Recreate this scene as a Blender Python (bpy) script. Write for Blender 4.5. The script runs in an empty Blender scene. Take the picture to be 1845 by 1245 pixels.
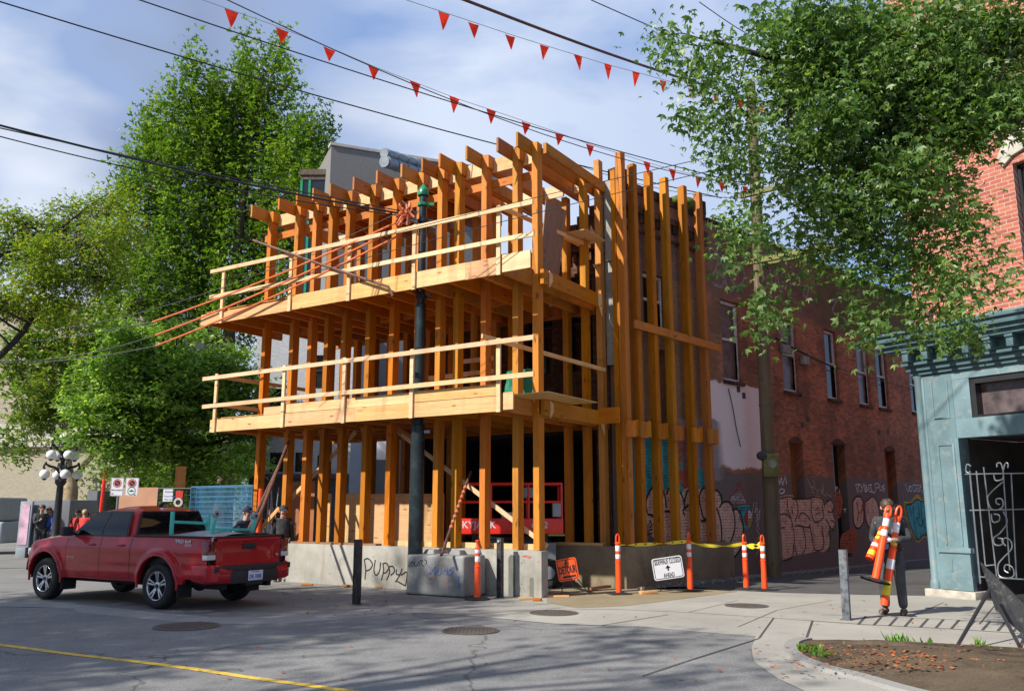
import bpy, bmesh, math, random
import numpy as np
from mathutils import Vector, Matrix, geometry
random.seed(7); RNG = np.random.default_rng(7)
V = Vector
SC = bpy.context.scene; COL = SC.collection
# ---------------------------------------------------------------- camera model (used only to measure the place)
FPX, CXP, CYP, HC = 1550.0, 922.5, 622.5, 1.7
TH = math.atan(293/FPX); SN, CS = math.sin(TH), math.cos(TH)
def ray(x, y):
    dz = -(y-CYP)/FPX
    return V(((x-CXP)/FPX, CS-SN*dz, SN+CS*dz))
def G(x, y, z=0.0):
    r = ray(x, y); t = (z-HC)/r.z
    return V((r.x*t, r.y*t, z))
def D(x, y, Y):
    r = ray(x, y); t = Y/r.y
    return V((r.x*t, Y, HC+r.z*t))
def onplane(x, y, o, n):
    r = ray(x, y); t = (o.x*n.x+o.y*n.y)/(r.x*n.x+r.y*n.y)
    return V((r.x*t, r.y*t, HC+r.z*t))
UZ = V((0,0,1))
u = V((-.841,.541,0)).normalized(); n = V((.541,.841,0)).normalized()
v = V((.731,.682,0)).normalized(); vn = V((.682,-.731,0)).normalized()
td = V((.537,-.843,0)).normalized(); tn = V((-.843,-.537,0)).normalized()
C0 = V((.57,17.12,0)); P0 = V((.52,17.22,0)); C1 = V((2.44,18.95,0))
W0 = V((2.17,19.24,0)); DD = V((8.38,17.54,0))
def A(a, b, z): return P0+u*a+n*b+UZ*z
def W(s, z, o=0): return W0+v*s+vn*o+UZ*z
def R(s, z, o=0): return DD+td*s+tn*o+UZ*z
def F(a, z, o=0): return P0+u*a-n*o+UZ*z            # facade plane of the timber frame, o = outwards
def shiftF(f, d): return lambda s, z, o=0: f(s, z, o+d)
def wpx(x, y):  # alley wall coordinates of a photo point
    p = onplane(x, y, W0, vn); return ((p-W0).dot(v), p.z)
def fpx(x, y, o=0):
    q = P0-n*o; p = onplane(x, y, q, n); return ((p-P0).dot(u), p.z)
# ---------------------------------------------------------------- mesh builder
class MB:
    def __init__(s): s.v=[]; s.f=[]; s.uv=[]; s.mi=[]
    def face(s, pts, uvs=None, mi=0):
        b=len(s.v); s.v += [tuple(p) for p in pts]; s.f.append(tuple(range(b,b+len(pts))))
        s.uv.append(uvs if uvs else [(0,0)]*len(pts)); s.mi.append(mi)
    def box(s, o, X, Y, Z, uvo=None, mi=0, skip=()):
        o=V(o); X=V(X); Y=V(Y); Z=V(Z)
        if X.cross(Y).dot(Z) < 0: 
            o=o+Y; Y=-Y
        if uvo is None: uvo=(random.random()*37, random.random()*37)
        lx,ly,lz=X.length,Y.length,Z.length; a,b=uvo
        c=[o,o+X,o+X+Y,o+Y,o+Z,o+X+Z,o+X+Y+Z,o+Y+Z]
        def q(i,j,k,l,p,r): s.face([c[i],c[j],c[k],c[l]],[(a,b),(a+p,b),(a+p,b+r),(a,b+r)],mi)
        if 'b' not in skip: s.face([c[0],c[3],c[2],c[1]],[(a,b),(a,b+ly),(a+lx,b+ly),(a+lx,b)],mi)
        if 't' not in skip: q(4,5,6,7,lx,ly)
        q(0,1,5,4,lx,lz); q(2,3,7,6,lx,lz)
        q(1,2,6,5,ly,lz); q(3,0,4,7,ly,lz)
    def fb(s, P, a0,a1,z0,z1,o0,o1, mi=0, uvo=None):       # box in a plane frame P(a,z,o)
        o=P(a0,z0,o0); s.box(o, P(a1,z0,o0)-o, P(a0,z0,o1)-o, P(a0,z1,o0)-o, uvo, mi)
    def bar(s, p, q, w, h, up=UZ, mi=0):
        p=V(p); q=V(q); d=(q-p)
        if d.length<1e-6: return
        dn=d.normalized(); sd=dn.cross(V(up))
        if sd.length<1e-4: sd=dn.cross(V((1,0,0)))
        sd.normalize(); un=sd.cross(dn).normalized()
        s.box(p-sd*w/2-un*h/2, d, sd*w, un*h, None, mi)
    def tube(s, pts, r, k=8, cap=True, mi=0):
        pts=[V(p) for p in pts]; rs=r if isinstance(r,(list,tuple)) else [r]*len(pts)
        base=len(s.v); prev=None; L=0
        for i,p in enumerate(pts):
            t=(pts[min(i+1,len(pts)-1)]-pts[max(i-1,0)])
            if t.length<1e-9: t=V((0,0,1))
            t.normalize()
            if prev is None:
                x=t.orthogonal().normalized()
            else:
                x=prev-t*prev.dot(t)
                x=x.normalized() if x.length>1e-6 else t.orthogonal().normalized()
            prev=x; y=t.cross(x)
            for j in range(k):
                a=2*math.pi*j/k; s.v.append(tuple(p+(x*math.cos(a)+y*math.sin(a))*rs[i]))
        L=0
        for i in range(len(pts)-1):
            l2=L+(pts[i+1]-pts[i]).length
            for j in range(k):
                a=base+i*k+j; b=base+i*k+(j+1)%k
                s.f.append((a,b,b+k,a+k)); c0=j*.1; s.uv.append([(L,c0),(L,c0+.1),(l2,c0+.1),(l2,c0)]); s.mi.append(mi)
            L=l2
        if cap:
            s.f.append(tuple(base+j for j in reversed(range(k)))); s.uv.append([(0,0)]*k); s.mi.append(mi)
            e=base+(len(pts)-1)*k
            s.f.append(tuple(e+j for j in range(k))); s.uv.append([(0,0)]*k); s.mi.append(mi)
    def lathe(s, prof, o, ax=UZ, k=24, mi=0):           # prof: (r, h) pairs
        o=V(o); ax=V(ax).normalized(); x=ax.orthogonal().normalized(); y=ax.cross(x)
        base=len(s.v)
        for r,h in prof:
            for j in range(k):
                a=2*math.pi*j/k; s.v.append(tuple(o+ax*h+(x*math.cos(a)+y*math.sin(a))*max(r,1e-4)))
        for i in range(len(prof)-1):
            for j in range(k):
                a=base+i*k+j; b=base+i*k+(j+1)%k
                s.f.append((a,b,b+k,a+k)); s.uv.append([(j/k,i*.1),((j+1)/k,i*.1),((j+1)/k,i*.1+.1),(j/k,i*.1+.1)]); s.mi.append(mi)
    def sphere(s, o, r, k=14, m=9, sz=1.0, mi=0):
        s.lathe([(r*math.sin(math.pi*i/m), -r*sz*math.cos(math.pi*i/m)) for i in range(m+1)], o, UZ, k, mi)
    def prism(s, poly, P, o0, o1, mi=0):                # poly in (a,z) on plane frame P
        top=[P(a,z,o1) for a,z in poly]; bot=[P(a,z,o0) for a,z in poly]
        uv=[(a,z) for a,z in poly]
        s.poly(poly,P,o1,mi); s.poly(poly,P,o0,mi)
        k=len(poly)
        for i in range(k):
            j=(i+1)%k; s.face([bot[i],bot[j],top[j],top[i]],[uv[i],uv[j],uv[j],uv[i]],mi)
    def poly(s, poly, P, o, mi=0):
        tr=geometry.tessellate_polygon([[V((a,z,0)) for a,z in poly]])
        for t in tr: s.face([P(poly[i][0],poly[i][1],o) for i in t],[poly[i] for i in t],mi)
    def grid(s, rows, uvf=None, mi=0, close=False):
        base=len(s.v); nr=len(rows); nc=len(rows[0])
        for r in rows:
            for p in r: s.v.append(tuple(p))
        for i in range(nr-1):
            for j in range(nc if close else nc-1):
                j2=(j+1)%nc
                a,b,c,d=base+i*nc+j,base+i*nc+j2,base+(i+1)*nc+j2,base+(i+1)*nc+j
                s.f.append((a,b,c,d)); s.uv.append([(j*.1,i*.1),(j*.1+.1,i*.1),(j*.1+.1,i*.1+.1),(j*.1,i*.1+.1)]); s.mi.append(mi)
    def ribbon(s, pts, w, P, o, mi=0, taper=False):      # flat stroke on plane frame
        k=len(pts); L=[];Rr=[]
        for i,(a,z) in enumerate(pts):
            p0=pts[max(i-1,0)]; p1=pts[min(i+1,k-1)]
            dx,dz=p1[0]-p0[0],p1[1]-p0[1]; l=math.hypot(dx,dz) or 1
            nx,nz=-dz/l,dx/l; ww=w/2
            if taper: ww*=(.35+.65*math.sin(math.pi*min(max(i/(k-1),.06),.94)))
            L.append((a+nx*ww,z+nz*ww)); Rr.append((a-nx*ww,z-nz*ww))
        for i in range(k-1):
            q=[L[i],L[i+1],Rr[i+1],Rr[i]]
            s.face([P(a,z,o) for a,z in q],q,mi)
# things ------------------------------------------------------------
WM={}
def link(o): COL.objects.link(o)
def tag(o, label=None, cat=None, group=None, kind=None):
    if label: o['label']=label
    if cat: o['category']=cat
    if group: o['group']=group
    if kind: o['kind']=kind
    return o
def thing(name, label, cat, loc=(0,0,0), rz=0, group=None):
    o=bpy.data.objects.new(name,None); link(o); o.empty_display_size=.2
    o.location=loc; o.rotation_euler=(0,0,rz)
    WM[o.name]=Matrix.Translation(V(loc)) @ Matrix.Rotation(rz,4,'Z')
    return tag(o,label,cat,group)
def mesh_obj(name, me, mats, parent=None, local=False):
    o=bpy.data.objects.new(name,me); link(o)
    for m in (mats if isinstance(mats,(list,tuple)) else [mats]): me.materials.append(m)
    if parent is not None:
        o.parent=parent; M=WM[parent.name]; WM[o.name]=M
        if not local: me.transform(M.inverted())
    else: WM[o.name]=Matrix.Identity(4)
    return o
def build(name, mb, mats, parent=None, smooth=False, label=None, local=False, bevel=0, weld=False, seg=2, sharp=40):
    me=bpy.data.meshes.new(name)
    me.from_pydata(mb.v,[],mb.f)
    uvl=me.uv_layers.new(name='UVMap'); flat=[c for f in mb.uv for p in f for c in p]
    uvl.data.foreach_set('uv',flat)
    me.polygons.foreach_set('material_index',mb.mi)
    if bevel or weld:
        bm=bmesh.new(); bm.from_mesh(me)
        bmesh.ops.remove_doubles(bm,verts=bm.verts,dist=1e-4)
        bmesh.ops.recalc_face_normals(bm,faces=bm.faces)
        if bevel:
            ed=[e for e in bm.edges if len(e.link_faces)==2 and e.calc_face_angle(0)>.6]
            bmesh.ops.bevel(bm,geom=ed,offset=bevel,segments=seg,profile=.6,affect='EDGES',clamp_overlap=True)
        bm.to_mesh(me); bm.free()
    if smooth or bevel:
        me.polygons.foreach_set('use_smooth',[True]*len(me.polygons)); 
        try: me.set_sharp_from_angle(angle=math.radians(sharp))
        except Exception: pass
    me.update()
    o=mesh_obj(name,me,mats,parent,local)
    if label: o['label']=label
    return o
def copy_tree(o, parent=None):
    c=o.copy(); link(c); c.parent=parent; WM[c.name]=WM.get(o.name,Matrix.Identity(4))
    for ch in list(o.children): copy_tree(ch,c)
    return c
def struct(name, mb, m, **k):
    return tag(build(name,mb,m,**k),kind='structure')
def cr(pts, m=6, closed=False):                          # Catmull-Rom smoothing of 2D/3D points
    P=[tuple(p) for p in pts]; k=len(P); out=[]
    rng=range(k) if closed else range(k-1)
    for i in rng:
        g=lambda j: P[j%k] if closed else P[min(max(j,0),k-1)]
        a,b,c,d=g(i-1),g(i),g(i+1),g(i+2)
        for s_ in range(m):
            t=s_/m; t2=t*t; t3=t2*t
            out.append(tuple(.5*(2*b[q]+(c[q]-a[q])*t+(2*a[q]-5*b[q]+4*c[q]-d[q])*t2+(3*b[q]-a[q]-3*c[q]+d[q])*t3) for q in range(len(b))))
    if not closed: out.append(P[-1])
    return out
def text(name, body, size, o, ex, ey, mat, parent=None, ext=.002, bold=0, align='LEFT', sx=1.0, local=False, fit=None):
    c=bpy.data.curves.new(name,'FONT'); c.body=body; c.size=size; c.extrude=ext; c.offset=bold; c.align_x=align
    c.resolution_u=3
    t=bpy.data.objects.new('tmp',c); link(t)
    dg=bpy.context.evaluated_depsgraph_get(); dg.update()
    me=bpy.data.meshes.new_from_object(t.evaluated_get(dg)); bpy.data.objects.remove(t)
    if fit:
        xs=[q.co.x for q in me.vertices]; sx=fit/(max(xs)-min(xs))
    ex=V(ex).normalized(); ey=V(ey).normalized(); ez=ex.cross(ey)
    M=Matrix(((ex.x*sx,ey.x,ez.x,o[0]),(ex.y*sx,ey.y,ez.y,o[1]),(ex.z*sx,ey.z,ez.z,o[2]),(0,0,0,1)))
    me.transform(M); me.materials.clear()
    return mesh_obj(name,me,mat,parent,local)
def skin(name, joints, edges, mat, parent=None, sub=2, root=0, local=False):
    me=bpy.data.meshes.new(name); me.from_pydata([j[0] for j in joints],edges,[])
    o=bpy.data.objects.new('tmp',me); link(o)
    md=o.modifiers.new('s','SKIN'); md.use_smooth_shade=True
    sv=me.skin_vertices[0].data
    for i,j in enumerate(joints):
        r=j[1]; sv[i].radius=(r,r) if not isinstance(r,(tuple,list)) else r
        sv[i].use_root=(i==root)
    sb=o.modifiers.new('b','SUBSURF'); sb.levels=sub; sb.render_levels=sub
    dg=bpy.context.evaluated_depsgraph_get(); dg.update()
    m2=bpy.data.meshes.new_from_object(o.evaluated_get(dg)); bpy.data.objects.remove(o)
    m2.polygons.foreach_set('use_smooth',[True]*len(m2.polygons)); m2.materials.clear()
    return mesh_obj(name,m2,mat,parent,local)
# ---------------------------------------------------------------- materials
def newmat(name):
    m=bpy.data.materials.new(name); m.use_nodes=True; nt=m.node_tree
    for x in list(nt.nodes): nt.nodes.remove(x)
    out=nt.nodes.new('ShaderNodeOutputMaterial'); b=nt.nodes.new('ShaderNodeBsdfPrincipled')
    nt.links.new(b.outputs[0],out.inputs[0])
    return m,nt,b,out
class NT:
    def __init__(s,nt): s.nt=nt
    def n(s,t,**k):
        x=s.nt.nodes.new(t)
        for a,b in k.items():
            if a.startswith('i_'):
                key=a[2:].replace('_',' '); inp=x.inputs[key] if key in x.inputs else x.inputs[int(key)]
                if isinstance(b,bpy.types.NodeSocket): s.nt.links.new(b,inp)
                else: inp.default_value=b
            else: setattr(x,a,b)
        return x
    def l(s,a,b): s.nt.links.new(a,b)
    def noise(s,vec,scale,detail=3,rough=.55): 
        x=s.n('ShaderNodeTexNoise'); x.inputs['Scale'].default_value=scale; x.inputs['Detail'].default_value=detail; x.inputs['Roughness'].default_value=rough
        if vec is not None: s.l(vec,x.inputs['Vector'])
        return x.outputs['Fac']
    def ramp(s,fac,stops,interp='LINEAR'):
        x=s.n('ShaderNodeValToRGB'); x.color_ramp.interpolation=interp; e=x.color_ramp.elements
        while len(e)<len(stops): e.new(.5)
        for i,(p,c) in enumerate(stops):
            e[i].position=p; e[i].color=c if len(c)==4 else (*c,1)
        s.l(fac,x.inputs[0]); return x.outputs[0]
    def g(s,fac,a,b):   # 0..1 step between a and b
        x=s.n('ShaderNodeMapRange'); x.inputs[1].default_value=a; x.inputs[2].default_value=b; s.l(fac,x.inputs[0]); return x.outputs[0]
    def mix(s,fac,a,b,mode='MIX'):
        x=s.n('ShaderNodeMix',data_type='RGBA',blend_type=mode)
        for sock,val in ((x.inputs[0],fac),(x.inputs[6],a),(x.inputs[7],b)):
            if isinstance(val,bpy.types.NodeSocket): s.l(val,sock)
            else: sock.default_value=val if not isinstance(val,tuple) or len(val)==4 else (*val,1)
        return x.outputs[2]
    def math(s,op,a,b=0):
        x=s.n('ShaderNodeMath',operation=op)
        for sock,val in ((x.inputs[0],a),(x.inputs[1],b)):
            if isinstance(val,bpy.types.NodeSocket): s.l(val,sock)
            else: sock.default_value=val
        return x.outputs[0]
    def coord(s,w='Object'): return s.n('ShaderNodeTexCoord').outputs[w]
    def geo(s): return s.n('ShaderNodeNewGeometry').outputs['Position']
    def mapv(s,vec,sc,rot=(0,0,0),loc=(0,0,0)):
        x=s.n('ShaderNodeMapping'); x.inputs['Scale'].default_value=sc; x.inputs['Rotation'].default_value=rot; x.inputs['Location'].default_value=loc; s.l(vec,x.inputs[0]); return x.outputs[0]
    def bump(s,h,strength,dist,b):
        x=s.n('ShaderNodeBump'); x.inputs['Strength'].default_value=strength; x.inputs['Distance'].default_value=dist; s.l(h,x.inputs['Height']); s.l(x.outputs[0],b.inputs['Normal'])
def c4(c): return (*c,1)
def simple(name, col, rough=.6, metal=0, var=.15, nscale=6, coat=0, bump=0, bscale=40, dirt=None, spec=.5, emit=None):
    m,nt,b,out=newmat(name); N=NT(nt)
    p=N.geo(); f=N.noise(p,nscale,4)
    dk=tuple(x*(1-var) for x in col); lt=tuple(min(1,x*(1+var)) for x in col)
    c=N.ramp(f,[(.3,dk),(.7,lt)])
    if dirt:
        f2=N.g(N.noise(p,dirt[1],6,.7),.52,.62); c=N.mix(f2,c,c4(dirt[0]))
    N.l(c,b.inputs['Base Color']); b.inputs['Roughness'].default_value=rough; b.inputs['Metallic'].default_value=metal
    b.inputs['Specular IOR Level'].default_value=spec
    if coat: b.inputs['Coat Weight'].default_value=coat; b.inputs['Coat Roughness'].default_value=.03
    if bump: N.bump(N.noise(p,bscale,4,.6),bump,.01,b)
    if emit: b.inputs['Emission Color'].default_value=c4(emit[0]); b.inputs['Emission Strength'].default_value=emit[1]
    return m
def wood(name, a, bcol, knot=(.12,.05,.015), rough=.65, rnd=.25, knots=True, gloss=.3):
    m,nt,b,out=newmat(name); N=NT(nt); uv=N.coord('UV')
    g1=N.noise(N.mapv(uv,(1.1,26,1)),3,4,.6)
    g2=N.noise(N.mapv(uv,(.25,5,1)),2,2,.5)
    f=N.math('ADD',N.math('MULTIPLY',g1,.6),N.math('MULTIPLY',g2,.4))
    c=N.ramp(f,[(.32,a),(.66,bcol)])
    oi=N.n('ShaderNodeObjectInfo').outputs['Random']
    hs=N.n('ShaderNodeHueSaturation'); N.l(c,hs.inputs['Color'])
    N.l(N.math('ADD',N.math('MULTIPLY',oi,rnd),1-rnd/2),hs.inputs['Value'])
    N.l(N.math('ADD',N.math('MULTIPLY',N.math('FRACT',N.math('MULTIPLY',oi,7.3)),.018),.4905),hs.inputs['Hue']); N.l(N.math('ADD',N.math('MULTIPLY',N.math('FRACT',N.math('MULTIPLY',oi,13.7)),.16),.96),hs.inputs['Saturation']); c=hs.outputs[0]
    if knots:
        vo=N.n('ShaderNodeTexVoronoi',feature='F1'); N.l(N.mapv(uv,(2.2,6.5,1)),vo.inputs['Vector']); vo.inputs['Scale'].default_value=1.0
        k=N.g(vo.outputs['Distance'],.20,.07)
        k=N.math('MULTIPLY',k,N.g(vo.outputs['Color'],.30,.45)); k=N.math('MULTIPLY',k,.85)
        c=N.mix(k,c,c4(knot))
    st=N.g(N.noise(N.mapv(N.geo(),(1.6,1.6,.45)),1.7,6,.7),.50,.68)
    c=N.mix(N.math('MULTIPLY',st,.35),c,c4(tuple(x*.45 for x in a)))
    N.l(c,b.inputs['Base Color']); b.inputs['Roughness'].default_value=rough; b.inputs['Specular IOR Level'].default_value=gloss
    N.bump(g1,.25,.004,b)
    return m
def brick(name, c1, c2, mortar, rows=.075, width=.21, msize=.009, dark=None, darkamt=.5, bumps=.6, paint=None, rough=.85):
    m,nt,b,out=newmat(name); N=NT(nt); uv=N.coord('UV')
    bt=N.n('ShaderNodeTexBrick'); N.l(uv,bt.inputs['Vector'])
    for k,val in (('Color1',c4(c1)),('Color2',c4(c2)),('Mortar',c4(mortar)),('Scale',1.0),('Mortar Size',msize),('Mortar Smooth',.25),('Bias',0.),('Brick Width',width),('Row Height',rows)): bt.inputs[k].default_value=val
    nz=N.noise(uv,9,5,.7); c=N.mix(.55,bt.outputs['Color'],N.mix(nz,(.25,.25,.25,1),(1.2,1.2,1.2,1)),'MULTIPLY')
    big=N.noise(N.mapv(uv,(1,.6,1)),.8,6,.7)
    if dark: c=N.mix(N.math('MULTIPLY',N.g(big,.42,.62),darkamt),c,c4(dark))
    h=N.math('SUBTRACT',N.math('MULTIPLY',N.noise(uv,30,4,.7),.5),bt.outputs['Fac'])
    if paint: c=paint(N,uv,c,bt.outputs['Fac'])
    N.l(c,b.inputs['Base Color']); b.inputs['Roughness'].default_value=rough; b.inputs['Specular IOR Level'].default_value=.2
    N.bump(h,bumps,.012,b)
    return m
def leafmat(name, a, bcol, c3=None, trans=.35):
    m,nt,b,out=newmat(name); N=NT(nt)
    r=N.n('ShaderNodeNewGeometry').outputs['Random Per Island']
    st=[(0,a),(.8,bcol)]
    if c3: st.append((.97,c3))
    c=N.ramp(r,st)
    big=N.noise(N.geo(),.55,3); hs=N.n('ShaderNodeHueSaturation'); N.l(c,hs.inputs['Color'])
    N.l(N.math('ADD',N.math('MULTIPLY',big,.9),.55),hs.inputs['Value']); c=hs.outputs[0]
    N.l(c,b.inputs['Base Color']); b.inputs['Roughness'].default_value=.42; b.inputs['Specular IOR Level'].default_value=.35
    t=N.n('ShaderNodeBsdfTranslucent'); tc=N.mix(1.0,c,(1.5,1.7,.6,1),'MULTIPLY'); N.l(tc,t.inputs[0])
    mx=N.n('ShaderNodeMixShader'); mx.inputs[0].default_value=trans
    N.l(b.outputs[0],mx.inputs[1]); N.l(t.outputs[0],mx.inputs[2]); N.l(mx.outputs[0],out.inputs[0])
    return m
M_={}
M_['post']=wood('stained_timber',(.36,.118,.015),(.59,.232,.03),(.09,.03,.007),rnd=.42)
M_['rafter']=wood('reddish_timber',(.36,.115,.016),(.50,.20,.034),(.09,.025,.007),rnd=.42)
M_['pale']=wood('fresh_lumber',(.58,.37,.19),(.76,.55,.33),(.22,.09,.03),rnd=.15)
M_['fascia']=wood('fascia_board',(.54,.27,.10),(.78,.50,.26),(.26,.09,.03),rnd=.2)
M_['ply']=wood('plywood',(.50,.30,.13),(.64,.42,.21),(.28,.13,.05),rnd=.12)
M_['plydark']=wood('brown_plywood',(.26,.11,.05),(.34,.16,.075),(.12,.05,.02),rnd=.15)
M_['oldply']=wood('weathered_plywood',(.20,.11,.07),(.32,.19,.12),(.08,.04,.02),rnd=.1)
M_['deck']=wood('deck_plywood',(.40,.18,.05),(.50,.25,.08),rnd=.1)
M_['pole']=wood('utility_timber',(.10,.075,.042),(.20,.15,.09),(.05,.03,.015),rnd=.05)
M_['mossy']=wood('mossy_timber',(.10,.10,.03),(.22,.22,.08),(.04,.03,.01),rnd=.05)
def concrete(name,a,bb,rust=.25):
    m,nt,b,out=newmat(name); N=NT(nt); p=N.geo()
    f=N.noise(p,1.7,6,.65); c=N.ramp(f,[(.3,a),(.7,bb)])
    st=N.g(N.noise(N.mapv(p,(2.2,2.2,.25)),1.6,5,.6),.54,.70); c=N.mix(N.math('MULTIPLY',st,rust),c,(.22,.13,.06,1))
    st2=N.g(N.noise(N.mapv(p,(1.3,1.3,.9)),2.6,6,.7),.55,.68); c=N.mix(N.math('MULTIPLY',st2,.4),c,c4(tuple(x*.5 for x in a)))
    pt=N.g(N.noise(p,45,2),.30,.24); c=N.mix(N.math('MULTIPLY',pt,.6),c,(.06,.055,.05,1))
    N.l(c,b.inputs['Base Color']); b.inputs['Roughness'].default_value=.85; b.inputs['Specular IOR Level'].default_value=.25
    N.bump(N.noise(p,28,6,.7),.35,.008,b); return m
M_['conc']=concrete('cast_concrete',(.26,.25,.22),(.42,.40,.35),.35)
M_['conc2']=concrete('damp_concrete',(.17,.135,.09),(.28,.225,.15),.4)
M_['block']=concrete('weathered_block',(.20,.20,.195),(.34,.335,.32),.1)
def ground(name,a,bb,speck=.35,big=.25,joints=None,patch=(.10,.10,.10),crack=0):
    m,nt,b,out=newmat(name); N=NT(nt); p=N.geo()
    f=N.noise(p,.55,6,.6); c=N.ramp(f,[(.3,a),(.72,bb)])
    sp=N.noise(p,85,3,.8); c=N.mix(speck,c,N.ramp(sp,[(.32,(.25,.25,.25)),(.5,(.9,.9,.9)),(.68,(2,2,2))]),'MULTIPLY')
    st=N.g(N.noise(p,1.9,7,.75),.52,.66); c=N.mix(N.math('MULTIPLY',st,big),c,c4(patch))
    if crack:
        vo=N.n('ShaderNodeTexVoronoi',feature='DISTANCE_TO_EDGE'); wv=N.n('ShaderNodeVectorMath',operation='ADD')
        nz=N.n('ShaderNodeTexNoise'); nz.inputs['Scale'].default_value=1.2; nz.inputs['Detail'].default_value=5; N.l(p,nz.inputs['Vector']); N.l(p,wv.inputs[0]); N.l(nz.outputs['Color'],wv.inputs[1])
        N.l(wv.outputs[0],vo.inputs['Vector']); vo.inputs['Scale'].default_value=.22
        k=N.g(vo.outputs['Distance'],.006,.002); c=N.mix(N.math('MULTIPLY',k,crack),c,(.05,.048,.045,1))
    N.l(c,b.inputs['Base Color']); b.inputs['Roughness'].default_value=.88; b.inputs['Specular IOR Level'].default_value=.2
    N.bump(N.noise(p,60,5,.8),.5,.006,b); return m
M_['asphalt']=ground('road_asphalt',(.165,.165,.162),(.245,.24,.23),.6,.35,crack=.6)
M_['pad']=ground('pad_paving',(.17,.165,.16),(.23,.225,.215),.3,.4,patch=(.11,.105,.10))
M_['slab']=ground('concrete_slab',(.28,.265,.235),(.38,.36,.315),.18,.35,patch=(.22,.20,.17))
M_['band']=ground('kerb_concrete',(.23,.225,.21),(.31,.30,.28),.2,.3,patch=(.2,.19,.18))
M_['mud']=ground('damp_paving',(.22,.175,.105),(.30,.25,.165),.25,.4,patch=(.17,.13,.08))
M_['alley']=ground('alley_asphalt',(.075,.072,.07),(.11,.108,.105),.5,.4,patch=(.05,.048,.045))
M_['slot']=simple('slot_grey',(.13,.13,.11),.85,var=.2)
M_['soil']=ground('planter_soil',(.045,.033,.024),(.15,.11,.07),.6,.5,patch=(.03,.02,.015))
M_['yellow']=simple('road_paint',(.66,.42,.05),.8,var=.25,nscale=9,dirt=((.30,.24,.14),5))
M_['joint']=simple('joint',(.06,.055,.05),.9)
M_['iron']=simple('cast_iron',(.15,.135,.125),.6,.5,bump=.3,dirt=((.15,.09,.05),6))
def paint_alley(N,uv,c,fac):
    sep=N.n('ShaderNodeSeparateXYZ'); N.l(uv,sep.inputs[0]); s,z=sep.outputs[0],sep.outputs[1]
    e=N.noise(uv,1.2,6,.75); wear=N.noise(uv,5,6,.8)
    e1=N.math('MULTIPLY',N.math('SUBTRACT',e,.5),.5)
    def band(lo,hi,var,soft=.05):
        w=N.math('ADD',var,e1)
        return N.math('MULTIPLY',N.g(w,lo-soft,lo+soft),N.g(w,hi+soft,hi-soft))
    def over(c,fac_,col,wearlo=.36,wearhi=.44):
        f=N.math('MULTIPLY',fac_,N.g(wear,wearlo,wearhi)); 
        f=N.math('MULTIPLY',f,.93); return N.mix(f,c,c4(col))
    # soot toward the corner and sooty parapet
    c=N.mix(N.math('MULTIPLY',N.g(s,5.2,3.2),.6),c,(.22,.17,.09,1))
    c=N.mix(N.math('MULTIPLY',N.g(N.math('ADD',z,e1),7.15,7.5),.88),c,N.mix(N.g(e,.35,.65),(.11,.078,.065,1),(.30,.16,.11,1)))
    c=N.mix(N.math('MULTIPLY',N.math('MULTIPLY',N.g(N.math('ADD',z,N.math('MULTIPLY',e1,3)),7.1,7.5),N.g(s,9,11)),.7),c,(.10,.085,.02,1))
    # moss under sills / band base course
    c=over(c,band(-1,2.62,z),(.175,.145,.14),.30,.36)
    c=over(c,N.math('MULTIPLY',band(2.72,4.95,z,.03),band(3.95,6.4,s,.03)),(.92,.82,.83),.27,.33)
    c=over(c,N.math('MULTIPLY',band(2.4,3.9,z,.03),band(2.6,4.35,s,.15)),(.30,.26,.28),.3,.36)
    c=over(c,N.math('MULTIPLY',band(1.6,3.5,z,.05),band(.5,2.9,s,.1)),(.03,.30,.33),.34,.40)
    c=over(c,N.math('MULTIPLY',band(2.3,3.7,z,.1),band(2.1,3.0,s,.1)),(.35,.09,.05),.40,.5)
    return c
M_['brickA']=brick('old_red_brick',(.72,.23,.10),(.32,.115,.07),(.34,.25,.19),dark=(.11,.065,.045),darkamt=.65,bumps=.8,paint=paint_alley)
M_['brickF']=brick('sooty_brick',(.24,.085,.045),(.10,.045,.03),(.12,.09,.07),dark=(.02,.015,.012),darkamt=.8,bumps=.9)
M_['brickR']=brick('orange_brick',(.56,.19,.12),(.40,.115,.085),(.60,.48,.40),rows=.085,width=.23,msize=.008,dark=(.30,.08,.05),darkamt=.25,bumps=.5)
M_['brickB']=brick('buff_brick',(.46,.40,.29),(.38,.33,.24),(.42,.38,.30),darkamt=.2,dark=(.3,.26,.2),bumps=.2)
M_['brickW']=brick('white_brick',(.55,.56,.58),(.48,.49,.52),(.42,.43,.45),darkamt=.2,dark=(.35,.36,.38),bumps=.3)
M_['brickG']=brick('grey_render',(.24,.235,.225),(.235,.23,.22),(.235,.23,.22),darkamt=.25,dark=(.19,.18,.17),bumps=.05)
M_['salmon']=brick('pink_brick',(.50,.22,.16),(.42,.17,.12),(.5,.35,.28),bumps=.2)
M_['teal']=simple('teal_paint',(.14,.222,.25),.5,var=.14,nscale=2.5,dirt=((.20,.25,.25),7),bump=.05)
M_['tealshade']=simple('shaded_teal',(.07,.13,.15),.5,var=.15,nscale=3)  # teal paint darkened to stand for the tree's shade on the cornice
M_['white']=simple('white_frame',(.62,.60,.60),.6,var=.12,dirt=((.35,.30,.28),8))
M_['glass']=simple('dark_glass',(.012,.014,.016),.06,var=.3,nscale=2,spec=.8)
M_['glassb']=simple('curtained_glass',(.10,.075,.075),.25,var=.6,nscale=3,spec=.6)
M_['board']=simple('grey_board',(.27,.27,.24),.8,var=.2,nscale=4,dirt=((.22,.20,.16),5))
M_['black']=simple('black_paint',(.018,.018,.02),.4,var=.2)
M_['blackr']=simple('black_rubber',(.014,.014,.014),.75,var=.2,bump=.1)
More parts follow.
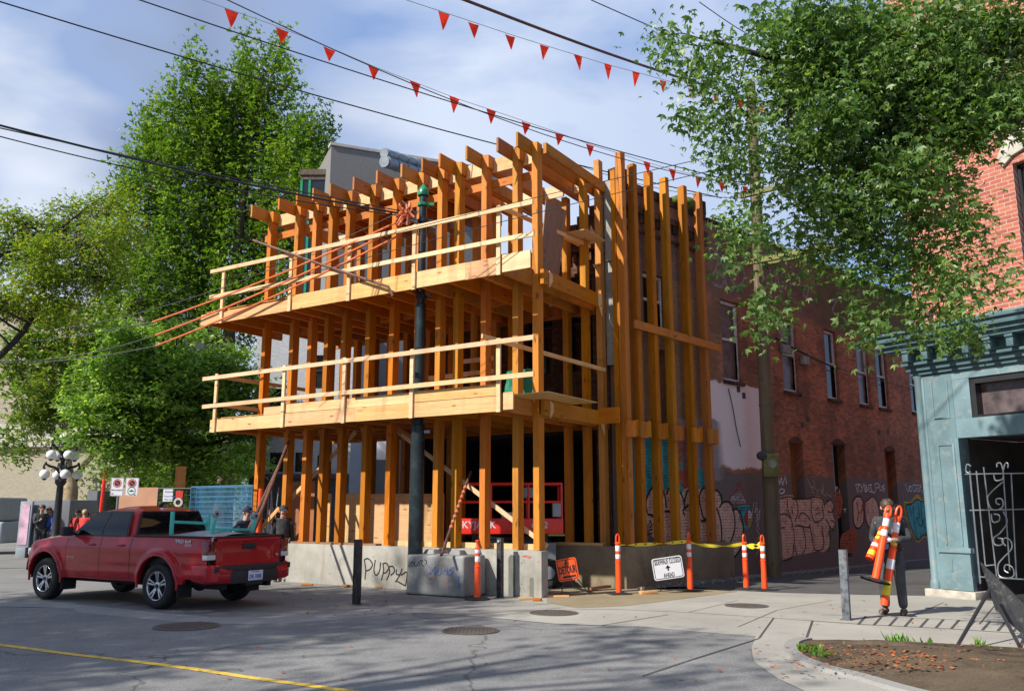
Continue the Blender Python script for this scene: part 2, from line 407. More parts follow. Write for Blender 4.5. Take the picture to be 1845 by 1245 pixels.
M_['bol']=simple('bollard_paint',(.022,.022,.024),.42,var=.3,nscale=14,dirt=((.06,.06,.055),9))
M_['bolg']=simple('worn_grey_paint',(.13,.145,.16),.4,var=.3,nscale=14,dirt=((.06,.06,.07),9))
M_['steel']=simple('galvanised',(.26,.29,.31),.45,.6,var=.2,nscale=5)
M_['rusty']=simple('rusty_pipe',(.13,.055,.035),.6,.2,var=.4,nscale=12)
M_['polemetal']=simple('pole_metal',(.018,.027,.028),.35,.3,var=.3,nscale=3,dirt=((.035,.05,.05),5))
M_['green']=simple('green_paint',(.01,.22,.10),.35,var=.2)
M_['orange']=simple('safety_orange',(.90,.085,.012),.4,var=.08)
M_['orangeS']=simple('sign_orange',(.88,.10,.012),.45,var=.05)
M_['rope']=simple('orange_line',(.62,.15,.05),.55,var=.2)
M_['reflect']=simple('reflective_white',(.72,.72,.74),.35,var=.08,nscale=20)
M_['signw']=simple('sign_white',(.66,.65,.68),.4,var=.05)
M_['wire']=simple('cable_black',(.012,.012,.014),.6)
M_['wireg']=simple('cable_grey',(.10,.105,.10),.5,.3)
M_['string']=simple('twine',(.35,.33,.30),.7)
m,nt,b,out=newmat('flag_red'); N=NT(nt); b.inputs['Base Color'].default_value=(.95,.045,.02,1); b.inputs['Roughness'].default_value=.8; b.inputs['Specular IOR Level'].default_value=.1
t=N.n('ShaderNodeBsdfTranslucent'); t.inputs[0].default_value=(1,.07,.03,1); mx=N.n('ShaderNodeMixShader'); mx.inputs[0].default_value=.5
N.l(b.outputs[0],mx.inputs[1]); N.l(t.outputs[0],mx.inputs[2]); N.l(mx.outputs[0],out.inputs[0]); M_['flag']=m
M_['red']=simple('red_machine',(.82,.035,.02),.4,var=.12)
M_['carred']=simple('truck_red',(.42,.004,.010),.35,.0,var=.05,nscale=2,coat=.6,spec=.3)
M_['carglass']=simple('tinted_glass',(.006,.008,.009),.04,var=.2,spec=.35)
M_['chrome']=simple('bright_metal',(.55,.55,.56),.25,.9,var=.1)
M_['darkplastic']=simple('dark_plastic',(.022,.022,.023),.6,var=.2)
M_['lamp_red']=simple('tail_lens',(.13,.002,.004),.12,var=.2,coat=.8)
M_['lamp_clear']=simple('clear_lens',(.6,.6,.6),.12,var=.1,coat=.6)
M_['mint']=simple('mint_paint',(.06,.52,.42),.4,var=.08)
M_['globe']=simple('opal_glass',(.78,.78,.78),.25,var=.03,coat=.4)
M_['bark']=simple('brown_bark',(.10,.075,.055),.9,var=.4,nscale=7,bump=.8,bscale=16)
M_['barkp']=simple('plane_bark',(.34,.25,.15),.9,var=.3,nscale=4,bump=.5,bscale=14,dirt=((.18,.14,.09),3))
M_['barkd']=simple('dark_bark',(.035,.027,.022),.9,var=.4,nscale=7,bump=.6,bscale=16)
M_['leafT']=leafmat('tall_tree_leaf',(.06,.125,.012),(.145,.25,.03),(.28,.31,.05),.42)
M_['leafM']=leafmat('maple_leaf',(.08,.165,.025),(.21,.33,.07),(.42,.48,.16),.5)
M_['leafY']=leafmat('yellowing_leaf',(.09,.155,.015),(.22,.30,.035),(.46,.34,.04),.45)
M_['leafP']=leafmat('plane_leaf',(.06,.12,.015),(.17,.26,.03),(.36,.32,.06),.42)
M_['leafR']=leafmat('broad_leaf',(.042,.095,.022),(.12,.21,.045),(.27,.34,.11),.36)
M_['grass']=leafmat('weed_leaf',(.05,.16,.012),(.16,.32,.04),None,.3)
M_['fallen']=leafmat('fallen_leaf',(.25,.07,.02),(.40,.16,.05),(.35,.04,.02),.1)
M_['skin']=simple('skin',(.48,.27,.19),.5,var=.08)
M_['cloth_bk']=simple('black_cloth',(.035,.037,.042),.85,var=.35,nscale=9,bump=1,bscale=13)
M_['cloth_gr']=simple('grey_cloth',(.055,.058,.065),.85,var=.3,nscale=9,bump=1,bscale=11)
M_['cloth_nv']=simple('navy_cloth',(.02,.03,.06),.85,var=.2,nscale=14)
M_['cloth_bl']=simple('blue_cloth',(.03,.07,.30),.8,var=.2,nscale=14)
M_['cloth_rd']=simple('red_cloth',(.50,.03,.03),.8,var=.2,nscale=14)
M_['denim']=simple('denim',(.06,.10,.17),.85,var=.3,nscale=14)
M_['hair']=simple('brown_hair',(.06,.035,.02),.6,var=.4,nscale=30)
M_['hairb']=simple('blond_hair',(.40,.28,.14),.6,var=.3,nscale=30)
M_['glove']=simple('pale_glove',(.60,.58,.72),.6,var=.15)
M_['gloveb']=simple('blue_glove',(.16,.40,.72),.5,var=.15)
M_['shoe']=simple('brown_boot',(.075,.05,.035),.7,var=.3,nscale=20,dirt=((.16,.14,.12),12))
M_['blackd']=simple('spray_black',(.012,.012,.014),.6)
M_['bluesp']=simple('spray_blue',(.02,.10,.42),.7,dirt=((.25,.25,.24),6))
M_['pink']=simple('spray_pink',(.74,.46,.36),.85,var=.15,nscale=6,dirt=((.50,.30,.23),4))
M_['spwhite']=simple('spray_white',(.75,.70,.76),.8,var=.15)
M_['spgrey']=simple('spray_grey',(.32,.26,.24),.8,var=.25)
M_['spteal']=simple('spray_teal',(.05,.38,.42),.8,dirt=((.03,.22,.26),4))
M_['spyel']=simple('spray_yellow',(.55,.36,.03),.8,var=.2,dirt=((.3,.2,.03),6))
M_['sporg']=simple('spray_orange',(.45,.09,.02),.85,var=.25,dirt=((.22,.12,.09),6))
M_['spred']=simple('spray_red',(.42,.03,.03),.8,var=.2)
M_['tape']=simple('barrier_tape',(.75,.58,.03),.45,var=.1)
M_['tarp']=simple('grey_plastic',(.28,.31,.34),.4,var=.1)
M_['greentarp']=simple('green_sheet',(.02,.22,.14),.5,var=.2)
M_['blueF']=simple('fence_blue',(.05,.17,.28),.45,var=.15)
M_['adpink']=simple('poster_print',(.60,.38,.48),.5,var=.45,nscale=2.2)
M_['kiosk']=simple('kiosk_grey',(.16,.17,.19),.5,var=.1)
M_['salwood']=simple('salmon_board',(.52,.27,.16),.8,var=.1,nscale=3)
M_['cream']=simple('stone_trim',(.45,.42,.36),.8,var=.15)
M_['stone']=simple('plinth_stone',(.42,.38,.32),.85,var=.25,nscale=7,bump=.4)
M_['moss']=simple('moss',(.09,.12,.02),.95,var=.4,nscale=18,bump=.8,bscale=30)
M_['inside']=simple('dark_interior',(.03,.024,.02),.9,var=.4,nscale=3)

M_['blackw']=simple('spray_black_wall',(.014,.013,.014),.8)
def worn_paint(m,amt):
    nt=m.node_tree; N=NT(nt); b=[x for x in nt.nodes if x.type=='BSDF_PRINCIPLED'][0]; out=[x for x in nt.nodes if x.type=='OUTPUT_MATERIAL'][0]
    uv=N.coord('UV'); bt=N.n('ShaderNodeTexBrick'); N.l(uv,bt.inputs['Vector'])
    for k,val in (('Scale',1.0),('Mortar Size',.009),('Mortar Smooth',.25),('Bias',0.),('Brick Width',.21),('Row Height',.075)): bt.inputs[k].default_value=val
    src=b.inputs['Base Color'].links[0].from_socket
    c=N.mix(N.math('MULTIPLY',bt.outputs['Fac'],.28),src,(.05,.04,.035,1)); N.l(c,b.inputs['Base Color'])
    h=N.math('SUBTRACT',N.math('MULTIPLY',N.noise(uv,30,4,.7),.5),bt.outputs['Fac']); N.bump(h,.8,.012,b)
    w=N.g(N.math('ADD',N.noise(uv,7,7,.85),N.math('MULTIPLY',bt.outputs['Fac'],.10)),.56-amt,.60-amt)
    t=N.n('ShaderNodeBsdfTransparent'); mx=N.n('ShaderNodeMixShader'); N.l(w,mx.inputs[0]); N.l(b.outputs[0],mx.inputs[1]); N.l(t.outputs[0],mx.inputs[2]); N.l(mx.outputs[0],out.inputs[0])
for k,a in (('pink',-.05),('spwhite',-.01),('spgrey',.02),('spteal',-.04),('spyel',-.02),('sporg',.0),('spred',0),('blackw',-.14)): worn_paint(M_[k],a)
M_['sredp']=simple('sign_red',(.55,.03,.03),.5,var=.1)
M_['sorgp']=simple('banner_ochre',(.42,.16,.03),.7,var=.3,nscale=5)
SHADE=[(-15.5,8.0,5.0,9,520,'leafy street tree across the road, outside the picture at left'),(-18,1.8,4.8,8,460,'leafy street tree near the road, far outside the picture at left'),(-8.6,3.9,2.6,9,13,'small sparse street tree beside the camera, outside the picture')]
def sheet(name, pts, z, mat, kind='structure', label=None, uvs=1):
    mb=MB(); P=lambda a,b,o: V((a,b,o))
    mb.poly([(p[0],p[1]) for p in pts],P,z)
    return struct(name,mb,mat)
def gpx(l): return [G(x,y) for x,y in l]
def strip_px(mb, pts, w, z):
    q=[G(x,y) for x,y in pts]; mb.ribbon([(p.x,p.y) for p in q],w,lambda a,b,o: V((a,b,o)),z)
sheet('ground',[(-400,-300),(400,-300),(400,900),(-400,900)],0.0,M_['pad'])
low=cr([(-900,1092),(22,1093),(150,1104),(280,1117),(400,1124),(520,1123),(620,1115),(700,1107),(745,1104),(830,1108),(1000,1124),(1150,1129),(1250,1138),(1362,1147),(1354,1168),(1359,1193),(1400,1222),(1480,1260)],5)
g=[V((-60,14.5,0))]+gpx(low[6:])+[V((4.2,7.6,0)),V((9,4,0)),V((30,-9,0)),V((-60,-9,0))]
sheet('road',g,.004,M_['asphalt'])
up=cr([(-900,1083),(22,1085),(150,1092),(280,1105),(400,1114),(500,1112),(600,1106),(680,1096),(740,1090)],5)
lowb=cr([(-900,1092),(22,1093),(150,1104),(280,1117),(400,1124),(520,1123),(620,1115),(700,1107),(745,1104)],5)
mb=MB(); k=min(len(up),len(lowb))
for i in range(k-1):
    a,b_,c,d=G(*up[i]),G(*up[i+1]),G(*lowb[i+1]),G(*lowb[i]); h=V((0,0,.022)); h2=V((0,0,.006))
    mb.face([d+h2,c+h2,b_+h,a+h])
    mb.face([a+h,b_+h,b_,a])
struct('kerb',mb,M_['band'])
# concrete slabs on the corner and the pavement of the right-hand building
slab=[(745,1104),(830,1108),(1000,1124),(1150,1129),(1250,1138),(1362,1147),(1354,1168),(1359,1193),(1400,1222),(1480,1260)]
sl=gpx(slab)+[V((4.2,7.6,0)),V((9,4,0)),V((16,-1,0)),V((22,4,0)),V((12.2,13,0)),V((9.5,17.3,0)),V((8.9,17.9,0))]+gpx([(1693,1073),(1560,1071),(1400,1067),(1250,1060),(1010,1066),(900,1082),(740,1090)])
sheet('concrete_pavement',sl,.008,M_['slab'])
sheet('damp_paving',gpx([(985,1066),(1010,1058),(1250,1058),(1330,1066),(1240,1078),(1130,1092),(1040,1096),(985,1086)]),.012,M_['mud'])
al=[C1+vn*.05, W(25,0,.02), R(-30,0,0)+V((20,24,0)), R(0,0,0)+V((17,19,0)), R(-.1,0,.1)]+gpx([(1693,1074),(1560,1072),(1400,1068),(1250,1061)])
sheet('alley_road',[C1+v*.2+vn*.3]+[W(30,0,.02),W(30,0,-0)+vn*6.5,V((8.9,17.7,0))]+gpx([(1693,1074),(1560,1072),(1400,1068),(1250,1061)]),.012,M_['alley'])
mb=MB()
for pts,w in [(((1081,1128),(1205,1108)),.02),(((1368,1150),(1394,1114)),.025),(((1447,1168),(1464,1119)),.03),(((1765,1125),(1791,1093)),.02),
    (((1250,1188),(1368,1151)),.025),(((1157,1219),(1250,1188)),.02),(((900,1108),(1010,1096)),.015),(((830,1108),(960,1100),(1100,1098),(1240,1104),(1394,1114),(1460,1119)),.02),
    (((1330,1130),(1400,1100),(1500,1082)),.012),(((1240,1104),(1330,1082)),.012),(((1640,1112),(1700,1086)),.012),(((1460,1119),(1560,1126),(1700,1133),(1822,1141),(1900,1146)),.03),(((1480,1108),(1600,1112),(1822,1122)),.02)]:
    strip_px(mb,pts,w,.013)
for x in range(1560,1870,28): strip_px(mb,[(x,1111+ (x-1560)*.04),(x-14,1126+(x-1560)*.045)],.035,.0135)
struct('pavement_joints',mb,M_['joint'])
mb=MB(); strip_px(mb,cr([(-160,1143),(-60,1155),(22,1165),(120,1178),(240,1192),(350,1206),(450,1221),(560,1236),(700,1256)],4),.11,.0085)
struct('road_centre_line',mb,M_['yellow'])
# planter bed with its kerb
edge=cr([(1464,1156),(1446,1160),(1438,1168),(1446,1185),(1490,1204),(1560,1222),(1640,1245),(1760,1275),(1900,1310)],5)
E_=[G(*p) for p in edge]; far=[V((9.5,9.3,0)),V((9,5,0)),V((5.6,6.4,0))]
mb=MB(); bed=E_+[V((9.2,7.5,0)),V((9.0,9.5,0))]
NX,NY=60,40
cen=V((6.2,9.2,0))
rows=[]
for i in range(9):
    t=i/8; rows.append([V((cen.x+(p.x-cen.x)*(1-t),cen.y+(p.y-cen.y)*(1-t),.03+.10*math.sin(min(1,t*2.2)*math.pi/2)+(random.uniform(-.03,.03) if 0<i else 0))) for p in bed])
mb.grid(rows,close=True); struct('planter_soil',mb,M_['soil'],smooth=True)
mb=MB()
out=[];
for i,p in enumerate(E_):
    a=E_[max(i-1,0)]; b_=E_[min(i+1,len(E_)-1)]; t=(b_-a).normalized(); nn=V((t.y,-t.x,0)); 
    if nn.dot(cen-p)>0: nn=-nn
    out.append((p,p+nn*.16))
for i in range(len(E_)-1):
    (a,b_),(c,d)=out[i],out[i+1]; h=V((0,0,.05))
    mb.face([a+h,c+h,d+h*.9,b_+h*.9]); mb.face([b_+h*.9,d+h*.9,d+(d-c)*.12,b_+(b_-a)*.12]); mb.face([a+h,c+h,c,a])
struct('planter_kerb',mb,M_['band'])
# weeds and fallen leaves
mb=MB()
for (px,py,cnt,rad,hh) in [(1462,1180,90,.16,.07),(1485,1190,60,.14,.05),(1620,1172,46,.13,.17),(1590,1176,16,.2,.07),(1665,1174,22,.12,.12),(1690,1178,14,.15,.07),(1765,1180,22,.05,.16),(1800,1186,40,.2,.08),(1540,1172,14,.3,.04),(1630,1195,12,.1,.05),(1720,1200,10,.3,.04)]:
    c=G(px,py)
    for i in range(cnt):
        a=random.random()*6.28; r=rad*math.sqrt(random.random()); b0=c+V((math.cos(a)*r,math.sin(a)*r,.06)); h=hh*random.uniform(.4,1.1); l=V((random.uniform(-.5,.5)*h,random.uniform(-.5,.5)*h,h)); w=V((random.uniform(-1,1),random.uniform(-1,1),0)).normalized()*.012
        mb.face([b0-w,b0+w,b0+l*.6+w*.9,b0+l,b0+l*.6-w*.9])
tag(build('weeds',mb,M_['grass']),'low green weeds sprouting from the planter soil','weeds',kind='stuff')
mb=MB()
for i in range(900):
    if i<170: c=G(random.uniform(30,1800),random.uniform(1072,1230)) 
    elif i<750: c=G(random.gauss(1620,110),random.uniform(1178,1228)); c.z=.12
    else: c=G(random.uniform(480,760),random.uniform(1055,1110))
    c.z=.02 if c.z<.1 else .13; s_=random.uniform(.012,.032); a=random.random()*6.28
    x=V((math.cos(a),math.sin(a),random.uniform(-.2,.3)))*s_; y=V((-math.sin(a),math.cos(a),random.uniform(0,.4)))*s_
    mb.face([c-x,c-y*.7,c+x*.9+y*.1,c+y])
tag(build('fallen_leaves',mb,M_['fallen']),'scattered brown fallen leaves on the road and paving','leaves',kind='stuff')
mb=MB()
for i in range(900):
    s=random.uniform(.5,13); c=W(s,.015+random.random()*.02,.25+abs(random.gauss(0,.35))); r=random.uniform(.008,.025)
    mb.box(c,V((r,0,0)),V((0,r,0)),V((r*.3,0,r)))
tag(build('gravel',mb,M_['slab']),'loose pale gravel along the foot of the alley wall','gravel',kind='stuff')
# manholes
def manhole(px,py,r,label,nm='manhole_cover'):
    c=G(px,py); t=thing(nm,label,'manhole cover',(c.x,c.y,.010),group='manhole covers in the road')
    mb=MB(); mb.lathe([(r*1.12,0),(r*1.12,.006),(r*1.03,.007),(r*1.03,0)],(0,0,0),k=40); build('frame',mb,M_['iron'],t,local=True)
    mb=MB(); mb.lathe([(r,0.0),(r,.005),(r*.98,.005),(.001,.005)],(0,0,0),k=40)
    k=int(r/.05)
    for i in range(-k,k+1):
        for j in range(-k,k+1):
            x,y=i*.055,j*.055
            if x*x+y*y<(r*.93)**2: mb.box(V((x-.017,y-.017,.0048)),V((.034,0,0)),V((0,.034,0)),V((0,0,.006)))
    build('cover',mb,M_['iron'],t,local=True)
manhole(336,1129,.42,'round iron manhole cover nearest the yellow line, in the shade')
manhole(848,1137,.36,'round iron manhole cover in the sunlit road below the orange post')
manhole(998,1105,.36,'round ribbed manhole cover in front of the DETOUR sign')
manhole(1345,1092,.34,'round worn manhole cover at the mouth of the alley')
TF=thing('timber_building','open orange timber building frame with pale guard rails and two jutting platforms','building frame',tuple(P0))
AP=[8.19,7.18,6.54,5.98,5.40,4.64,3.91,3.17,2.57,2.08,1.35,.54,.05]
def abx(mb,a0,a1,b0,b1,z0,z1): # box on A frame; grain = longest
    o=A(a0,b0,z0); mb_v=[(abs(a1-a0),u*(a1-a0)),(abs(b1-b0),n*(b1-b0)),(abs(z1-z0),UZ*(z1-z0))]
    mb_v.sort(key=lambda t:-t[0]); mb.box(o,mb_v[0][1],mb_v[1][1],mb_v[2][1])
def tpart(name,mat,bev=.006,parent=None,*boxes,label=None):
    mb=MB()
    for b_ in boxes: abx(mb,*b_)
    return build(name,mb,mat,parent or TF,label=label)
Z1,Z2=3.53,6.24
BK=2.68
for i,a in enumerate(AP):
    mb=MB(); abx(mb,a-.067,a+.067,0,.21,.90,9.38)
    for j in range(len(mb.v)): pass
    k0=len(mb.f)
    for zz in (9.3,9.05,Z1+.22,Z1-.1,Z2+.22,Z2-.12):
        mb.lathe([(.012,-.003),(.012,.006),(.001,.007)],A(a-.067,.05,zz),-u,6,mi=1); mb.lathe([(.012,-.003),(.012,.006),(.001,.007)],A(a-.067,.15,zz-.06),-u,6,mi=1)
    build('post',mb,[M_['post'],M_['steel']],TF)
    # notched head where the post bends into the rafter
    if i not in (0,): pass
    tpart('rafter',M_['rafter'],.006,None,(a+.068,a+.118,-.55,BK+.9,9.10,9.42))
    if i<12: tpart('rafter',M_['rafter'],.006,None,(a-.118,a-.068,.0,BK+.3,9.08,9.37))
    tpart('joist',M_['rafter'],.006,None,(a+.070,a+.15,-1.06,BK+.25,Z1,Z1+.31))
    tpart('joist',M_['rafter'],.006,None,(a+.070,a+.15,-1.06,BK+.25,Z2,Z2+.32))
    if i in (0,2,4,6,11,12): tpart('back_post',M_['rafter'],.006,None,(a-.067+.25,a+.067+.25,BK-.1,BK+.1,.90,Z1))
    tpart('back_post',M_['rafter'],.006,None,(a-.067+.25,a+.067+.25,BK-.1,BK+.1,Z1+.34,9.1 if i>6 else 8.9))
    for zz in (Z1,Z2):
        if zz==Z2 or i>5: continue
        for pl in ([(a+.15,zz),(a+.26,zz),(a+.15,zz-.2)],[(a-.07,zz),(a-.17,zz),(a-.07,zz-.18)]):
            mb=MB(); mb.prism(pl,F,-.12,-.15); build('gusset',mb,M_['rafter'],TF)
    if i<12:
        a2=AP[i+1]
        tpart('blocking',M_['pale'] if i%2 else M_['fascia'],.006,None,(a2+.145,a-.07,.21,.25,9.02,9.33))
        tpart('blocking',M_['rafter'],.006,None,(a2+.15,a-.07,.95,.99,Z1+.01,Z1+.28))
        tpart('blocking',M_['rafter'],.006,None,(a2+.15,a-.07,1.2,1.24,Z2+.01,Z2+.28))
        tpart('blocking',M_['pale'],.006,None,(a2+.145,a-.145,BK-.3,BK-.26,9.05,9.33))
# extra joists of the cantilevered left ends
tpart('joist',M_['rafter'],.006,None,(9.05,9.13,-1.06,1.4,Z2,Z2+.32))
tpart('joist',M_['rafter'],.006,None,(8.50,8.58,-1.06,BK,Z1,Z1+.31))
tpart('ledger',M_['rafter'],.006,None,(-.1,8.9,BK+.26,BK+.31,Z1-.05,Z1+.3))
tpart('ledger',M_['rafter'],.006,None,(-.1,8.9,BK+.26,BK+.31,Z2-.05,Z2+.3))
tpart('ledger',M_['rafter'],.006,None,(.2,8.6,.215,.26,8.66,8.84))
for a0,a1 in ((0.1,2.4),(2.41,4.85),(4.86,7.2),(7.21,8.5)):
    tpart('deck_panel',M_['deck'],.006,None,(a0,a1,-1.05,.7,Z1+.312,Z1+.332)); tpart('deck_panel',M_['deck'],.006,None,(a0,a1,.705,BK+.2,Z1+.312,Z1+.332))
    tpart('deck_panel',M_['deck'],.006,None,(a0,a1,-1.05,.7,Z2+.322,Z2+.342)); tpart('deck_panel',M_['deck'],.006,None,(a0,a1,.705,BK+.2,Z2+.322,Z2+.342))
tpart('deck_panel',M_['deck'],.006,None,(8.505,9.2,-1.05,1.3,Z2+.322,Z2+.342))
tpart('deck_panel',M_['ply'],.006,None,(-.75,.09,-.85,1.15,Z1+.32,Z1+.338))
tpart('roof_sheet',M_['rafter'],.006,None,(2.9,7.6,.35,BK+.6,9.425,9.445))
# posts that stand deeper, and the tall corner post beside the old wall
tpart('back_post',M_['post'],.006,None,(-.07,.07,2.78,2.98,.88,9.95))
tpart('back_post',M_['post'],.006,None,(-.10,.04,1.95,2.12,Z2+.3,9.3))
for a in (6.6,4.9,2.9): tpart('inner_post',M_['rafter'],.006,None,(a-.05,a+.05,1.35,1.5,Z1-2.63,Z1))
for a in (5.9,3.3): tpart('inner_post',M_['rafter'],.006,None,(a-.05,a+.05,1.6,1.72,Z2+.34,9.1))
for a in (6.9,4.4,2.7): tpart('inner_post',M_['rafter'],.006,None,(a-.05,a+.05,1.5,1.62,Z1+.33,Z2))
# side beams at the corner
tpart('side_beam',M_['rafter'],.006,None,(-.155,-.072,.0,2.75,Z1,Z1+.31)); tpart('side_beam',M_['rafter'],.006,None,(-.155,-.072,.0,2.75,Z2,Z2+.31))
tpart('side_beam',M_['rafter'],.006,None,(-.155,-.072,.15,3.0,9.14,9.38))
for zz in (Z1,Z2):
    Ps=lambda b_,z,o: A(o,b_,z)
    for pl in ([(.21,zz+.31),(.34,zz+.25),(.34,zz+.1),(.21,zz-.05)],[(2.45,zz+.31),(2.62,zz+.31),(2.62,zz-.2),(2.45,zz+.05)]):
        mb=MB(); mb.prism(pl,Ps,-.158,-.175); build('gusset',mb,M_['pale'],TF)
# fascia boards: measured from the photograph on the plane one metre ten in front of the posts
OF=1.09
def fb1(name,mat,a0,a1,z0,z1,o0,o1):
    mb=MB(); mb.fb(F,a0,a1,z0,z1,o0,o1); return build(name,mb,mat,TF)
fa=lambda x,y,o=1.1: fpx(x,y,o)[0]
def boards(xs,y,z0,z1,mat,o0=OF,o1=OF+.04):
    aa=[fa(x,y) for x in xs]
    for p,q in zip(aa,aa[1:]): fb1('fascia_board',mat,min(p,q)+.002,max(p,q)-.002,z0+random.uniform(-.006,.006),z1+random.uniform(-.006,.006),o0,o1)
boards([380,517],765,3.52,3.82,M_['fascia']); boards([517,640,748],750,3.52,3.82,M_['fascia']); boards([748,899],740,3.52,3.82,M_['fascia'])
boards([477,514],740,3.826,4.0,M_['fascia']); boards([517,622],740,3.826,4.03,M_['fascia']); boards([626,744],740,3.826,4.03,M_['fascia']); boards([748,897],720,3.826,4.05,M_['fascia'])
boards([908,926],720,3.54,3.87,M_['fascia'])
boards([364,524],570,6.22,6.50,M_['fascia']); boards([528,640,744],540,6.23,6.58,M_['fascia']); boards([750,840,899],500,6.23,6.58,M_['fascia']); boards([906,957],480,6.25,6.60,M_['pale'])
for x,ya,yb in [(391,690,775),(514,660,765),(623,640,755),(745,620,748),(901,615,740)]:
    a=fa(x,(ya+yb)/2); fb1('rail_post',M_['pale'],a-.045,a+.045,3.50,4.93,OF+.042,OF+.085)
for x in (405,526,631,748,901):
    a=fa(x,520); fb1('rail_post',M_['pale'],a-.045,a+.045,6.20,7.62,OF+.042,OF+.085)
def rail(x0,y0,x1,y1,ref=None):
    o=OF+.105; a0,z0=fpx(x0,y0,o); a1,z1=fpx(x1,y1,o); mb=MB(); mb.bar(F(a0,z0,o),F(a1,z1,o),.038,.092); build('guard_rail',mb,M_['pale'],TF)
def rail2(x0,y0,x1,y1):
    o=OF+.105; a0,z0=fpx(x0,y0,o); a1,z1=fpx(x1,y1,o); am=a0+(a1-a0)*.54; zm=z0+(z1-z0)*.54
    for p,q,d in (((a0,z0),(am,zm),0),((am+.22,zm+(z0-z1)/(a0-a1)*.22-.012),(a1,z1-.012),.039)):
        mb=MB(); mb.bar(F(p[0],p[1],o+d),F(q[0],q[1],o+d),.038,.092); build('guard_rail',mb,M_['pale'],TF)
rail2(366,683,964,607); rail2(365,733,964,673); rail2(380,490,962,364); rail2(378,536,964,421)
for p,q in ((A(8.62,-1.0,4.90),A(8.62,2.3,4.90)),(A(8.62,-1.0,4.2),A(8.62,2.3,4.2)),(A(.58,-1.15,5.02),A(-.10,2.85,4.82)),(A(.45,-.75,7.78),A(-.10,2.2,7.62))):
    mb=MB(); mb.bar(p,q,.04,.09); build('guard_rail',mb,M_['fascia'],TF)
mb=MB(); mb.bar(A(8.62,1.5,3.86),A(8.62,1.5,4.95),.09,.04,up=n); build('rail_post',mb,M_['fascia'],TF)
# diagonal braces
def brace(x0,y0,x1,y1,o,mat,w=.09,t=.038,name='brace'):
    a0,z0=fpx(x0,y0,o); a1,z1=fpx(x1,y1,o); mb=MB(); mb.bar(F(a0,z0,o),F(a1,z1,o),t,w); return build(name,mb,mat,TF)
brace(700,765,986,984,-.26,M_['pale']); brace(641,778,520,902,-.26,M_['fascia']); brace(466,957,503,915,-.30,M_['fascia'])
brace(715,770,760,800,-.9,M_['rafter'])
# sill plates
tpart('sill_plate',M_['oldply'],.006,None,(4.2,8.3,.0,.2,.885,.93)); tpart('sill_plate',M_['pale'],.006,None,(.0,4.19,.215,.26,.885,1.0))
tpart('sill_plate',M_['fascia'],.006,None,(-.1,1.3,BK-.12,BK-.02,.885,.95))
# plywood sheets closing the back of the ground floor
def ply(x0,x1,y0,y1,o,mat,name='plywood_panel'):
    a0,z0=fpx(x0,y1,o); a1,z1=fpx(x1,y0,o); mb=MB(); mb.fb(F,min(a0,a1),max(a0,a1),z0,z1,o-.018,o); return build(name,mb,mat,TF)
ply(583,597,889,984,-.75,M_['ply']); ply(614,661,889,983,-.80,M_['ply']); ply(662,741,889,983,-.80,M_['ply']); ply(742,800,889,983,-.80,M_['ply'])
ply(515,549,867,984,-.9,M_['plydark']); ply(550,568,866,984,-.92,M_['plydark'])
# leaning sheet and shelf at the top corner
def sidept(x,y,d=0): 
    q=P0-u*d; p=onplane(x,y,q,u); return p
mb=MB(); c=[sidept(984,361,-.1),sidept(1021,380,-.1),sidept(1006,507,-.1),sidept(972,497,-.1)]
uvq=[(0,0),(.7,0),(.7,2),(0,2)]; uvq=[(b_,a) for a,b_ in uvq]
mb.face(c,uvq); mb.face([p+u*.02 for p in c][::-1],uvq)
for i in range(4): j=(i+1)%4; mb.face([c[i],c[j],c[j]+u*.02,c[i]+u*.02],uvq)
build('leaning_sheet',mb,M_['oldply'],TF)
tpart('shelf',M_['ply'],.006,None,(-.42,.3,1.35,2.35,7.72,7.74))
# slatted ladder pieces inside the middle storey
mb=MB()
for zz in (4.6,4.25,3.95): abx(mb,2.3,3.4,.75,.79,zz,zz+.1)
for zz in (4.7,5.0): abx(mb,1.9,2.9,1.2,1.24,zz,zz+.1)
build('blocking',mb,M_['pale'],TF)
# ---------------- things lying on the platforms
mb=MB()
for i in range(5):
    o=A(4.6+.05*i,-.75+.04*i,Z2+.345+.026*i); mb.box(o,u*2.5+UZ*.0,n*1.2,UZ*.02)
tag(build('plywood_stack',mb,M_['oldply']),'stack of brown plywood sheets lying on the upper platform','plywood')
a0,z0=fpx(455,433,1.3); a1,z1=fpx(697,516,1.3)
mb=MB(); mb.tube([F(a0,z0,1.28),F((a0+a1)/2,(z0+z1)/2-.02,1.27),F(a1,z1,1.25),F(a1-.12,z1-.22,1.24)],.032,8)
t=tag(build('steel_pipe',mb,M_['rusty'],smooth=True),'long rusty pipe slanting across the upper guard rail','pipe')
mb=MB(); 
rows=[]
for i in range(7):
    rows.append([A(.1+.9*j/8, .35+.05*math.sin(j*1.9+i), 3.9+i*.11+.02*math.sin(j*2.3)) for j in range(9)])
mb.grid(rows); tag(build('green_sheet',mb,M_['greentarp'],smooth=True),'green plastic sheet hanging behind the corner rail of the lower platform','sheet')
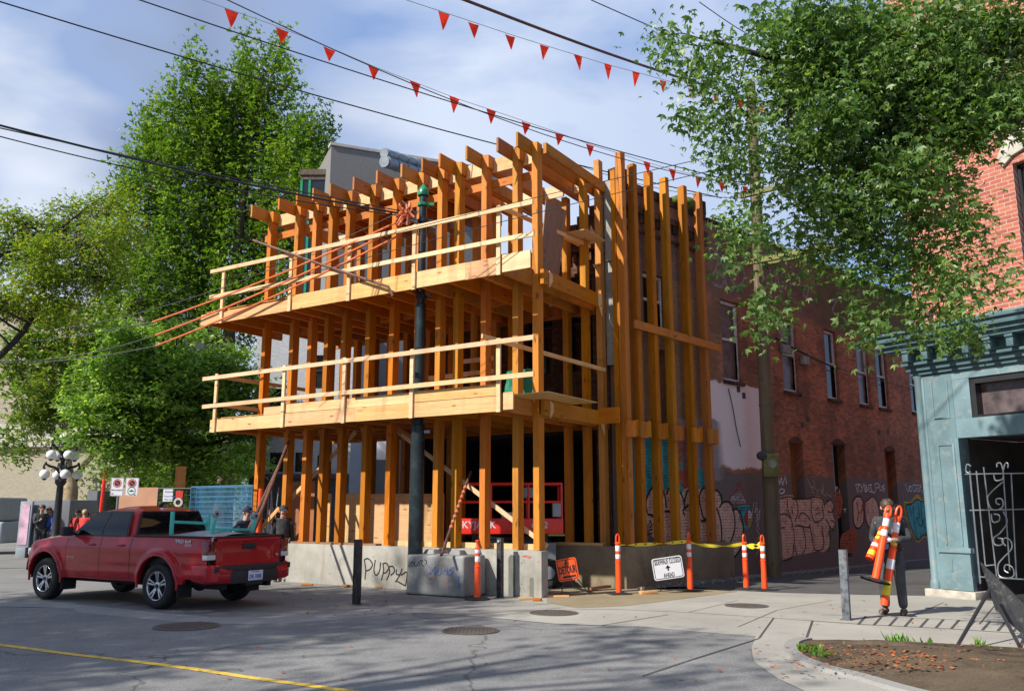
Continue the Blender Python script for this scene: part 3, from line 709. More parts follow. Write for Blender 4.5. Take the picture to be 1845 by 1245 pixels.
# steel props leaning against the left posts
def pipe(name,p,q,r,mat,label,grp=None):
    mb=MB(); mb.tube([p,p.lerp(q,.5),q],[r,r,r*.8],8); return tag(build(name,mb,mat,smooth=True),label,'pole',grp)
pipe('shoring_pole',D(446,958,18.2),D(515,812,20.4),.035,M_['rusty'],'thinner of two dark poles leaning on the far left timber posts')
pipe('shoring_pole',D(455,962,17.9),D(520,795,20.2),.04,M_['rusty'],'thicker of two dark poles leaning on the far left timber posts')
mb=MB(); p,q=D(795,1000,17.0),D(848,850,18.6); mb.tube([p,q],.03,8); o=build('striped_pole',mb,M_['rusty'],smooth=True); tag(o,'rusty prop wound with orange tape standing on the concrete block','pole')
WM[o.name]=Matrix.Identity(4); mb=MB(); d=(q-p)
for i in range(9):
    c=p+d*(.3+.06*i); mb.tube([c,c+d*.028],.036,8,)
build('orange_band',mb,M_['rope'],o,smooth=True)
# ---------------- concrete walls that carry the frame
cw=thing('concrete_wall','pale cast concrete wall under the timber frame, PUPPY1 sprayed in black','wall',tuple(C0))
# plinth in C0 frame: front face passes through C0
K=lambda a,z,o=0: C0+u*a-n*o+UZ*z
mb=MB(); mb.fb(K,0,9.0,0,.885,-.25,0); build('wall_body',mb,M_['conc'],cw,bevel=.012)
for a0,a1,zt in ((.60,.76,.80),(.18,.27,.42)):
    mb=MB(); mb.prism([(a0,.0),(a1,.0)]+[((a0+a1)/2+(a1-a0)/2*math.cos(i*math.pi/6),zt-.08+(a1-a0)/2*math.sin(i*math.pi/6)) for i in range(7)],K,.001,.005); build('form_mark',mb,M_['slot'],cw)
def kpx(x,y): p=onplane(x,y,C0,n); return ((p-C0).dot(u),p.z)
def zz(x,y): return (655+ (x-100)*(80/240.)*1.0, y)
mb=MB()
def st(pts,w,P,pf,o=.004,m=5,taper=False):
    q=cr([pf(x,y) for x,y in pts],m) if len(pts)>2 else [pf(*p) for p in pts]
    mb.ribbon(q,w,P,o,taper=taper)
q6=lambda x,y:(620+x/2.976, 920+y/2.976)
for pts in [[(108,262),(116,310),(112,368)],[(108,262),(130,256),(152,285),(140,312),(118,322)],[(168,262),(160,318),(172,345),(190,322),(196,275)],[(208,282),(212,320),(200,372)],[(205,285),(225,280),(240,305),(225,330),(208,334)],
    [(240,300),(244,330),(228,372)],[(238,300),(262,298),(270,325),(250,345)],[(282,312),(280,338),(298,342)],[(312,308),(298,345),(275,382)],[(305,345),(338,330),(330,400)],[(282,376),(330,402)]]:
    st([q6(*p) for p in pts],.030,K,kpx)
build('graffiti',mb,M_['blackd'],cw,label='PUPPY1 in thin black spray letters')
mb=MB()
for i in range(14):
    x=500+random.uniform(-4,8); st([(470+random.uniform(-3,3)+i*1.5,1032+random.uniform(-6,6)),(500+i*.3,1022+random.uniform(-6,8))],.05,K,kpx,o=.0035+i*.0003)
build('graffiti',mb,M_['bluesp'],cw,label='blue spray smear behind the truck')
mb=MB()
for pts in [[(930,272),(940,266)],[(955,246),(980,240),(1000,250)],[(960,240),(990,252),(1005,244)],[(1040,268),(1048,276)]]: st([q6(*p) for p in pts],.012,K,kpx)
build('graffiti',mb,M_['sredp'],cw,label='small faint red paint marks')
# anchor holes
mb=MB()
for a in (.45,1.7,3.0,4.3,5.6,7.0): 
    for z in (.25,.65): mb.lathe([(.012,-.002),(.012,.002),(.001,.002)],K(a,z,.001),-n,8)
build('tie_hole',mb,M_['joint'],cw)
# second wall: runs behind the gap, turns the corner along the alley
cw2=thing('concrete_wall','brown damp concrete wall under the tall timber posts, behind the SIDEWALK CLOSED sign','wall',tuple(C1))
K2=lambda s,z,o=0: C1+v*s+vn*o+UZ*z
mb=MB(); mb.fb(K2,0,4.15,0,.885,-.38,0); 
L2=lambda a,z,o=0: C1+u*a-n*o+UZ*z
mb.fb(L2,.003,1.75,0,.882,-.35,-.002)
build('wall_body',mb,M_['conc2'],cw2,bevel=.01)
# ---------------- tall paired posts along the alley side
sh=thing('post_row','row of six tall timber posts with block collars and one strap along the alley side','post row',tuple(C1))
S=[.30,.74,1.37,2.0,2.76,3.44]; TOP=[10.0,9.82,9.80,9.82,9.80,9.80]
def k2(name,mat,*bx,label=None):
    mb=MB()
    for s0,s1,o0,o1,z0,z1 in bx:
        o=K2(s0,z0,o0); L=[(abs(s1-s0),v*(s1-s0)),(abs(o1-o0),vn*(o1-o0)),(z1-z0,UZ*(z1-z0))]; L.sort(key=lambda t:-t[0]); mb.box(o,L[0][1],L[1][1],L[2][1])
    return build(name,mb,mat,sh)
for s,t_ in zip(S,TOP):
    k2('post',M_['post'],(s-.07,s+.07,-.24,-.05,.89,t_))
    k2('collar',M_['post'],(s-.15,s+.12,-.045,.04,3.26,3.62))
    if s<3.4: k2('collar',M_['post'],(s+.22,s+.34,-.16,-.05,3.30,3.66))
k2('collar',M_['post'],(3.62,3.76,-.2,-.04,3.26,3.62))
k2('post',M_['post'],(.30-.07,.30+.07,-.40,-.26,.89,9.6))
mb=MB(); mb.bar(K2(.52,5.86,-.02),K2(3.98,5.72,-.02),.05,.19); build('strap',mb,M_['post'],sh)
mb=MB(); mb.fb(lambda a,z,o=0:A(a,2.5,z)-n*o,-.62,-.1,3.55,3.9,0,.08); build('collar',mb,M_['post'],sh)
def wallgrid(mb, P, s0, s1, z0, z1, holes=(), depth=.22, mi=0, thick=.3, top=None, ends=True):
    ss=sorted(set([s0,s1]+[h[0] for h in holes]+[h[1] for h in holes])); zs=sorted(set([z0,z1]+[h[2] for h in holes]+[h[3] for h in holes]))
    for a,b_ in zip(ss,ss[1:]):
        for c,d in zip(zs,zs[1:]):
            mx,mz=(a+b_)/2,(c+d)/2
            if any(h[0]<mx<h[1] and h[2]<mz<h[3] for h in holes): continue
            q=[(a,c),(b_,c),(b_,d),(a,d)]
            mb.face([P(x,z,0) for x,z in q],q,mi)
            mb.face([P(x,z,-thick) for x,z in q][::-1],q[::-1],mi)
    for h in holes:
        a,b_,c,d=h[:4]
        for (x0,zz0),(x1,zz1) in (((a,c),(a,d)),((b_,d),(b_,c)),((b_,c),(a,c)),((a,d),(b_,d))):
            mb.face([P(x0,zz0,0),P(x1,zz1,0),P(x1,zz1,-thick),P(x0,zz0,-thick)],[(x0,zz0),(x1,zz1),(x1+.01,zz1+thick),(x0+.01,zz0+thick)],mi)
    mb.face([P(s0,z1,0),P(s1,z1,0),P(s1,z1,-thick),P(s0,z1,-thick)],[(s0,0),(s1,0),(s1,thick),(s0,thick)],mi)
    if ends:
        for s in (s0,s1): mb.face([P(s,z0,0),P(s,z1,0),P(s,z1,-thick),P(s,z0,-thick)],[(0,z0),(0,z1),(thick,z1),(thick,z0)],mi)
def sash_window(parent,P,s0,s1,z0,z1,fm,gm,rec=.12,sill=None,fw=.06,mid=True,curt=None,label=None):
    f=MB(); o0,o1=-rec-.04,-rec+.02
    f.fb(P,s0,s0+fw,z0,z1,o0,o1); f.fb(P,s1-fw,s1,z0,z1,o0,o1); f.fb(P,s0+fw,s1-fw,z1-fw,z1,o0,o1); f.fb(P,s0+fw,s1-fw,z0,z0+fw,o0,o1)
    zm=(z0+z1)/2+.05
    if mid: f.fb(P,s0+fw,s1-fw,zm-.03,zm+.03,o0+.005,o1-.004)
    w=build('window',f,fm,parent,bevel=.004,label=label)
    g=MB(); g.fb(P,s0+fw*.6,s1-fw*.6,z0+fw*.6,z1-fw*.6,-rec-.045,-rec-.03); build('pane',g,gm,w)
    if sill: g=MB(); g.fb(P,s0-.06,s1+.06,z0-.1,z0-.004,-rec,.06); build('sill',g,sill,w,bevel=.006)
    return w
# ================= old brick building along the alley
OB=thing('brick_building','old sooty red brick building along the alley, covered in graffiti with a white painted patch','building',tuple(W0))
win=[(1.36,2.2,5.95,7.35),(4.66,5.55,5.0,7.22),(7.72,8.6,5.0,7.15),(10.32,11.1,5.0,7.2),(12.45,13.3,5.0,7.1),(13.85,14.68,5.0,7.12),(16.5,17.35,5.05,7.0),(20.0,20.9,5.0,7.0),(1.5,2.15,3.6,5.5)]
doors=[(7.82,8.55,1.75,3.55),(10.34,11.15,.25,3.62),(14.0,14.75,1.85,3.58),(16.9,17.4,1.6,3.0)]
mb=MB(); wallgrid(mb,W,.5,30,0,9.28,win+doors,thick=.35)
build('alley_wall',mb,M_['brickA'],OB)
WC=W0+v*.5
FW=lambda a,z,o=0: WC+u*a-n*o+UZ*z
FW2=lambda a,z,o=0: WC+u*a-n*(o-.004)+UZ*z
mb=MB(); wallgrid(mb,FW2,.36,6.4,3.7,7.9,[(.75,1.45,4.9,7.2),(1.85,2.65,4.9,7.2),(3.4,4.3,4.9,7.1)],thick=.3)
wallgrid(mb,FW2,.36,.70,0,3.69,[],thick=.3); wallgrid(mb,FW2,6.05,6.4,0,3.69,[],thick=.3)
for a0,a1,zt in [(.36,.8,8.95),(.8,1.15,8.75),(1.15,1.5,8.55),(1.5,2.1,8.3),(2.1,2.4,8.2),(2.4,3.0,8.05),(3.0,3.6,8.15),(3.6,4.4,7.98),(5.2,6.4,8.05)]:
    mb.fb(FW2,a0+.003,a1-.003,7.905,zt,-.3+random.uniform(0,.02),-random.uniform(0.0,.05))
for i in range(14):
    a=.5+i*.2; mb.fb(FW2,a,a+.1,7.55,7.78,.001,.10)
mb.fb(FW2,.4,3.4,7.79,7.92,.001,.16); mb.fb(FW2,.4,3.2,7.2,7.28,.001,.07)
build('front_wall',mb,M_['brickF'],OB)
for h in ((.75,1.45,4.9,7.2),(1.85,2.65,4.9,7.2),(3.4,4.3,4.9,7.1)):
    sash_window(OB,FW2,*h,M_['black'],M_['glass'],rec=.2)
# dark shell: rear and left walls, floors, roof
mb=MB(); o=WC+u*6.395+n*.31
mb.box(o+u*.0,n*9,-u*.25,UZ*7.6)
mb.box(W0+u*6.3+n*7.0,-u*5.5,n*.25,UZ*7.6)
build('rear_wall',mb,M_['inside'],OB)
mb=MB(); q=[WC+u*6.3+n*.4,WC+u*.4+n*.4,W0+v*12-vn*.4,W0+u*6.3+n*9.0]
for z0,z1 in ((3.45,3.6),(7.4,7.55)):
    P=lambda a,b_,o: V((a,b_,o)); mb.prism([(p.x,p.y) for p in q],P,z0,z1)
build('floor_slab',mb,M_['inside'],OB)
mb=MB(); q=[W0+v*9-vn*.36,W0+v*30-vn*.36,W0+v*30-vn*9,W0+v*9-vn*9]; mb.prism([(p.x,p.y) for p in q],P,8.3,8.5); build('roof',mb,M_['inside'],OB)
mb=MB(); mb.fb(W,.5,2.6,9.285,9.50,-.36,.06); mb.fb(W,2.5,4.1,9.285,9.42,-.34,.04); mb.fb(W,4.15,30,9.285,9.36,-.38,.05)
for i in range(11):
    s=.6+i*.33; mb.fb(W,s,s+.17,8.55,8.75,.001,.07)
mb.fb(W,.52,4.05,8.76,8.9,.001,.10); mb.fb(W,.5,4.0,8.3,8.36,.001,.05)
for (s,w_,h) in ((.5,.4,.3),(2.9,.9,.18),(3.85,.3,.3)): mb.fb(W,s,s+w_,9.43,9.5+h,-.3,.02)
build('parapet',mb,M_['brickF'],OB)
mb=MB(); mb.sphere(W(3.3,9.55,-.1),.33,12,7,.6); mb.sphere(W(2.9,9.5,-.1),.25,12,7,.6); build('moss_clump',mb,M_['moss'],OB,smooth=True)
# pale boards up the corner
mb=MB()
def bx(x0,x1,y0,y1,d): 
    q=WC-n*d; a=onplane(x0,(y0+y1)/2,q,n); b_=onplane(x1,(y0+y1)/2,q,n); t=onplane((x0+x1)/2,y0,q,n).z; e=onplane((x0+x1)/2,y1,q,n).z
    s0=(a-WC).dot(u); s1=(b_-WC).dot(u); mb.fb(FW,min(s0,s1),max(s0,s1),e,t,.0,d)
bx(1089,1107,325,470,.12); bx(1092,1112,472,657,.09); bx(1090,1094,330,640,.05)
build('corner_board',mb,M_['board'],OB,bevel=.006)
mb=MB(); mb.fb(FW,.02,.10,3.7,9.3,.0,.03); build('corner_board',mb,M_['black'],OB)
for i,h in enumerate(win):
    if i==8: continue
    w=sash_window(OB,W,h[0]+.02,h[1]-.02,h[2]+.02,h[3]-.02,M_['white'],M_['glassb'] if i in(1,2,4) else M_['glass'],rec=.10,sill=M_['brickF'],fw=.075)
mb=MB(); h=win[8]; mb.fb(W,h[0],h[1],h[2],h[3],-.2,-.15); build('board',mb,M_['plydark'],OB,label='brown board closing a low opening behind the tall posts')
for i,(a,b_,c,d) in enumerate(doors):
    mb=MB(); mb.fb(W,a,b_,c,d,-.30,-.26)
    for k in range(1,5): mb.fb(W,a+(b_-a)*k/5-.006,a+(b_-a)*k/5+.006,c,d-.05,-.259,-.25)
    dd=build('door',mb,M_['plydark'] if i!=1 else M_['black'],OB)
    if i==1:
        mb=MB(); mb.fb(W,a+.02,a+.1,c,d,-.255,-.02); build('post',mb,M_['black'],dd)
    mb=MB(); k=8
    arc=[(a-.05,d)]+[(a-.05+(b_-a+.1)*j/k, d+.02+.16*math.sin(math.pi*j/k)) for j in range(k+1)]+[(b_+.05,d)]
    if i in (0,2,1): mb.prism(arc,W,.002,.03); build('arch',mb,M_['brickF'],dd)
    if i==2: mb=MB(); mb.fb(W,a+.3,a+.5,c+.65,c+1.0,-.258,-.24); build('vent',mb,M_['black'],dd)
# vent holes in the brick, an old cable and conduit
for s,z in ((8.55,4.0),(13.6,4.1),(14.3,4.15),(8.9,4.2),(5.5,4.6),(5.25,4.75)): mb=MB(); mb.fb(W,s,s+.16,z,z+.16,.001,.006); build('vent_hole',mb,M_['joint'],OB)
mb=MB(); mb.fb(W,.5,.62,.9,3.5,.001,.02); build('corner_board',mb,M_['board'],OB,label='flaking white strip at the foot of the corner')
mb=MB(); q=[W(*wpx(x,y),.04) for x,y in ((1310,700),(1318,735),(1324,770),(1332,805))]; mb.tube(cr(q,5),.012,6); build('loose_cable',mb,M_['wire'],OB)
mb=MB(); q=[W(*wpx(x,y),.09) for x,y in ((1393,610),(1425,628),(1465,648),(1500,662),(1560,680),(1640,702))]; mb.tube(cr(q,4),[.03]*13+[.012]*8,6); build('conduit',mb,M_['wire'],OB)
mb=MB(); mb.fb(W,*sorted([wpx(1404,628)[0],wpx(1418,628)[0]]),6.1,6.35,.03,.12); mb.fb(W,*sorted([wpx(1440,640)[0],wpx(1452,640)[0]]),5.9,6.15,.03,.12); build('junction_box',mb,M_['board'],OB)
# ---- graffiti on the alley wall
z1=lambda x,y:(1280+x*420/1845., 820+y*240/1054.)     # zoomed coordinates -> photo
z5=lambda x,y:(1040+x*360/1494., 760+y*300/1245.)
def blob(pts,mat_,o,zf,m=5,outline=None,ow=.05,name='graffiti',label=None,om=None):
    q=cr([wpx(*zf(x,y)) for x,y in pts],m,closed=True); mb=MB(); mb.poly(q,W,o); g_=build(name,mb,mat_,OB,label=label)
    if outline:
        mb=MB(); mb.ribbon(q+[q[0],q[1]],ow,W,o+.003); build('outline',mb,outline,g_)
    return g_
def strokes(lst,w,mat_,o,zf,label=None,taper=False,name='graffiti',m=4):
    mb=MB()
    for pts in lst:
        q=[wpx(*zf(x,y)) for x,y in pts]
        if len(q)>2: q=cr(q,m)
        mb.ribbon(q,w,W,o,taper=taper); o+=.0004
    return build(name,mb,mat_,OB,label=label)
# bubble letters right of the utility pole
blob([(535,340),(640,315),(680,345),(780,345),(840,320),(885,345),(900,400),(950,355),(975,395),(960,450),(985,540),(960,585),(930,600),(945,700),(900,760),(830,760),(760,780),(690,790),(640,800),(560,830),(540,760),(548,600),(535,470)],M_['pink'],.006,z1,m=4,label='pink bubble letters outlined in black')
strokes([[(535,345),(600,330),(640,330),(690,350)],[(690,350),(780,340),(830,330),(885,350),(905,420)],[(550,470),(590,465),(630,500),(655,580),(665,700),(680,790)],[(605,345),(612,440),(640,500)],[(640,345),(680,360),(690,450),(665,525)],[(640,400),(650,470)],
   [(690,500),(720,455),(755,470),(790,515)],[(665,560),(720,560),(745,640),(750,730),(720,790)],[(800,345),(795,420),(815,520),(860,520),(895,480),(880,400)],[(780,540),(800,640),(820,740),(870,750),(895,700),(880,560)],
   [(905,500),(940,560),(945,680),(930,760)],[(915,365),(950,355),(975,400),(955,450),(925,440)],[(950,510),(985,540),(965,590),(945,560)],[(560,830),(640,810),(655,700)],[(548,575),(585,572)],[(680,555),(790,573)]],.035,M_['blackw'],.010,z1)
strokes([[(820,440),(850,415),(865,440)],[(845,405),(850,470)],[(825,470),(868,455)]],.02,M_['blackw'],.012,z1)
# round pink letters behind the tall posts
blob([(520,560),(560,490),(620,500),(640,560),(660,510),(700,490),(740,520),(780,540),(800,500),(850,490),(900,500),(940,480),(975,560),(1000,500),(1050,520),(1080,600),(1140,600),(1170,650),(1215,670),(1240,760),(1235,880),(1200,990),(1150,1010),(1130,960),(1140,905),(1080,905),(960,905),(800,905),(640,905),(560,860),(520,740)],M_['pink'],.006,z5,m=4,label='round pink bubble letters behind the tall posts')
strokes([[(520,680),(515,580),(560,490),(610,480),(650,540),(665,640)],[(665,540),(690,495),(750,510),(790,570),(800,640)],[(800,600),(820,520),(870,495),(905,560)],[(905,620),(920,520),(960,490),(1000,520),(1040,510),(1078,560),(1075,610)],[(905,560),(935,700),(960,730)],
   [(1060,640),(1090,600),(1140,605),(1170,680),(1175,800),(1140,910)],[(1155,660),(1190,650),(1225,700),(1240,800),(1225,930),(1170,1010),(1130,1000)],[(1040,640),(1070,740),(1078,860),(1070,900)],[(520,690),(560,700),(600,750)],[(650,670),(690,670),(720,720)],[(800,700),(790,660),(830,620)],[(920,740),(960,735),(1000,700)]],.055,M_['blackw'],.010,z5)
strokes([[(530,780),(540,740),(555,770),(535,790)],[(535,810),(560,800)],[(520,840),(560,830)],[(1080,900),(1095,885),(1100,905)]],.03,M_['blackw'],.012,z5)
blob([(640,140),(700,130),(740,300),(700,480),(660,470),(600,300)],M_['spteal'],.004,z5,name='graffiti'); blob([(905,350),(945,375),(975,440),(975,480),(900,480)],M_['spteal'],.008,z5)
blob([(500,210),(545,220),(560,430),(520,460),(500,330)],M_['spteal'],.004,z5); blob([(770,370),(840,380),(850,480),(800,500),(770,450)],M_['sporg'],.004,z5)
# grey hooded shape with red outline, small teal panel, squiggles
blob([(1140,610),(1150,555),(1195,510),(1205,470),(1225,510),(1250,560),(1258,612)],M_['spgrey'],.006,z5,outline=M_['spred'],ow=.04)
strokes([[(1205,515),(1190,490),(1210,445),(1218,480),(1210,510)]],.03,M_['spred'],.011,z5)
strokes([[(1150,580),(1158,555),(1172,560),(1165,580),(1180,575)],[(1190,560),(1200,580)],[(1210,545),(1205,590)],[(1215,590),(1240,580),(1250,600)]],.018,M_['spwhite'],.012,z5)
blob([(1205,628),(1285,625),(1292,700),(1290,795),(1248,795),(1210,720)],M_['spteal'],.006,z5,m=2)
blob([(1245,720),(1262,665),(1275,660),(1275,775),(1255,765)],M_['spred'],.010,z5); blob([(1277,660),(1300,680),(1306,715),(1277,718)],M_['spwhite'],.010,z5); blob([(1277,722),(1306,722),(1295,770),(1277,778)],M_['spyel'],.010,z5)
strokes([[(1212,645),(1262,640)],[(1212,662),(1255,660)]],.02,M_['blackw'],.011,z5)
strokes([[(1340,600),(1325,680),(1345,640),(1340,720),(1365,650),(1350,760),(1340,800),(1360,850),(1330,900),(1355,940),(1335,1000)],[(1320,600),(1305,690)],[(1345,690),(1360,720),(1335,740),(1360,800)]],.022,M_['spwhite'],.008,z5)
# tags in pale paint
strokes([[(525,210),(540,190),(545,230),(560,180),(570,235),(590,170),(600,230)],[(540,290),(560,265),(585,280),(570,300),(545,300)]],.045,M_['spwhite'],.008,z1)
strokes([[(765,180),(800,270)],[(815,190),(820,270)],[(885,215),(880,310)],[(790,250),(815,255),(800,285),(820,300)],[(830,260),(845,290),(858,255),(840,310)],[(862,270),(885,275),(870,300)],[(895,240),(892,310),(920,320)],[(910,300),(960,330)]],.022,M_['pink'],.008,z1,label='thin pink tag above the bubble letters')
RY=[[(1150,240),(1165,300)],[(1145,235),(1180,230),(1165,262),(1190,290)],[(1185,225),(1200,260),(1215,215)],[(1200,260),(1195,290)],[(1215,235),(1222,290)],[(1215,235),(1240,245),(1222,262),(1245,275),(1222,290)],[(1275,235),(1250,240),(1255,285),(1280,285)],[(1253,262),(1272,260)],[(1262,225),(1280,290),(1300,292)],
  [(1300,240),(1305,290)],[(1295,230),(1325,225),(1330,250),(1305,262)],[(1335,230),(1340,280),(1360,260),(1345,245)],[(1375,235),(1355,250),(1375,265),(1360,290)]]
strokes(RY,.038,M_['spwhite'],.008,z1,label='RYBEL tag in pale paint')
VO=[[(1540,225),(1560,290),(1575,240)],[(1575,245),(1590,250),(1592,280),(1575,280),(1575,245)],[(1620,235),(1600,240),(1605,280),(1622,280),(1622,262)],[(1645,235),(1625,240),(1632,285),(1650,280)],[(1632,262),(1645,258)],[(1652,290),(1650,240),(1668,245),(1655,262),(1672,290)],[(1685,235),(1678,300)]]
strokes(VO,.03,M_['spwhite'],.008,z1,label='VOGER tag in pale paint')
strokes([[(1530,310),(1525,350)],[(1545,315),(1550,350),(1560,320)],[(1570,325),(1580,350)]],.03,M_['spgrey'],.008,z1)
strokes([[(985,250),(988,290)],[(985,250),(1005,255),(988,270)],[(1015,262),(1022,300)],[(1050,430),(1070,425),(1060,450)]],.03,M_['spwhite'],.008,z1)
# letters behind the man, and the blue piece by the teal column
blob([(1130,360),(1160,325),(1195,340),(1210,420),(1210,520),(1175,575),(1140,550),(1128,450)],M_['pink'],.006,z1,outline=M_['blackw'],ow=.05)
strokes([[(1155,365),(1168,450),(1160,520)]],.04,M_['blackw'],.011,z1); strokes([[(1180,540),(1215,340),(1225,480)],[(1165,470),(1240,380)],[(1190,380),(1230,520)]],.03,M_['spred'],.012,z1)
blob([(1215,400),(1250,350),(1290,330),(1330,420),(1330,560),(1250,560)],M_['pink'],.006,z1,outline=M_['blackw'],ow=.04)
blob([(1030,640),(1080,600),(1130,570),(1160,640),(1150,760),(1080,770),(1030,740)],M_['sporg'],.006,z1); blob([(985,300),(1020,290),(1045,360),(1030,480),(990,490)],M_['sporg'],.005,z1)
blob([(1530,370),(1580,365),(1635,310),(1680,350),(1720,345),(1745,400),(1770,480),(1790,560),(1785,640),(1740,670),(1690,650),(1640,690),(1600,640),(1560,560),(1540,470)],M_['spyel'],.005,z1)
blob([(1545,395),(1590,385),(1630,350),(1670,365),(1712,365),(1722,430),(1755,480),(1775,570),(1765,640),(1730,655),(1690,625),(1640,668),(1610,620),(1575,540),(1555,460)],M_['spteal'],.008,z1,outline=M_['blackw'],ow=.05)
strokes([[(1600,400),(1610,520),(1640,660)],[(1640,380),(1650,480),(1625,500)],[(1665,380),(1670,500),(1690,560),(1700,620)],[(1700,480),(1735,470)],[(1630,500),(1660,560),(1690,500)],[(1720,520),(1745,640),(1760,760)]],.035,M_['blackw'],.013,z1)
blob([(445,380),(500,370),(530,400),(520,520),(525,640),(500,770),(460,740),(470,620),(440,540),(460,470)],M_['spyel'],.006,z1,label='yellow spray blobs beside the utility pole')
strokes([[(480,450),(500,470),(480,520),(510,560),(485,610)],[(490,650),(510,690),(480,740)],[(510,460),(490,540),(515,600)]],.035,M_['blackw'],.010,z1)
# big grey letters on the sooty parapet
zp=lambda x,y:(1250+x*595/1482., 400+y*500/1245.)
strokes([[(140,180),(105,190),(100,225),(130,250),(125,290),(80,275)],[(70,130),(75,165)],[(95,130),(90,165)],[(130,190),(125,150),(150,300),(200,290)],[(190,190),(160,240),(185,285),(225,260),(215,200),(190,190)],[(120,110),(100,130),(115,165)]],.10,M_['spgrey'],.008,zp,label='SLO in big faded grey letters high on the wall')
strokes([[(340,210),(360,320),(370,230),(390,330),(400,250)],[(430,240),(435,330)],[(470,260),(500,340),(520,270)],[(600,360),(640,350),(620,400),(650,420)],[(700,370),(690,430)],[(740,400),(770,390),(750,440)],[(860,420),(880,500)]],.09,M_['spgrey'],.008,zp)
# ================= corner building with teal shopfront
RB=thing('brick_building','bright orange brick corner building with a teal shopfront and iron gate','building',tuple(DD))
mb=MB(); wallgrid(mb,R,0,7.0,5.36,14,[(2.30,3.15,5.9,8.2)],thick=.3); AL=lambda s,z,o=0: DD+v*s-vn*o+UZ*z
wallgrid(mb,lambda s,z,o=0: DD+v*s-vn*o+td*.02+UZ*z,.004,14,0,14,[],thick=.3,ends=False); build('upper_wall',mb,M_['brickR'],RB)
sash_window(RB,R,2.32,3.13,5.92,8.18,M_['black'],M_['glass'],rec=.15)
mb=MB(); arc=[(2.14,8.18),(2.06,8.40),(2.26,8.75),(2.72,8.9),(3.18,8.75),(3.36,8.4),(3.28,8.18),(3.06,8.35),(2.72,8.45),(2.36,8.35)]; mb.prism(arc,R,.002,.07); build('window_arch',mb,M_['cream'],RB,bevel=.01)
# shopfront
mb=MB()
mb.fb(R,.02,.72,.30,4.35,-.25,.06); mb.fb(R,.72,7,3.05,3.42,-.25,.05); mb.fb(R,.72,1.06,3.42,4.2,-.25,.05); mb.fb(R,.72,7,4.2,4.36,-.25,.055)
mb.fb(R,.68,.76,.30,3.05,-.25,.09); mb.fb(R,.10,.13,.9,4.3,.06,.072)
mb.fb(R,.30,.34,1.0,2.95,.06,.078); mb.fb(R,.62,.655,1.0,2.95,.06,.078); mb.fb(R,.34,.62,2.92,2.95,.06,.078)
mb.fb(R,.28,.31,3.45,4.2,.06,.075); mb.fb(R,.60,.63,3.45,4.2,.06,.075); mb.fb(R,.31,.60,3.45,3.48,.06,.075)
mb.fb(R,.14,.82,.86,.95,.0,.13); mb.fb(R,.14,.80,.16,.42,.0,.12); mb.fb(R,.17,.78,.42,.86,.0,.095)
mb.fb(R,.38,.42,.5,.75,.095,.108)
build('shopfront',mb,M_['teal'],RB,bevel=.006)
mb=MB(); mb.lathe([(.10,.15),(.115,.2),(.10,.3),(.085,.34),(.085,4.28),(.10,4.3),(.11,4.36)],R(.0,0,.02),UZ,20); build('corner_column',mb,M_['teal'],RB,smooth=True)
mb=MB(); mb.fb(R,-.16,.86,0,.15,-.3,.18); build('plinth',mb,M_['stone'],RB,bevel=.015)
mb=MB(); prof=[(.10,4.36),(.18,4.42),(.18,4.5),(.24,4.58),(.24,4.66)]
for (o_,z0,z1,ext) in ((.12,4.37,4.45,.1),(.18,4.452,4.56,.16),(.26,4.562,4.62,.22),(.2,4.622,4.86,.12),(.50,4.862,4.95,.42),(.58,4.952,5.04,.52),(.66,5.042,5.16,.62),(.72,5.162,5.22,.70)):
    mb.fb(R,-ext,7,z0,z1,-.3,o_)
build('cornice',mb,M_['tealshade'],RB,bevel=.012)
mb=MB(); o_=0
mb.prism([(0,5.222),(7,5.222),(7,5.40),(0,5.40)],R,-.05,.08); c=[R(-.70,5.222,.72),R(7,5.222,.72),R(7,5.34,.08),R(-.25,5.34,.08)]; mb.face(c); mb.face([R(-.70,5.222,.72),R(-.25,5.34,.08),R(-.2,5.34,-.3),R(-.7,5.222,-.3)])
build('flashing',mb,M_['teal'],RB)
for i in range(14):
    s=-.05+.42*i; mb=MB(); mb.fb(R,s,s+.13,4.63,4.86,.2,.45); mb.fb(R,s-.01,s+.14,4.80,4.858,.2,.48); build('dentil',mb,M_['tealshade'],RB,bevel=.008)
f=MB(); f.fb(R,1.06,1.16,3.42,4.2,-.2,.02); f.fb(R,1.16,2.9,4.08,4.2,-.2,.02); f.fb(R,1.16,2.9,3.42,3.47,-.2,.02); f.fb(R,2.2,2.28,3.47,4.08,-.2,.02)
w=build('transom_window',f,M_['black'],RB); g_=MB(); g_.fb(R,1.12,2.95,3.44,4.15,-.22,-.19); build('pane',g_,M_['glassb'],w)
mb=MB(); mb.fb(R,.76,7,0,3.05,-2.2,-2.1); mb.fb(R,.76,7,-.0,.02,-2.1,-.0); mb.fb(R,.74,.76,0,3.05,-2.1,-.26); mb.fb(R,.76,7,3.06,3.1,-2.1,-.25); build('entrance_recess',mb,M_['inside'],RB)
mb=MB(); mb.fb(R,1.78,1.86,.2,2.3,-.9,-.85); mb.fb(R,1.86,2.8,2.2,2.3,-.9,-.85); mb.fb(R,1.86,2.8,.2,.3,-.9,-.85); dd=build('door',mb,M_['teal'],RB); mb=MB(); mb.fb(R,1.86,2.8,.3,2.2,-.89,-.87); build('pane',mb,M_['glass'],dd)
# vent pipes on the cornice
for x,y in ((1662,560),(1720,575)):
    mb=MB(); p=onplane(x,595,DD+tn*.35,tn); mb.tube([V((p.x,p.y,5.3)),V((p.x,p.y,5.75))],.025,8); mb.tube([V((p.x,p.y,5.72)),V((p.x,p.y,5.95))],.05,10)
    build('cornice_light',mb,M_['black'],RB)
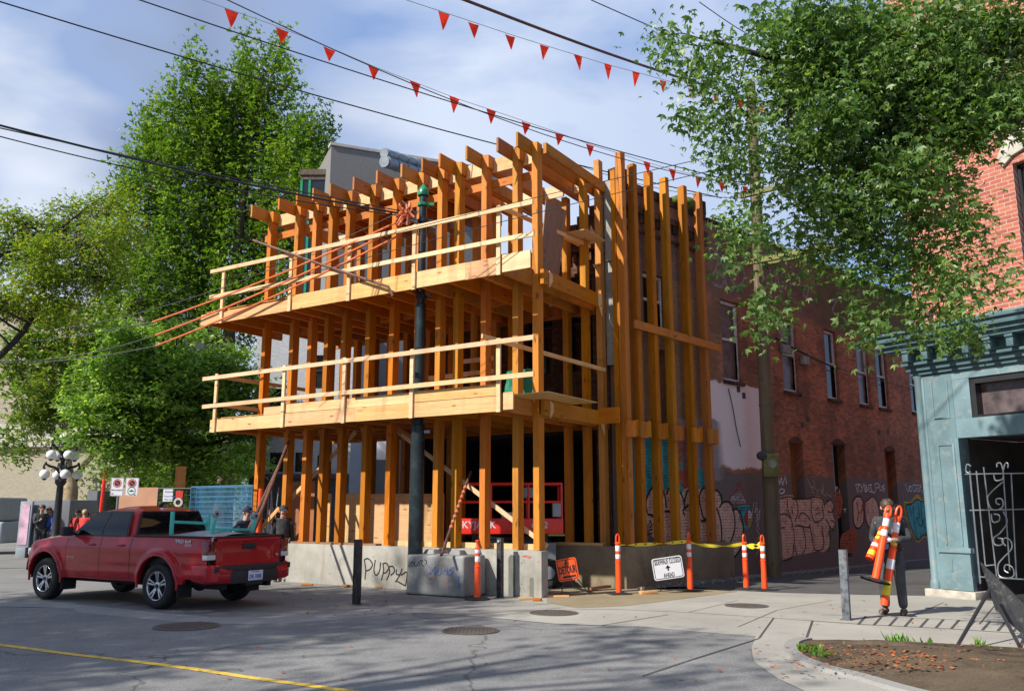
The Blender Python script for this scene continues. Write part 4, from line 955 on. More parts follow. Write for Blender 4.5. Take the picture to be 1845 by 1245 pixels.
# iron gate
GT=thing('iron_gate','grey wrought iron scroll gate standing in the dark teal entrance','gate',tuple(R(.86,.05,.10)))
def gp(x,y): p=onplane(x,y,DD+tn*.02,tn); return ((p-DD).dot(td),p.z)
gz=lambda x,y:(1600+x*245/508.,540+y*600/1245.)
mb=MB()
def gt(pts,r=.013,m=5):
    q=[gp(*gz(*p)) for p in pts]; q=cr(q,m) if len(q)>2 else q; mb.tube([R(a,z,.02) for a,z in q],r,6)
gt([(305,640),(345,1060)],.016); gt([(330,640),(368,1040)]); gt([(357,625),(407,1040)]); gt([(430,640),(455,1010)]); gt([(460,650),(480,1040)]); 
gt([(288,652),(520,648)]); gt([(305,787),(520,782)]); gt([(340,1035),(520,1045)]); gt([(350,995),(400,990)])
build('bars',mb,M_['steel'],GT)
mb=MB()
gt([(305,650),(291,640),(295,615),(310,622)]); gt([(430,640),(422,612),(408,612),(407,625)]); gt([(430,640),(438,612),(448,612),(448,628)])
gt([(395,655),(402,675),(425,672),(432,660)],m=6)
gt([(430,680),(385,720),(372,745),(385,780),(410,785),(430,770),(425,745),(405,745),(405,760),(418,765)]); 
gt([(385,800),(392,830),(415,825),(415,805),(395,800)]); gt([(430,790),(445,830),(420,870),(395,890),(400,915),(425,915),(430,895),(410,890)]); gt([(440,920),(425,900),(440,890),(458,900),(462,930),(430,965),(412,990),(415,1030),(445,1040),(470,1030),(465,1000),(440,990),(435,1010),(450,1020)])
build('scrolls',mb,M_['steel'],GT)
# bare twigs of the street tree are built with the tree
# ================= background buildings
def block(name,label,x0,x1,ytop,Y,mat,wins=(),depth=10,roof=M_['inside'],skew=0.0,cat='building',z0=0,wmat=None,frame=None,extra=None):
    a=D(x0,ytop,Y); b_=D(x1,ytop,Y+skew); top=a.z; p=V((a.x,a.y,0)); q=V((b_.x,b_.y,0)); e=(q-p).normalized(); nn=V((e.y,-e.x,0)); L=(q-p).length
    P=lambda s,z,o=0: p+e*s+nn*o+UZ*z
    t=thing(name,label,cat,tuple(p)); mb=MB()
    def loc(x,y): w=onplane(x,y,p,nn); return ((w-p).dot(e),w.z)
    hs=[]
    for (wx0,wx1,wy0,wy1) in wins:
        s0,zt=loc(wx0,wy0); s1,zb=loc(wx1,wy1); hs.append((s0,s1,zb,zt))
    wallgrid(mb,P,0,L,z0,top,hs,thick=.3); mb.box(P(0,z0,-.3),-nn*depth,e*.3,UZ*(top-z0)); mb.box(P(L-.3,z0,-.3),-nn*depth,e*.3,UZ*(top-z0)); mb.box(P(.3,z0,-depth),e*(L-.6),-nn*.3,UZ*(top-z0)); build('wall',mb,mat,t)
    mb=MB(); mb.box(P(.3,top-.4,-.3),e*(L-.6),-nn*(depth-.3),UZ*.2); build('roof',mb,roof,t)
    for h in hs: sash_window(t,P,*h,frame or M_['black'],wmat or M_['glass'],rec=.12)
    return t,P,loc,L,top
t,P,loc,L,top=block('warehouse','tall grey rendered building with big duct pipes, rising behind the timber roof',597,900,262,34,M_['brickG'],skew=3.0)
mb=MB(); mb.box(P(-.05,top+.0,.06),V(P(L,0)-P(0,0)),V(P(0,0,-.4)-P(0,0,.06)),UZ*.12); build('coping',mb,M_['cream'],t)
def duct(x0,y0,x1,y1,r,lab):
    p=D(x0,y0,32.6); q=D(x1,y1,36.2); mb=MB(); mb.tube([p,q],r,14); d=(q-p).normalized()
    for i in range(6): c=p.lerp(q,i/6+.02); mb.tube([c,c+d*.08],r*1.12,14)
    tag(build('duct_pipe',mb,M_['steel'],smooth=True),lab,'duct')
duct(692,276,790,308,.20,'upper silver duct pipe on the grey building roof'); duct(692,291,790,324,.24,'lower, fatter silver duct pipe on the grey building roof')
mb=MB(); o=D(545,305,35); mb.box(o-UZ*9,V((1.3,0,0)),V((0,1.5,0)),UZ*8.7); b0=build('bay',mb,M_['glass']); tag(b0,'dark glass bay with green frame and brown cornice beside the grey building','bay window')
WM[b0.name]=Matrix.Identity(4)
mb=MB(); mb.box(o-UZ*.3+V((-.08,-.12,0)),V((1.5,0,0)),V((0,1.7,0)),UZ*.25); mb.box(o-UZ*.5+V((-.02,-.06,0)),V((1.35,0,0)),V((0,1.6,0)),UZ*.2); build('cornice',mb,M_['bark'],b0)
mb=MB()
for dx in (0,.35,1.25): mb.box(o-UZ*9+V((dx-.05,-.05,0)),V((.1,0,0)),V((0,.1,0)),UZ*8.5)
build('frame',mb,M_['green'],b0)
t,P,loc,L,top=block('white_building','white painted brick building with dark ground floor beyond the left timber posts',466,640,560,31,M_['brickW'],wins=[(486,512,815,850),(532,552,815,850),(486,512,700,745),(572,590,820,850),(560,585,640,700)],wmat=M_['glass'],frame=M_['black'])
mb=MB(); s0,zt=loc(470,862); mb.box(P(.02,0,.02),V(P(L-.02,0)-P(0.02,0)),V(P(0,0,.08)-P(0,0,0.02)),UZ*zt); mb.box(P(0.02,zt+.002,.02),V(P(L,0)-P(0.02,0)),V(P(0,0,.25)-P(0,0,.02)),UZ*.15); build('shop_band',mb,M_['cloth_gr'],t)
c=P(4.2,3.4,.1); mb=MB(); mb.box(c,V((.75,0,0)),V((0,.12,0)),UZ*1.0)
for i in (0,1): pass
build('hanging_sign',mb,M_['signw'],t,bevel=.03)
t,P,loc,L,top=block('stone_building','buff brick building with stone band behind the street lamp at far left',-160,262,560,46,M_['brickB'],wins=[(178,190,590,650),(60,80,600,640)],skew=-2,frame=M_['cloth_gr'])
mb=MB(); s0,zb=loc(20,806); 
mb.box(P(.02,zb,.0),V(P(L,0)-P(.02,0)),V(P(0,0,.28)-P(0,0,0)),UZ*.3); mb.box(P(.02,zb+.31,.0),V(P(L,0)-P(.02,0)),V(P(0,0,.12)-P(0,0,0)),UZ*.9); build('stone_band',mb,M_['cream'],t)
t,P,loc,L,top=block('tower_block','pale blue and white glass tower seen between the left trees',160,260,452,70,M_['brickW'],wins=[(194,200,y,y+16) for y in range(470,640,26)]+[(204,210,y,y+16) for y in range(470,640,26)],frame=M_['white'])
t,P,loc,L,top=block('brick_house','salmon brick building with dark sign letters behind the left trees',150,300,826,50,M_['salmon'],wins=[(170,185,850,880),(190,206,850,880)],wmat=M_['tarp'],frame=M_['white'])
s0,zb=loc(172,848); text('sign_letters','HEHEHE',.85,P(s0,zb,.12),P(1,0)-P(0,0),UZ,M_['black'],t,ext=.05,bold=.03)
block('shed','low dark grey shed behind the tree trunk',158,176,884,42,M_['kiosk'])
LEAF={'oval':[[(0,0,0),(.35,.45,.08),(0,1,-.05),(-.35,.45,.08)]],
 'maple':[[(0,0,0),(.16,.45,.05),(0,1,-.08),(-.16,.45,.05)],[(0,.05,0),(.35,.12,.05),(.62,.55,-.05),(.14,.42,.04)],[(0,.05,0),(-.14,.42,.04),(-.62,.55,-.05),(-.35,.12,.05)]],
 'spray':[[(0,0,0),(.22,.3,.04),(.05,.62,0),(-.12,.28,.04)],[(.02,.35,0),(.42,.55,.06),(.30,.98,-.05),(.05,.62,.03)],[(0,.3,0),(-.05,.6,.03),(-.32,.9,-.04),(-.38,.45,.06)]]}
def leaves(name,centers,size,mat,parent,shape='oval',droop=.3,label=None):
    c=np.asarray(centers); N_=len(c); T=LEAF[shape]; tv=np.array([p for f in T for p in f],float); k=len(tv)
    s=size*RNG.uniform(.6,1.25,N_)
    az=RNG.uniform(0,2*np.pi,N_); pit=RNG.normal(-droop,.45,N_); rol=RNG.normal(0,.6,N_)
    ca,sa=np.cos(az),np.sin(az); cp,sp=np.cos(pit),np.sin(pit); cr_,sr=np.cos(rol),np.sin(rol)
    fw=np.stack([ca*cp,sa*cp,sp],1); sd0=np.stack([-sa,ca,0*ca],1); up0=np.cross(sd0,fw)
    up0*=-1
    sd=sd0*cr_[:,None]+up0*sr[:,None]; up=-sd0*sr[:,None]+up0*cr_[:,None]
    v_=c[:,None,:]+s[:,None,None]*(tv[None,:,0,None]*sd[:,None,:]+tv[None,:,1,None]*fw[:,None,:]+tv[None,:,2,None]*up[:,None,:])
    nf=len(T); me=bpy.data.meshes.new(name); me.vertices.add(N_*k); me.vertices.foreach_set('co',v_.astype(np.float32).ravel())
    # islands: lobes of one leaf share their root so that colour is per lobe; fine at this size
    me.loops.add(N_*k); me.loops.foreach_set('vertex_index',np.arange(N_*k,dtype=np.int32))
    me.polygons.add(N_*nf); me.polygons.foreach_set('loop_start',np.arange(0,N_*k,4,dtype=np.int32)); me.polygons.foreach_set('loop_total',np.full(N_*nf,4,dtype=np.int32))
    me.update(); me.validate()
    o=mesh_obj(name,me,mat,parent)
    if label: o['label']=label
    return o
def clumpcenters(clumps, per_m=1.0, Yd=3.0, dens=1.0):
    out=[]
    for c in clumps:
        px,py,rp,Y=c[:4]; r=rp*Y/FPX; o=D(px,py,Y); num=max(3,int(dens*(rp/10.)**2*1.1))
        for i in range(num):
            d=RNG.normal(size=3); d/=np.linalg.norm(d); rr=r*RNG.uniform(.2,1)**.45
            out.append(np.array(o)+d*rr*np.array([1,Yd,1]))
    return np.array(out)
def tree(name,label,base,trunk,clumps,leaf,lm,bm,size,per,shape,sig,tr=.35,vert=1.0,droop=.3,Yd=1.0,dens=1.0,limbs=26,group=None,cat='tree',twigs=True,lr=.34,nb=2,ml=99):
    t=thing(name,label,cat,tuple(base),group=group)
    cc=clumpcenters(clumps,Yd=Yd,dens=dens)
    pts=[]
    for c in cc:
        m=RNG.poisson(per); d=RNG.normal(size=(m,3))*np.array([sig,sig,sig*vert]); 
        pts.append(c+d)
    pts=np.concatenate(pts); pts=pts[pts[:,2]>.6]
    leaves('crown',pts,size,lm,t,shape,droop)
    mb=MB(); tp=[V(p) for p in trunk]; q=[V(p) for p in cr([tuple(p) for p in tp],4)]; k=len(q)
    mb.tube(q,[tr*(1-.72*i/(k-1))*(1+.5*max(0,.12-i/k)/.12*.6) for i in range(k)],12)
    idx=RNG.permutation(len(cc))[:limbs]
    for j in idx:
        c=V(cc[j]); d_=[(p-c).length+max(0,p.z-c.z)*1.5 for p in q[nb:]]; b_=q[nb+int(np.argmin(d_))]
        if (c-b_).length<.3 or (c-b_).length>ml: continue
        m1=b_.lerp(c,.35)+V((random.uniform(-.3,.3),random.uniform(-.3,.3),random.uniform(.0,.5)))*.35*(c-b_).length*.3; m2=b_.lerp(c,.7)+V((random.uniform(-.2,.2),random.uniform(-.2,.2),random.uniform(0,.4)))*.3
        r0=min(tr*lr,.02+.012*(c-b_).length); mb.tube([V(x) for x in cr([tuple(b_),tuple(m1),tuple(m2),tuple(c)],3)],[r0*(1-.09*i) for i in range(10)],6,cap=False)
        # side twigs
        if twigs:
            for s_ in range(3):
                e=V(cc[np.argmin(np.linalg.norm(cc-np.array(m2)-RNG.normal(size=3)*.8,axis=1))]); mb.tube([m2,m2.lerp(e,.5)+UZ*.08,e],[r0*.4,r0*.25,.006],5,cap=False)
    build('trunk',mb,bm,t,smooth=True)
    return t
bigc=[(345,135,16),(395,155,20),(440,118,20),(470,115,18),(500,120,18),(425,180,50),(365,190,40),(480,185,45),(520,165,25),(555,235,30),(572,268,24),(310,190,26),(268,212,20),(300,250,50),(400,240,70),(480,240,60),(535,275,45),
 (262,310,44),(350,320,85),(460,330,85),(550,330,45),(245,365,45),(330,420,85),(430,440,85),(510,420,60),(230,470,45),(300,520,80),(410,540,85),(500,540,50),(215,560,45),(585,245,14),(590,300,16),(350,115,10),(440,98,9),(498,102,9)]
bigc=[c+(39+random.uniform(-1.5,1.5),) for c in bigc]
b0=D(400,912,39); b0.z=0
tree('park_tree','tallest dense green tree with upright sprays, behind the left end of the timber frame',b0,[b0,b0+V((.1,0,4)),b0+V((-.2,.1,9)),b0+V((0,0,14)),b0+V((.3,0,19.5))],bigc,None,M_['leafT'],M_['bark'],.27,64,'spray',.27,tr=.45,vert=2.6,droop=-.5,Yd=1.0,dens=.80,limbs=80)
mc=[(240,640,55),(320,640,60),(190,690,45),(380,690,60),(260,730,75),(350,760,70),(205,780,55),(162,745,34),(430,755,50),(290,830,50),(390,845,55),(440,830,30),(250,690,60),(330,700,70),(420,700,45),(150,700,20),(140,782,16),(150,738,18),(168,662,18),(205,622,20),(262,596,18),(330,585,16),(425,630,22),(462,700,16),(135,720,10),(225,590,12),(455,780,25),(200,835,20),(350,880,20)]
mc=[c+(29+random.uniform(-1,1),) for c in mc]; b0=D(352,912,29.5); b0.z=0
tree('maple_tree','bright lime green maple with spreading low branches behind the red truck',b0,[b0,b0+V((.1,0,1.4)),b0+V((-.3,0,2.6)),b0+V((-.9,0,4.2)),b0+V((-1.2,0,5.6))],mc,None,M_['leafM'],M_['barkd'],.22,60,'spray',.30,tr=.22,vert=.45,droop=.05,Yd=1.0,dens=.85,limbs=70)
pc=[(100,600,55),(170,590,45),(50,640,50),(120,680,55),(60,720,45),(160,650,40),(35,775,28),(110,750,34),(60,770,22),(150,720,22),(215,620,35),(30,700,30),(35,820,16),(90,790,18),(190,640,40)]
pc=[c+(33+random.uniform(-1.2,1.2),) for c in pc]; b0=D(106,980,31.5); b0.z=0
def dp(x,y,Y): return D(x,y,Y)
tree('plane_tree','plane tree with mottled sunlit forked trunk behind the street lamp',b0,[b0,dp(118,930,31.6),dp(126,880,31.8),dp(118,840,32),dp(120,790,32.2),dp(118,720,32.5),dp(105,640,33)],pc,None,M_['leafP'],M_['barkp'],.24,52,'spray',.34,tr=.36,vert=.8,droop=.1,dens=.8,limbs=40)
tp=[t for t in bpy.data.objects if t.name.startswith('plane_tree')][0]
mb=MB(); mb.tube([dp(127,895,31.8),dp(135,862,31.9),dp(150,838,32),dp(165,822,32.1),dp(200,780,32.3)],[.13,.12,.11,.10,.05],8); build('branch',mb,M_['bark'],tp,smooth=True)
yc=[(60,420,48),(120,405,42),(35,470,45),(90,470,50),(160,440,42),(60,530,50),(130,520,45),(205,380,32),(190,430,36),(225,400,25),(185,500,40),(30,390,26),(165,375,20),(215,350,16),(20,560,35),(100,560,30),(-30,440,50),(-40,540,50),(240,430,20)]
yc=[c+(25+random.uniform(-1,1.2),) for c in yc]; b0=V((-16.2,24.5,0))
tree('locust_tree','yellow green feathery tree with dark bent limbs at the far left edge',b0,[b0,b0+V((.2,0,3)),b0+V((.6,0,5.0)),dp(40,600,24.6),dp(70,540,24.8),dp(90,480,25),dp(85,430,25)],yc,None,M_['leafY'],M_['barkd'],.13,62,'spray',.29,tr=.13,vert=.5,droop=.1,dens=1.05,limbs=50)
hc=[(260,850,40,44),(320,870,35,43),(215,850,30,45),(420,880,35,43),(230,900,25,44),(190,860,28,45),(300,820,50,46),(400,820,50,46),(450,850,35,45),(360,840,50,46)]
b0=D(300,912,44); b0.z=0
tree('park_tree','darker green tree farther back in the park, low behind the maple',b0,[b0,b0+V((.1,0,1.6)),b0+V((.1,0,3))],hc,None,M_['leafT'],M_['bark'],.26,46,'spray',.5,tr=.25,dens=1.2,limbs=12)
# ---- the overhanging street tree at right
rc=[]
def rcl(l,Y): 
    for a in l: rc.append(a+(Y+random.uniform(-1.0,1.0),))
rcl([(1400,60,26),(1460,50,45),(1530,60,55),(1610,60,60),(1690,60,60),(1770,60,60),(1835,70,50),(1400,120,32),(1470,130,55),(1550,140,60),(1630,150,60),(1710,150,60),(1790,160,60),(1350,165,20),(1420,190,36),(1500,215,55),(1590,230,60),(1680,240,60),(1770,215,45),(1840,190,45),
 (1300,150,17),(1330,120,14),(1450,270,45),(1540,300,50),(1630,320,50),(1710,320,34),(1410,330,22),(1480,360,40),(1560,380,42),(1650,390,36),(1722,400,24),(1520,430,28),(1590,450,36),(1660,470,36),(1700,510,24),(1745,380,16),(1750,440,14),(1380,270,18),(1370,370,15),(1440,420,20),(1390,430,16),(1480,470,20),(1540,500,20),(1620,520,20),(1560,560,14),(1420,500,12)],12.0)
rcl([(1205,65,10),(1235,80,14),(1265,100,16),(1195,95,12),(1215,120,14),(1250,135,18),(1300,85,12),(1290,110,16),(1240,200,9),(1265,205,10),(1290,215,12),(1260,235,10),(1300,240,12),(1330,200,13),(1335,240,11),(1360,230,12),(1285,290,9),(1310,300,12),(1330,310,10),(1345,290,12),(1330,400,9),(1345,420,10),(1330,445,9),(1310,455,5),(1380,60,10),(1370,30,8),(1365,590,8),(1385,580,9),(1400,560,8),(1375,535,6),(1550,590,8),(1565,600,8),(1635,595,8),(1650,580,10),(1725,610,8),(1740,600,9),(1720,590,6),(1630,560,12),(1690,560,12),(1740,540,10),(1745,500,10),(1700,580,9),(1800,470,8),(1790,500,6)],11.2)
b0=V((9.3,10.0,.05))
tree('street_tree','large broad leaved tree hanging over the teal corner shop from the right edge',b0,[b0,V((9.25,10.15,3.0)),V((8.7,10.7,5.6)),V((7.3,11.4,7.3)),V((5.6,11.9,8.1)),V((4.2,12.1,8.4)),V((3.1,11.9,8.6))],rc,None,M_['leafR'],M_['barkd'],.102,24,'maple',.17,tr=.12,vert=1.0,droop=.75,Yd=1.0,dens=1.55,limbs=110,lr=.16,nb=7,ml=1.7,twigs=False)
# ---- street trees outside the picture to the left: they shade the near road and the truck
def shade_tree(x,y,r,h,cnt,lab,zs=.8):
    t=thing('street_tree',lab,'tree',(x,y,0),group=None)
    cc=RNG.normal(size=(cnt,3)); cc/=np.linalg.norm(cc,axis=1)[:,None]; cc*=r*RNG.uniform(.15,1,cnt)[:,None]**.5*np.array([1,1,zs]); cc+=np.array([x,y,h])
    pts=np.concatenate([c+RNG.normal(size=(34,3))*.38 for c in cc]); leaves('crown',pts,.26,M_['leafP'],t,'spray',.2)
    mb=MB(); mb.tube([V((x,y,0)),V((x+.1,y,h*.5)),V((x,y,h+r*.4))],[.28,.2,.06],10)
    for c in cc[:30]: mb.tube([V((x,y,h*.55)),V((x,y,h*.55)).lerp(V(c),.5)+UZ*.3,V(c)],[.07,.05,.015],6)
    build('trunk',mb,M_['bark'],t,smooth=True)
for a in SHADE: shade_tree(*a)
def make_truck():
    hd=V((-.864,.503,0)).normalized(); left=V((-hd.y,hd.x,0))
    rc_=V((-6.08,15.36,0))-left*.86
    T=thing('pickup_truck','shiny dark red crew cab pickup truck parked with its tailgate toward the camera','pickup truck',tuple(rc_+UZ*.005),rz=math.atan2(hd.y,hd.x))
    B=lambda name,mb,mat,p=T,**k: build(name,mb,mat,p,local=True,**k)
    FX=3.24; WR=.385; AR=.50
    def sm(a,b_,x): t=max(0,min(1,(x-a)/(b_-a))); return t*t*(3-2*t)
    def ztop(x):
        if x<.80: return 1.20
        if x<2.62: return 1.19-.01*sm(.8,2.6,x)
        return 1.18-.10*sm(2.6,3.7,x)-.22*sm(3.6,4.12,x)
    def zbot(x):
        b_=.43
        if x<-.62: b_=.43+.17*sm(-.62,-.9,x) if False else .52
        if x>3.7: b_=.43+.10*sm(3.7,4.1,x)
        for xa in (0,FX):
            d=abs(x-xa)
            if d<AR: b_=max(b_,WR+math.sqrt(AR*AR-d*d)*1.02)
        return b_
    def wid(x,z):
        w=.915
        w-=.05*sm(.95,1.25,z); w-=.035*sm(.62,.42,z)
        w+=.012*math.exp(-((z-.98)/.05)**2)-.012*math.exp(-((z-.66)/.06)**2)
        for xa in (0,FX):
            d=math.hypot(x-xa,z-WR); w+=.050*sm(.66,.56,d)
        w-=.16*sm(3.55,4.15,x)**1.5*1.0; w-=.02*sm(-.9,-1.2,x)
        return w
    xs=sorted(set([round(-1.18+i*.03,3) for i in range(int(5.30/.03)+1)]+[-AR,AR,FX-AR,FX+AR,-AR+.004,AR-.004,FX-AR+.004,FX+AR-.004]))
    xs=[x for x in xs if x<=4.12]
    K_=16; body=MB()
    for sgn in (1,-1):
        rows=[]
        for x in xs:
            zb,zt=zbot(x),ztop(x)
            r=[V((x,sgn*wid(x,zb+(zt-zb)*j/K_),zb+(zt-zb)*j/K_)) for j in range(K_+1)]
            r.append(V((x,sgn*(wid(x,zt)-.015),zt+.014))); r.append(V((x,sgn*(wid(x,zt)-.05),zt+.018)))
            r=[V((x,r[0].y-sgn*.06,r[0].z))]+r
            rows.append(r)
        body.grid(rows if sgn<0 else [r[::-1] for r in rows])
    # bonnet
    rows=[]
    for x in [x for x in xs if x>2.45]:
        zt=ztop(x)+.018; w=wid(x,ztop(x))-.05
        rows.append([V((x,w*j/8,zt+.075*(1-(j/8)**2)*(1-.3*sm(3.6,4.1,x))+(.02 if abs(j)==6 else 0))) for j in range(8,-9,-1)])
    body.grid(rows)
    # nose
    rows=[]
    for j in range(8,-9,-1):
        y=.75*j/8; col=[]
        for z in (.50,.62,.75,.85,.93): col.append(V((4.12+.08*(1-(j/8)**2)+(.03 if z<.7 else 0),y,z)))
        rows.append(col)
    body.grid(rows)
    B('body',body,M_['carred'],smooth=True,weld=True,sharp=50)
    bd=[o for o in T.children if o.name.startswith('body')][0]
    # grille and head lights
    g=MB(); g.box(V((4.15,-.5,.62)),V((.07,0,0)),V((0,1.0,0)),V((0,0,.26))); B('grille',g,M_['darkplastic'],bevel=.02)
    for s in (1,-1):
        g=MB(); g.box(V((3.97,s*.56,.80)),V((.17,0,0)),V((0,s*.2,0)),V((0,0,.13))); B('headlight',g,M_['lamp_clear'],bevel=.02)
    # cab upper part
    zl=[1.17,1.22,1.35,1.48,1.58,1.64,1.68,1.705,1.715]
    def xr(z): return .82+.10*sm(1.18,1.66,z)*.9+.25*sm(1.64,1.72,z)
    def xf(z): return 2.78-.78*((z-1.17)/.47) if z<1.64 else 2.0-.35*sm(1.64,1.72,z)
    def cw_(z): return .872-.155*((z-1.17)/.47)**1.25 if z<1.64 else .717-.24*sm(1.63,1.72,z)
    def ring(z,k=48):
        a,b_,w=xr(z),xf(z),cw_(z); cx_=(a+b_)/2; hx=(b_-a)/2; out=[]
        for i in range(k):
            t=2*math.pi*i/k; e=.22; c,s=math.cos(t),math.sin(t)
            out.append(V((cx_+hx*math.copysign(abs(c)**e,c),w*math.copysign(abs(s)**e,s),z)))
        return out
    cab=MB(); cab.grid([ring(z) for z in zl],close=True); r=ring(1.715); 
    cab.grid([r,[V(((p.x-1.45)*.6+1.45,p.y*.6,1.735)) for p in r],[V(((p.x-1.45)*.1+1.45,p.y*.1,1.742)) for p in r]],close=True)
    B('cab',cab,M_['carred'],smooth=True,weld=True,sharp=60)
    def sidewin(x0b,x0t,x1b,x1t,zb,zt,s,n_=6):
        g=MB(); rows=[]
        for i in range(n_+1):
            z=zb+(zt-zb)*i/n_; t=i/n_; a=x0b+(x0t-x0b)*t; b_=x1b+(x1t-x1b)*t
            row=[]
            for j in range(7):
                x=a+(b_-a)*j/6; row.append(V((x,s*(cw_(z)+.007),z)))
            rows.append(row if s>0 else row[::-1])
        g.grid(rows); return g
    for s in (1,-1):
        fr=MB(); f_=sidewin(.93,1.03,2.60,2.0,1.195,1.645,s); 
        B('window_trim',f_,M_['black'],smooth=True)
        f_=sidewin(.97,1.07,1.62,1.56,1.215,1.625,s); f_.v=[(a,b_+s*.005,c) for a,b_,c in f_.v]; B('window',f_,M_['carglass'],smooth=True)
        f_=sidewin(1.70,1.64,2.50,1.96,1.215,1.625,s); f_.v=[(a,b_+s*.005,c) for a,b_,c in f_.v]; B('window',f_,M_['carglass'],smooth=True)
    def endwin(zb,zt,fx,off,inset,k=1):
        g=MB(); rows=[]
        for i in range(7):
            z=zb+(zt-zb)*i/6; w=cw_(z)-inset; rows.append([V((fx(z)+off,w*(1-2*j/8),z)) for j in range(9)])
        g.grid(rows); return g
    B('rear_window_trim',endwin(1.22,1.645,xr,-.006,.07),M_['black'],smooth=True); B('rear_window',endwin(1.25,1.625,xr,-.012,.11),M_['carglass'],smooth=True)
    B('windscreen',endwin(1.2,1.63,xf,.010,.08),M_['carglass'],smooth=True)
    g=MB(); g.box(V((.99,-.14,1.655)),V((.10,0,0)),V((0,.28,0)),V((0,0,.05))); B('brake_light',g,M_['chrome'],bevel=.012)
    g=MB(); g.tube([V((1.25,0,1.735)),V((1.17,0,1.79)),V((1.1,0,1.80))],[.035,.03,.01],8); B('antenna_fin',g,M_['darkplastic'],smooth=True)
    # seams, door handles
    def sr(pts,w,mat,name,s,off=.003,parent=bd):
        g=MB(); P=lambda a,z,o: V((a,s*(wid(a,z)+o),z)); g.ribbon(pts,w,P,off); return B(name,g,mat,parent)
    for s in (1,-1):
        sr([(.80,.45+i*.05) for i in range(16)],.014,M_['black'],'seam',s); 
        sr([(1.66,.45+i*.05) for i in range(16)],.008,M_['black'],'seam',s); sr([(2.66,.50+i*.05) for i in range(14)],.008,M_['black'],'seam',s)
        sr([(.80+.04*math.sin(i*.2)**2 if 0 else .82+i*.1,.47) for i in range(19)],.008,M_['black'],'seam',s)
        sr([(-.82+0*i,.62+i*.03) for i in range(2)],.006,M_['black'],'seam',s)
        for xh in (1.0,1.84):
            g=MB(); y=wid(xh,1.05); g.tube([V((xh-.02,s*(y-.0),1.045)),V((xh,s*(y+.035),1.05)),V((xh+.14,s*(y+.035),1.05)),V((xh+.17,s*y,1.045))],.015,8); B('door_handle',g,M_['carred'],smooth=True)
        # flare lips
        for xa in (0,FX):
            pts=[]
            for i in range(25):
                a=math.pi*(i/24)*1.06-.03*math.pi; pts.append(V((xa+math.cos(a)*(AR+.018),s*(wid(xa+math.cos(a)*.52,WR+math.sin(a)*.52)+.006),WR+math.sin(a)*(AR+.018))))
            g=MB(); g.tube(pts,.022,6); B('wheel_arch',g,M_['carred'],smooth=True)
            g=MB(); rows=[[V((xa+math.cos(math.pi*i/16)*AR*.985,s*.90,WR+math.sin(math.pi*i/16)*AR*.985)),V((xa+math.cos(math.pi*i/16)*AR*.985,s*.5,WR+math.sin(math.pi*i/16)*AR*.985))] for i in range(17)]
            g.grid(rows); g.face([V((xa+math.cos(math.pi*i/16)*AR,s*.5,WR+math.sin(math.pi*i/16)*AR)) for i in range(17)]); B('wheel_well',g,M_['blackr'])
        for xm in (-.53,FX-.54):
            g=MB(); g.box(V((xm,s*.62,.20)),V((.02,0,0)),V((0,s*.30,0)),V((0,0,.30))); B('mud_flap',g,M_['blackr'])
        # mirror
        g=MB(); g.box(V((2.42,s*.95,1.19)),V((.12,0,0)),V((0,s*.20,0)),V((0,0,.17))); g.box(V((2.47,s*.86,1.20)),V((.07,0,0)),V((0,s*.12,0)),V((0,0,.05))); B('wing_mirror',g,M_['darkplastic'],bevel=.025)
        # tail light
        g=MB(); y0=.735; g.box(V((-1.215,s*y0,.84)),V((.14,0,0)),V((0,s*.192,0)),V((0,0,.31))); tl=B('tail_light',g,M_['lamp_red'],bevel=.02)
        g=MB(); g.box(V((-1.220,s*(y0+.015),.842)),V((.12,0,0)),V((0,s*.182,0)),V((0,0,.085))); B('reversing_lens',g,M_['lamp_clear'],tl,bevel=.012)
    # bed
    g=MB(); 
    g.box(V((-1.12,-.80,.70)),V((1.90,0,0)),V((0,1.6,0)),V((0,0,.05)))
    for s in (1,-1): g.box(V((-1.15,s*.80,.70)),V((1.93,0,0)),V((0,s*.05,0)),V((0,0,.50))); 
    g.box(V((.74,-.80,.70)),V((.04,0,0)),V((0,1.6,0)),V((0,0,.49)))
    B('bed',g,M_['darkplastic'])
    g=MB()
    for s in (1,-1): g.box(V((-1.16,s*.775,1.205)),V((1.95,0,0)),V((0,s*.115,0)),V((0,0,.024)))
    B('bed_rail',g,M_['darkplastic'],bevel=.008)
    # tailgate: curved panel with recess
    g=MB(); rows=[]
    for j in range(21):
        y=.73*(1-2*j/20); col=[]
        for z,dx in ((.64,-.02),(.66,-.035),(.70,-.045),(.74,-.04),(.78,-.012),(.82,-.008),(.95,-.006),(1.08,-.012),(1.14,-.035),(1.175,-.045),(1.20,-.035),(1.208,.0)):
            e=1-sm(.60,.72,abs(y)) if .76<z<1.12 else 0
            x=-1.17+(dx if e>0 or not(.76<z<1.12) else -.035); 
            if .76<z<1.12: x=-1.17+dx*e+(-.035)*(1-e)
            col.append(V((x,y,z)))
        rows.append(col)
    g.grid(rows); g.box(V((-1.17,-.735,.64)),V((.05,0,0)),V((0,1.47,0)),V((0,0,.56))); tg=B('tailgate',g,M_['carred'],smooth=True,sharp=50)
    g=MB(); g.box(V((-1.225,-.745,1.205)),V((.09,0,0)),V((0,1.49,0)),V((0,0,.022))); B('tailgate_cap',g,M_['darkplastic'],tg,bevel=.008)
    g=MB(); g.box(V((-1.20,-.16,1.00)),V((.03,0,0)),V((0,.30,0)),V((0,0,.095))); g.box(V((-1.215,-.12,1.03)),V((.02,0,0)),V((0,.22,0)),V((0,0,.035))); B('tailgate_handle',g,M_['darkplastic'],tg,bevel=.01)
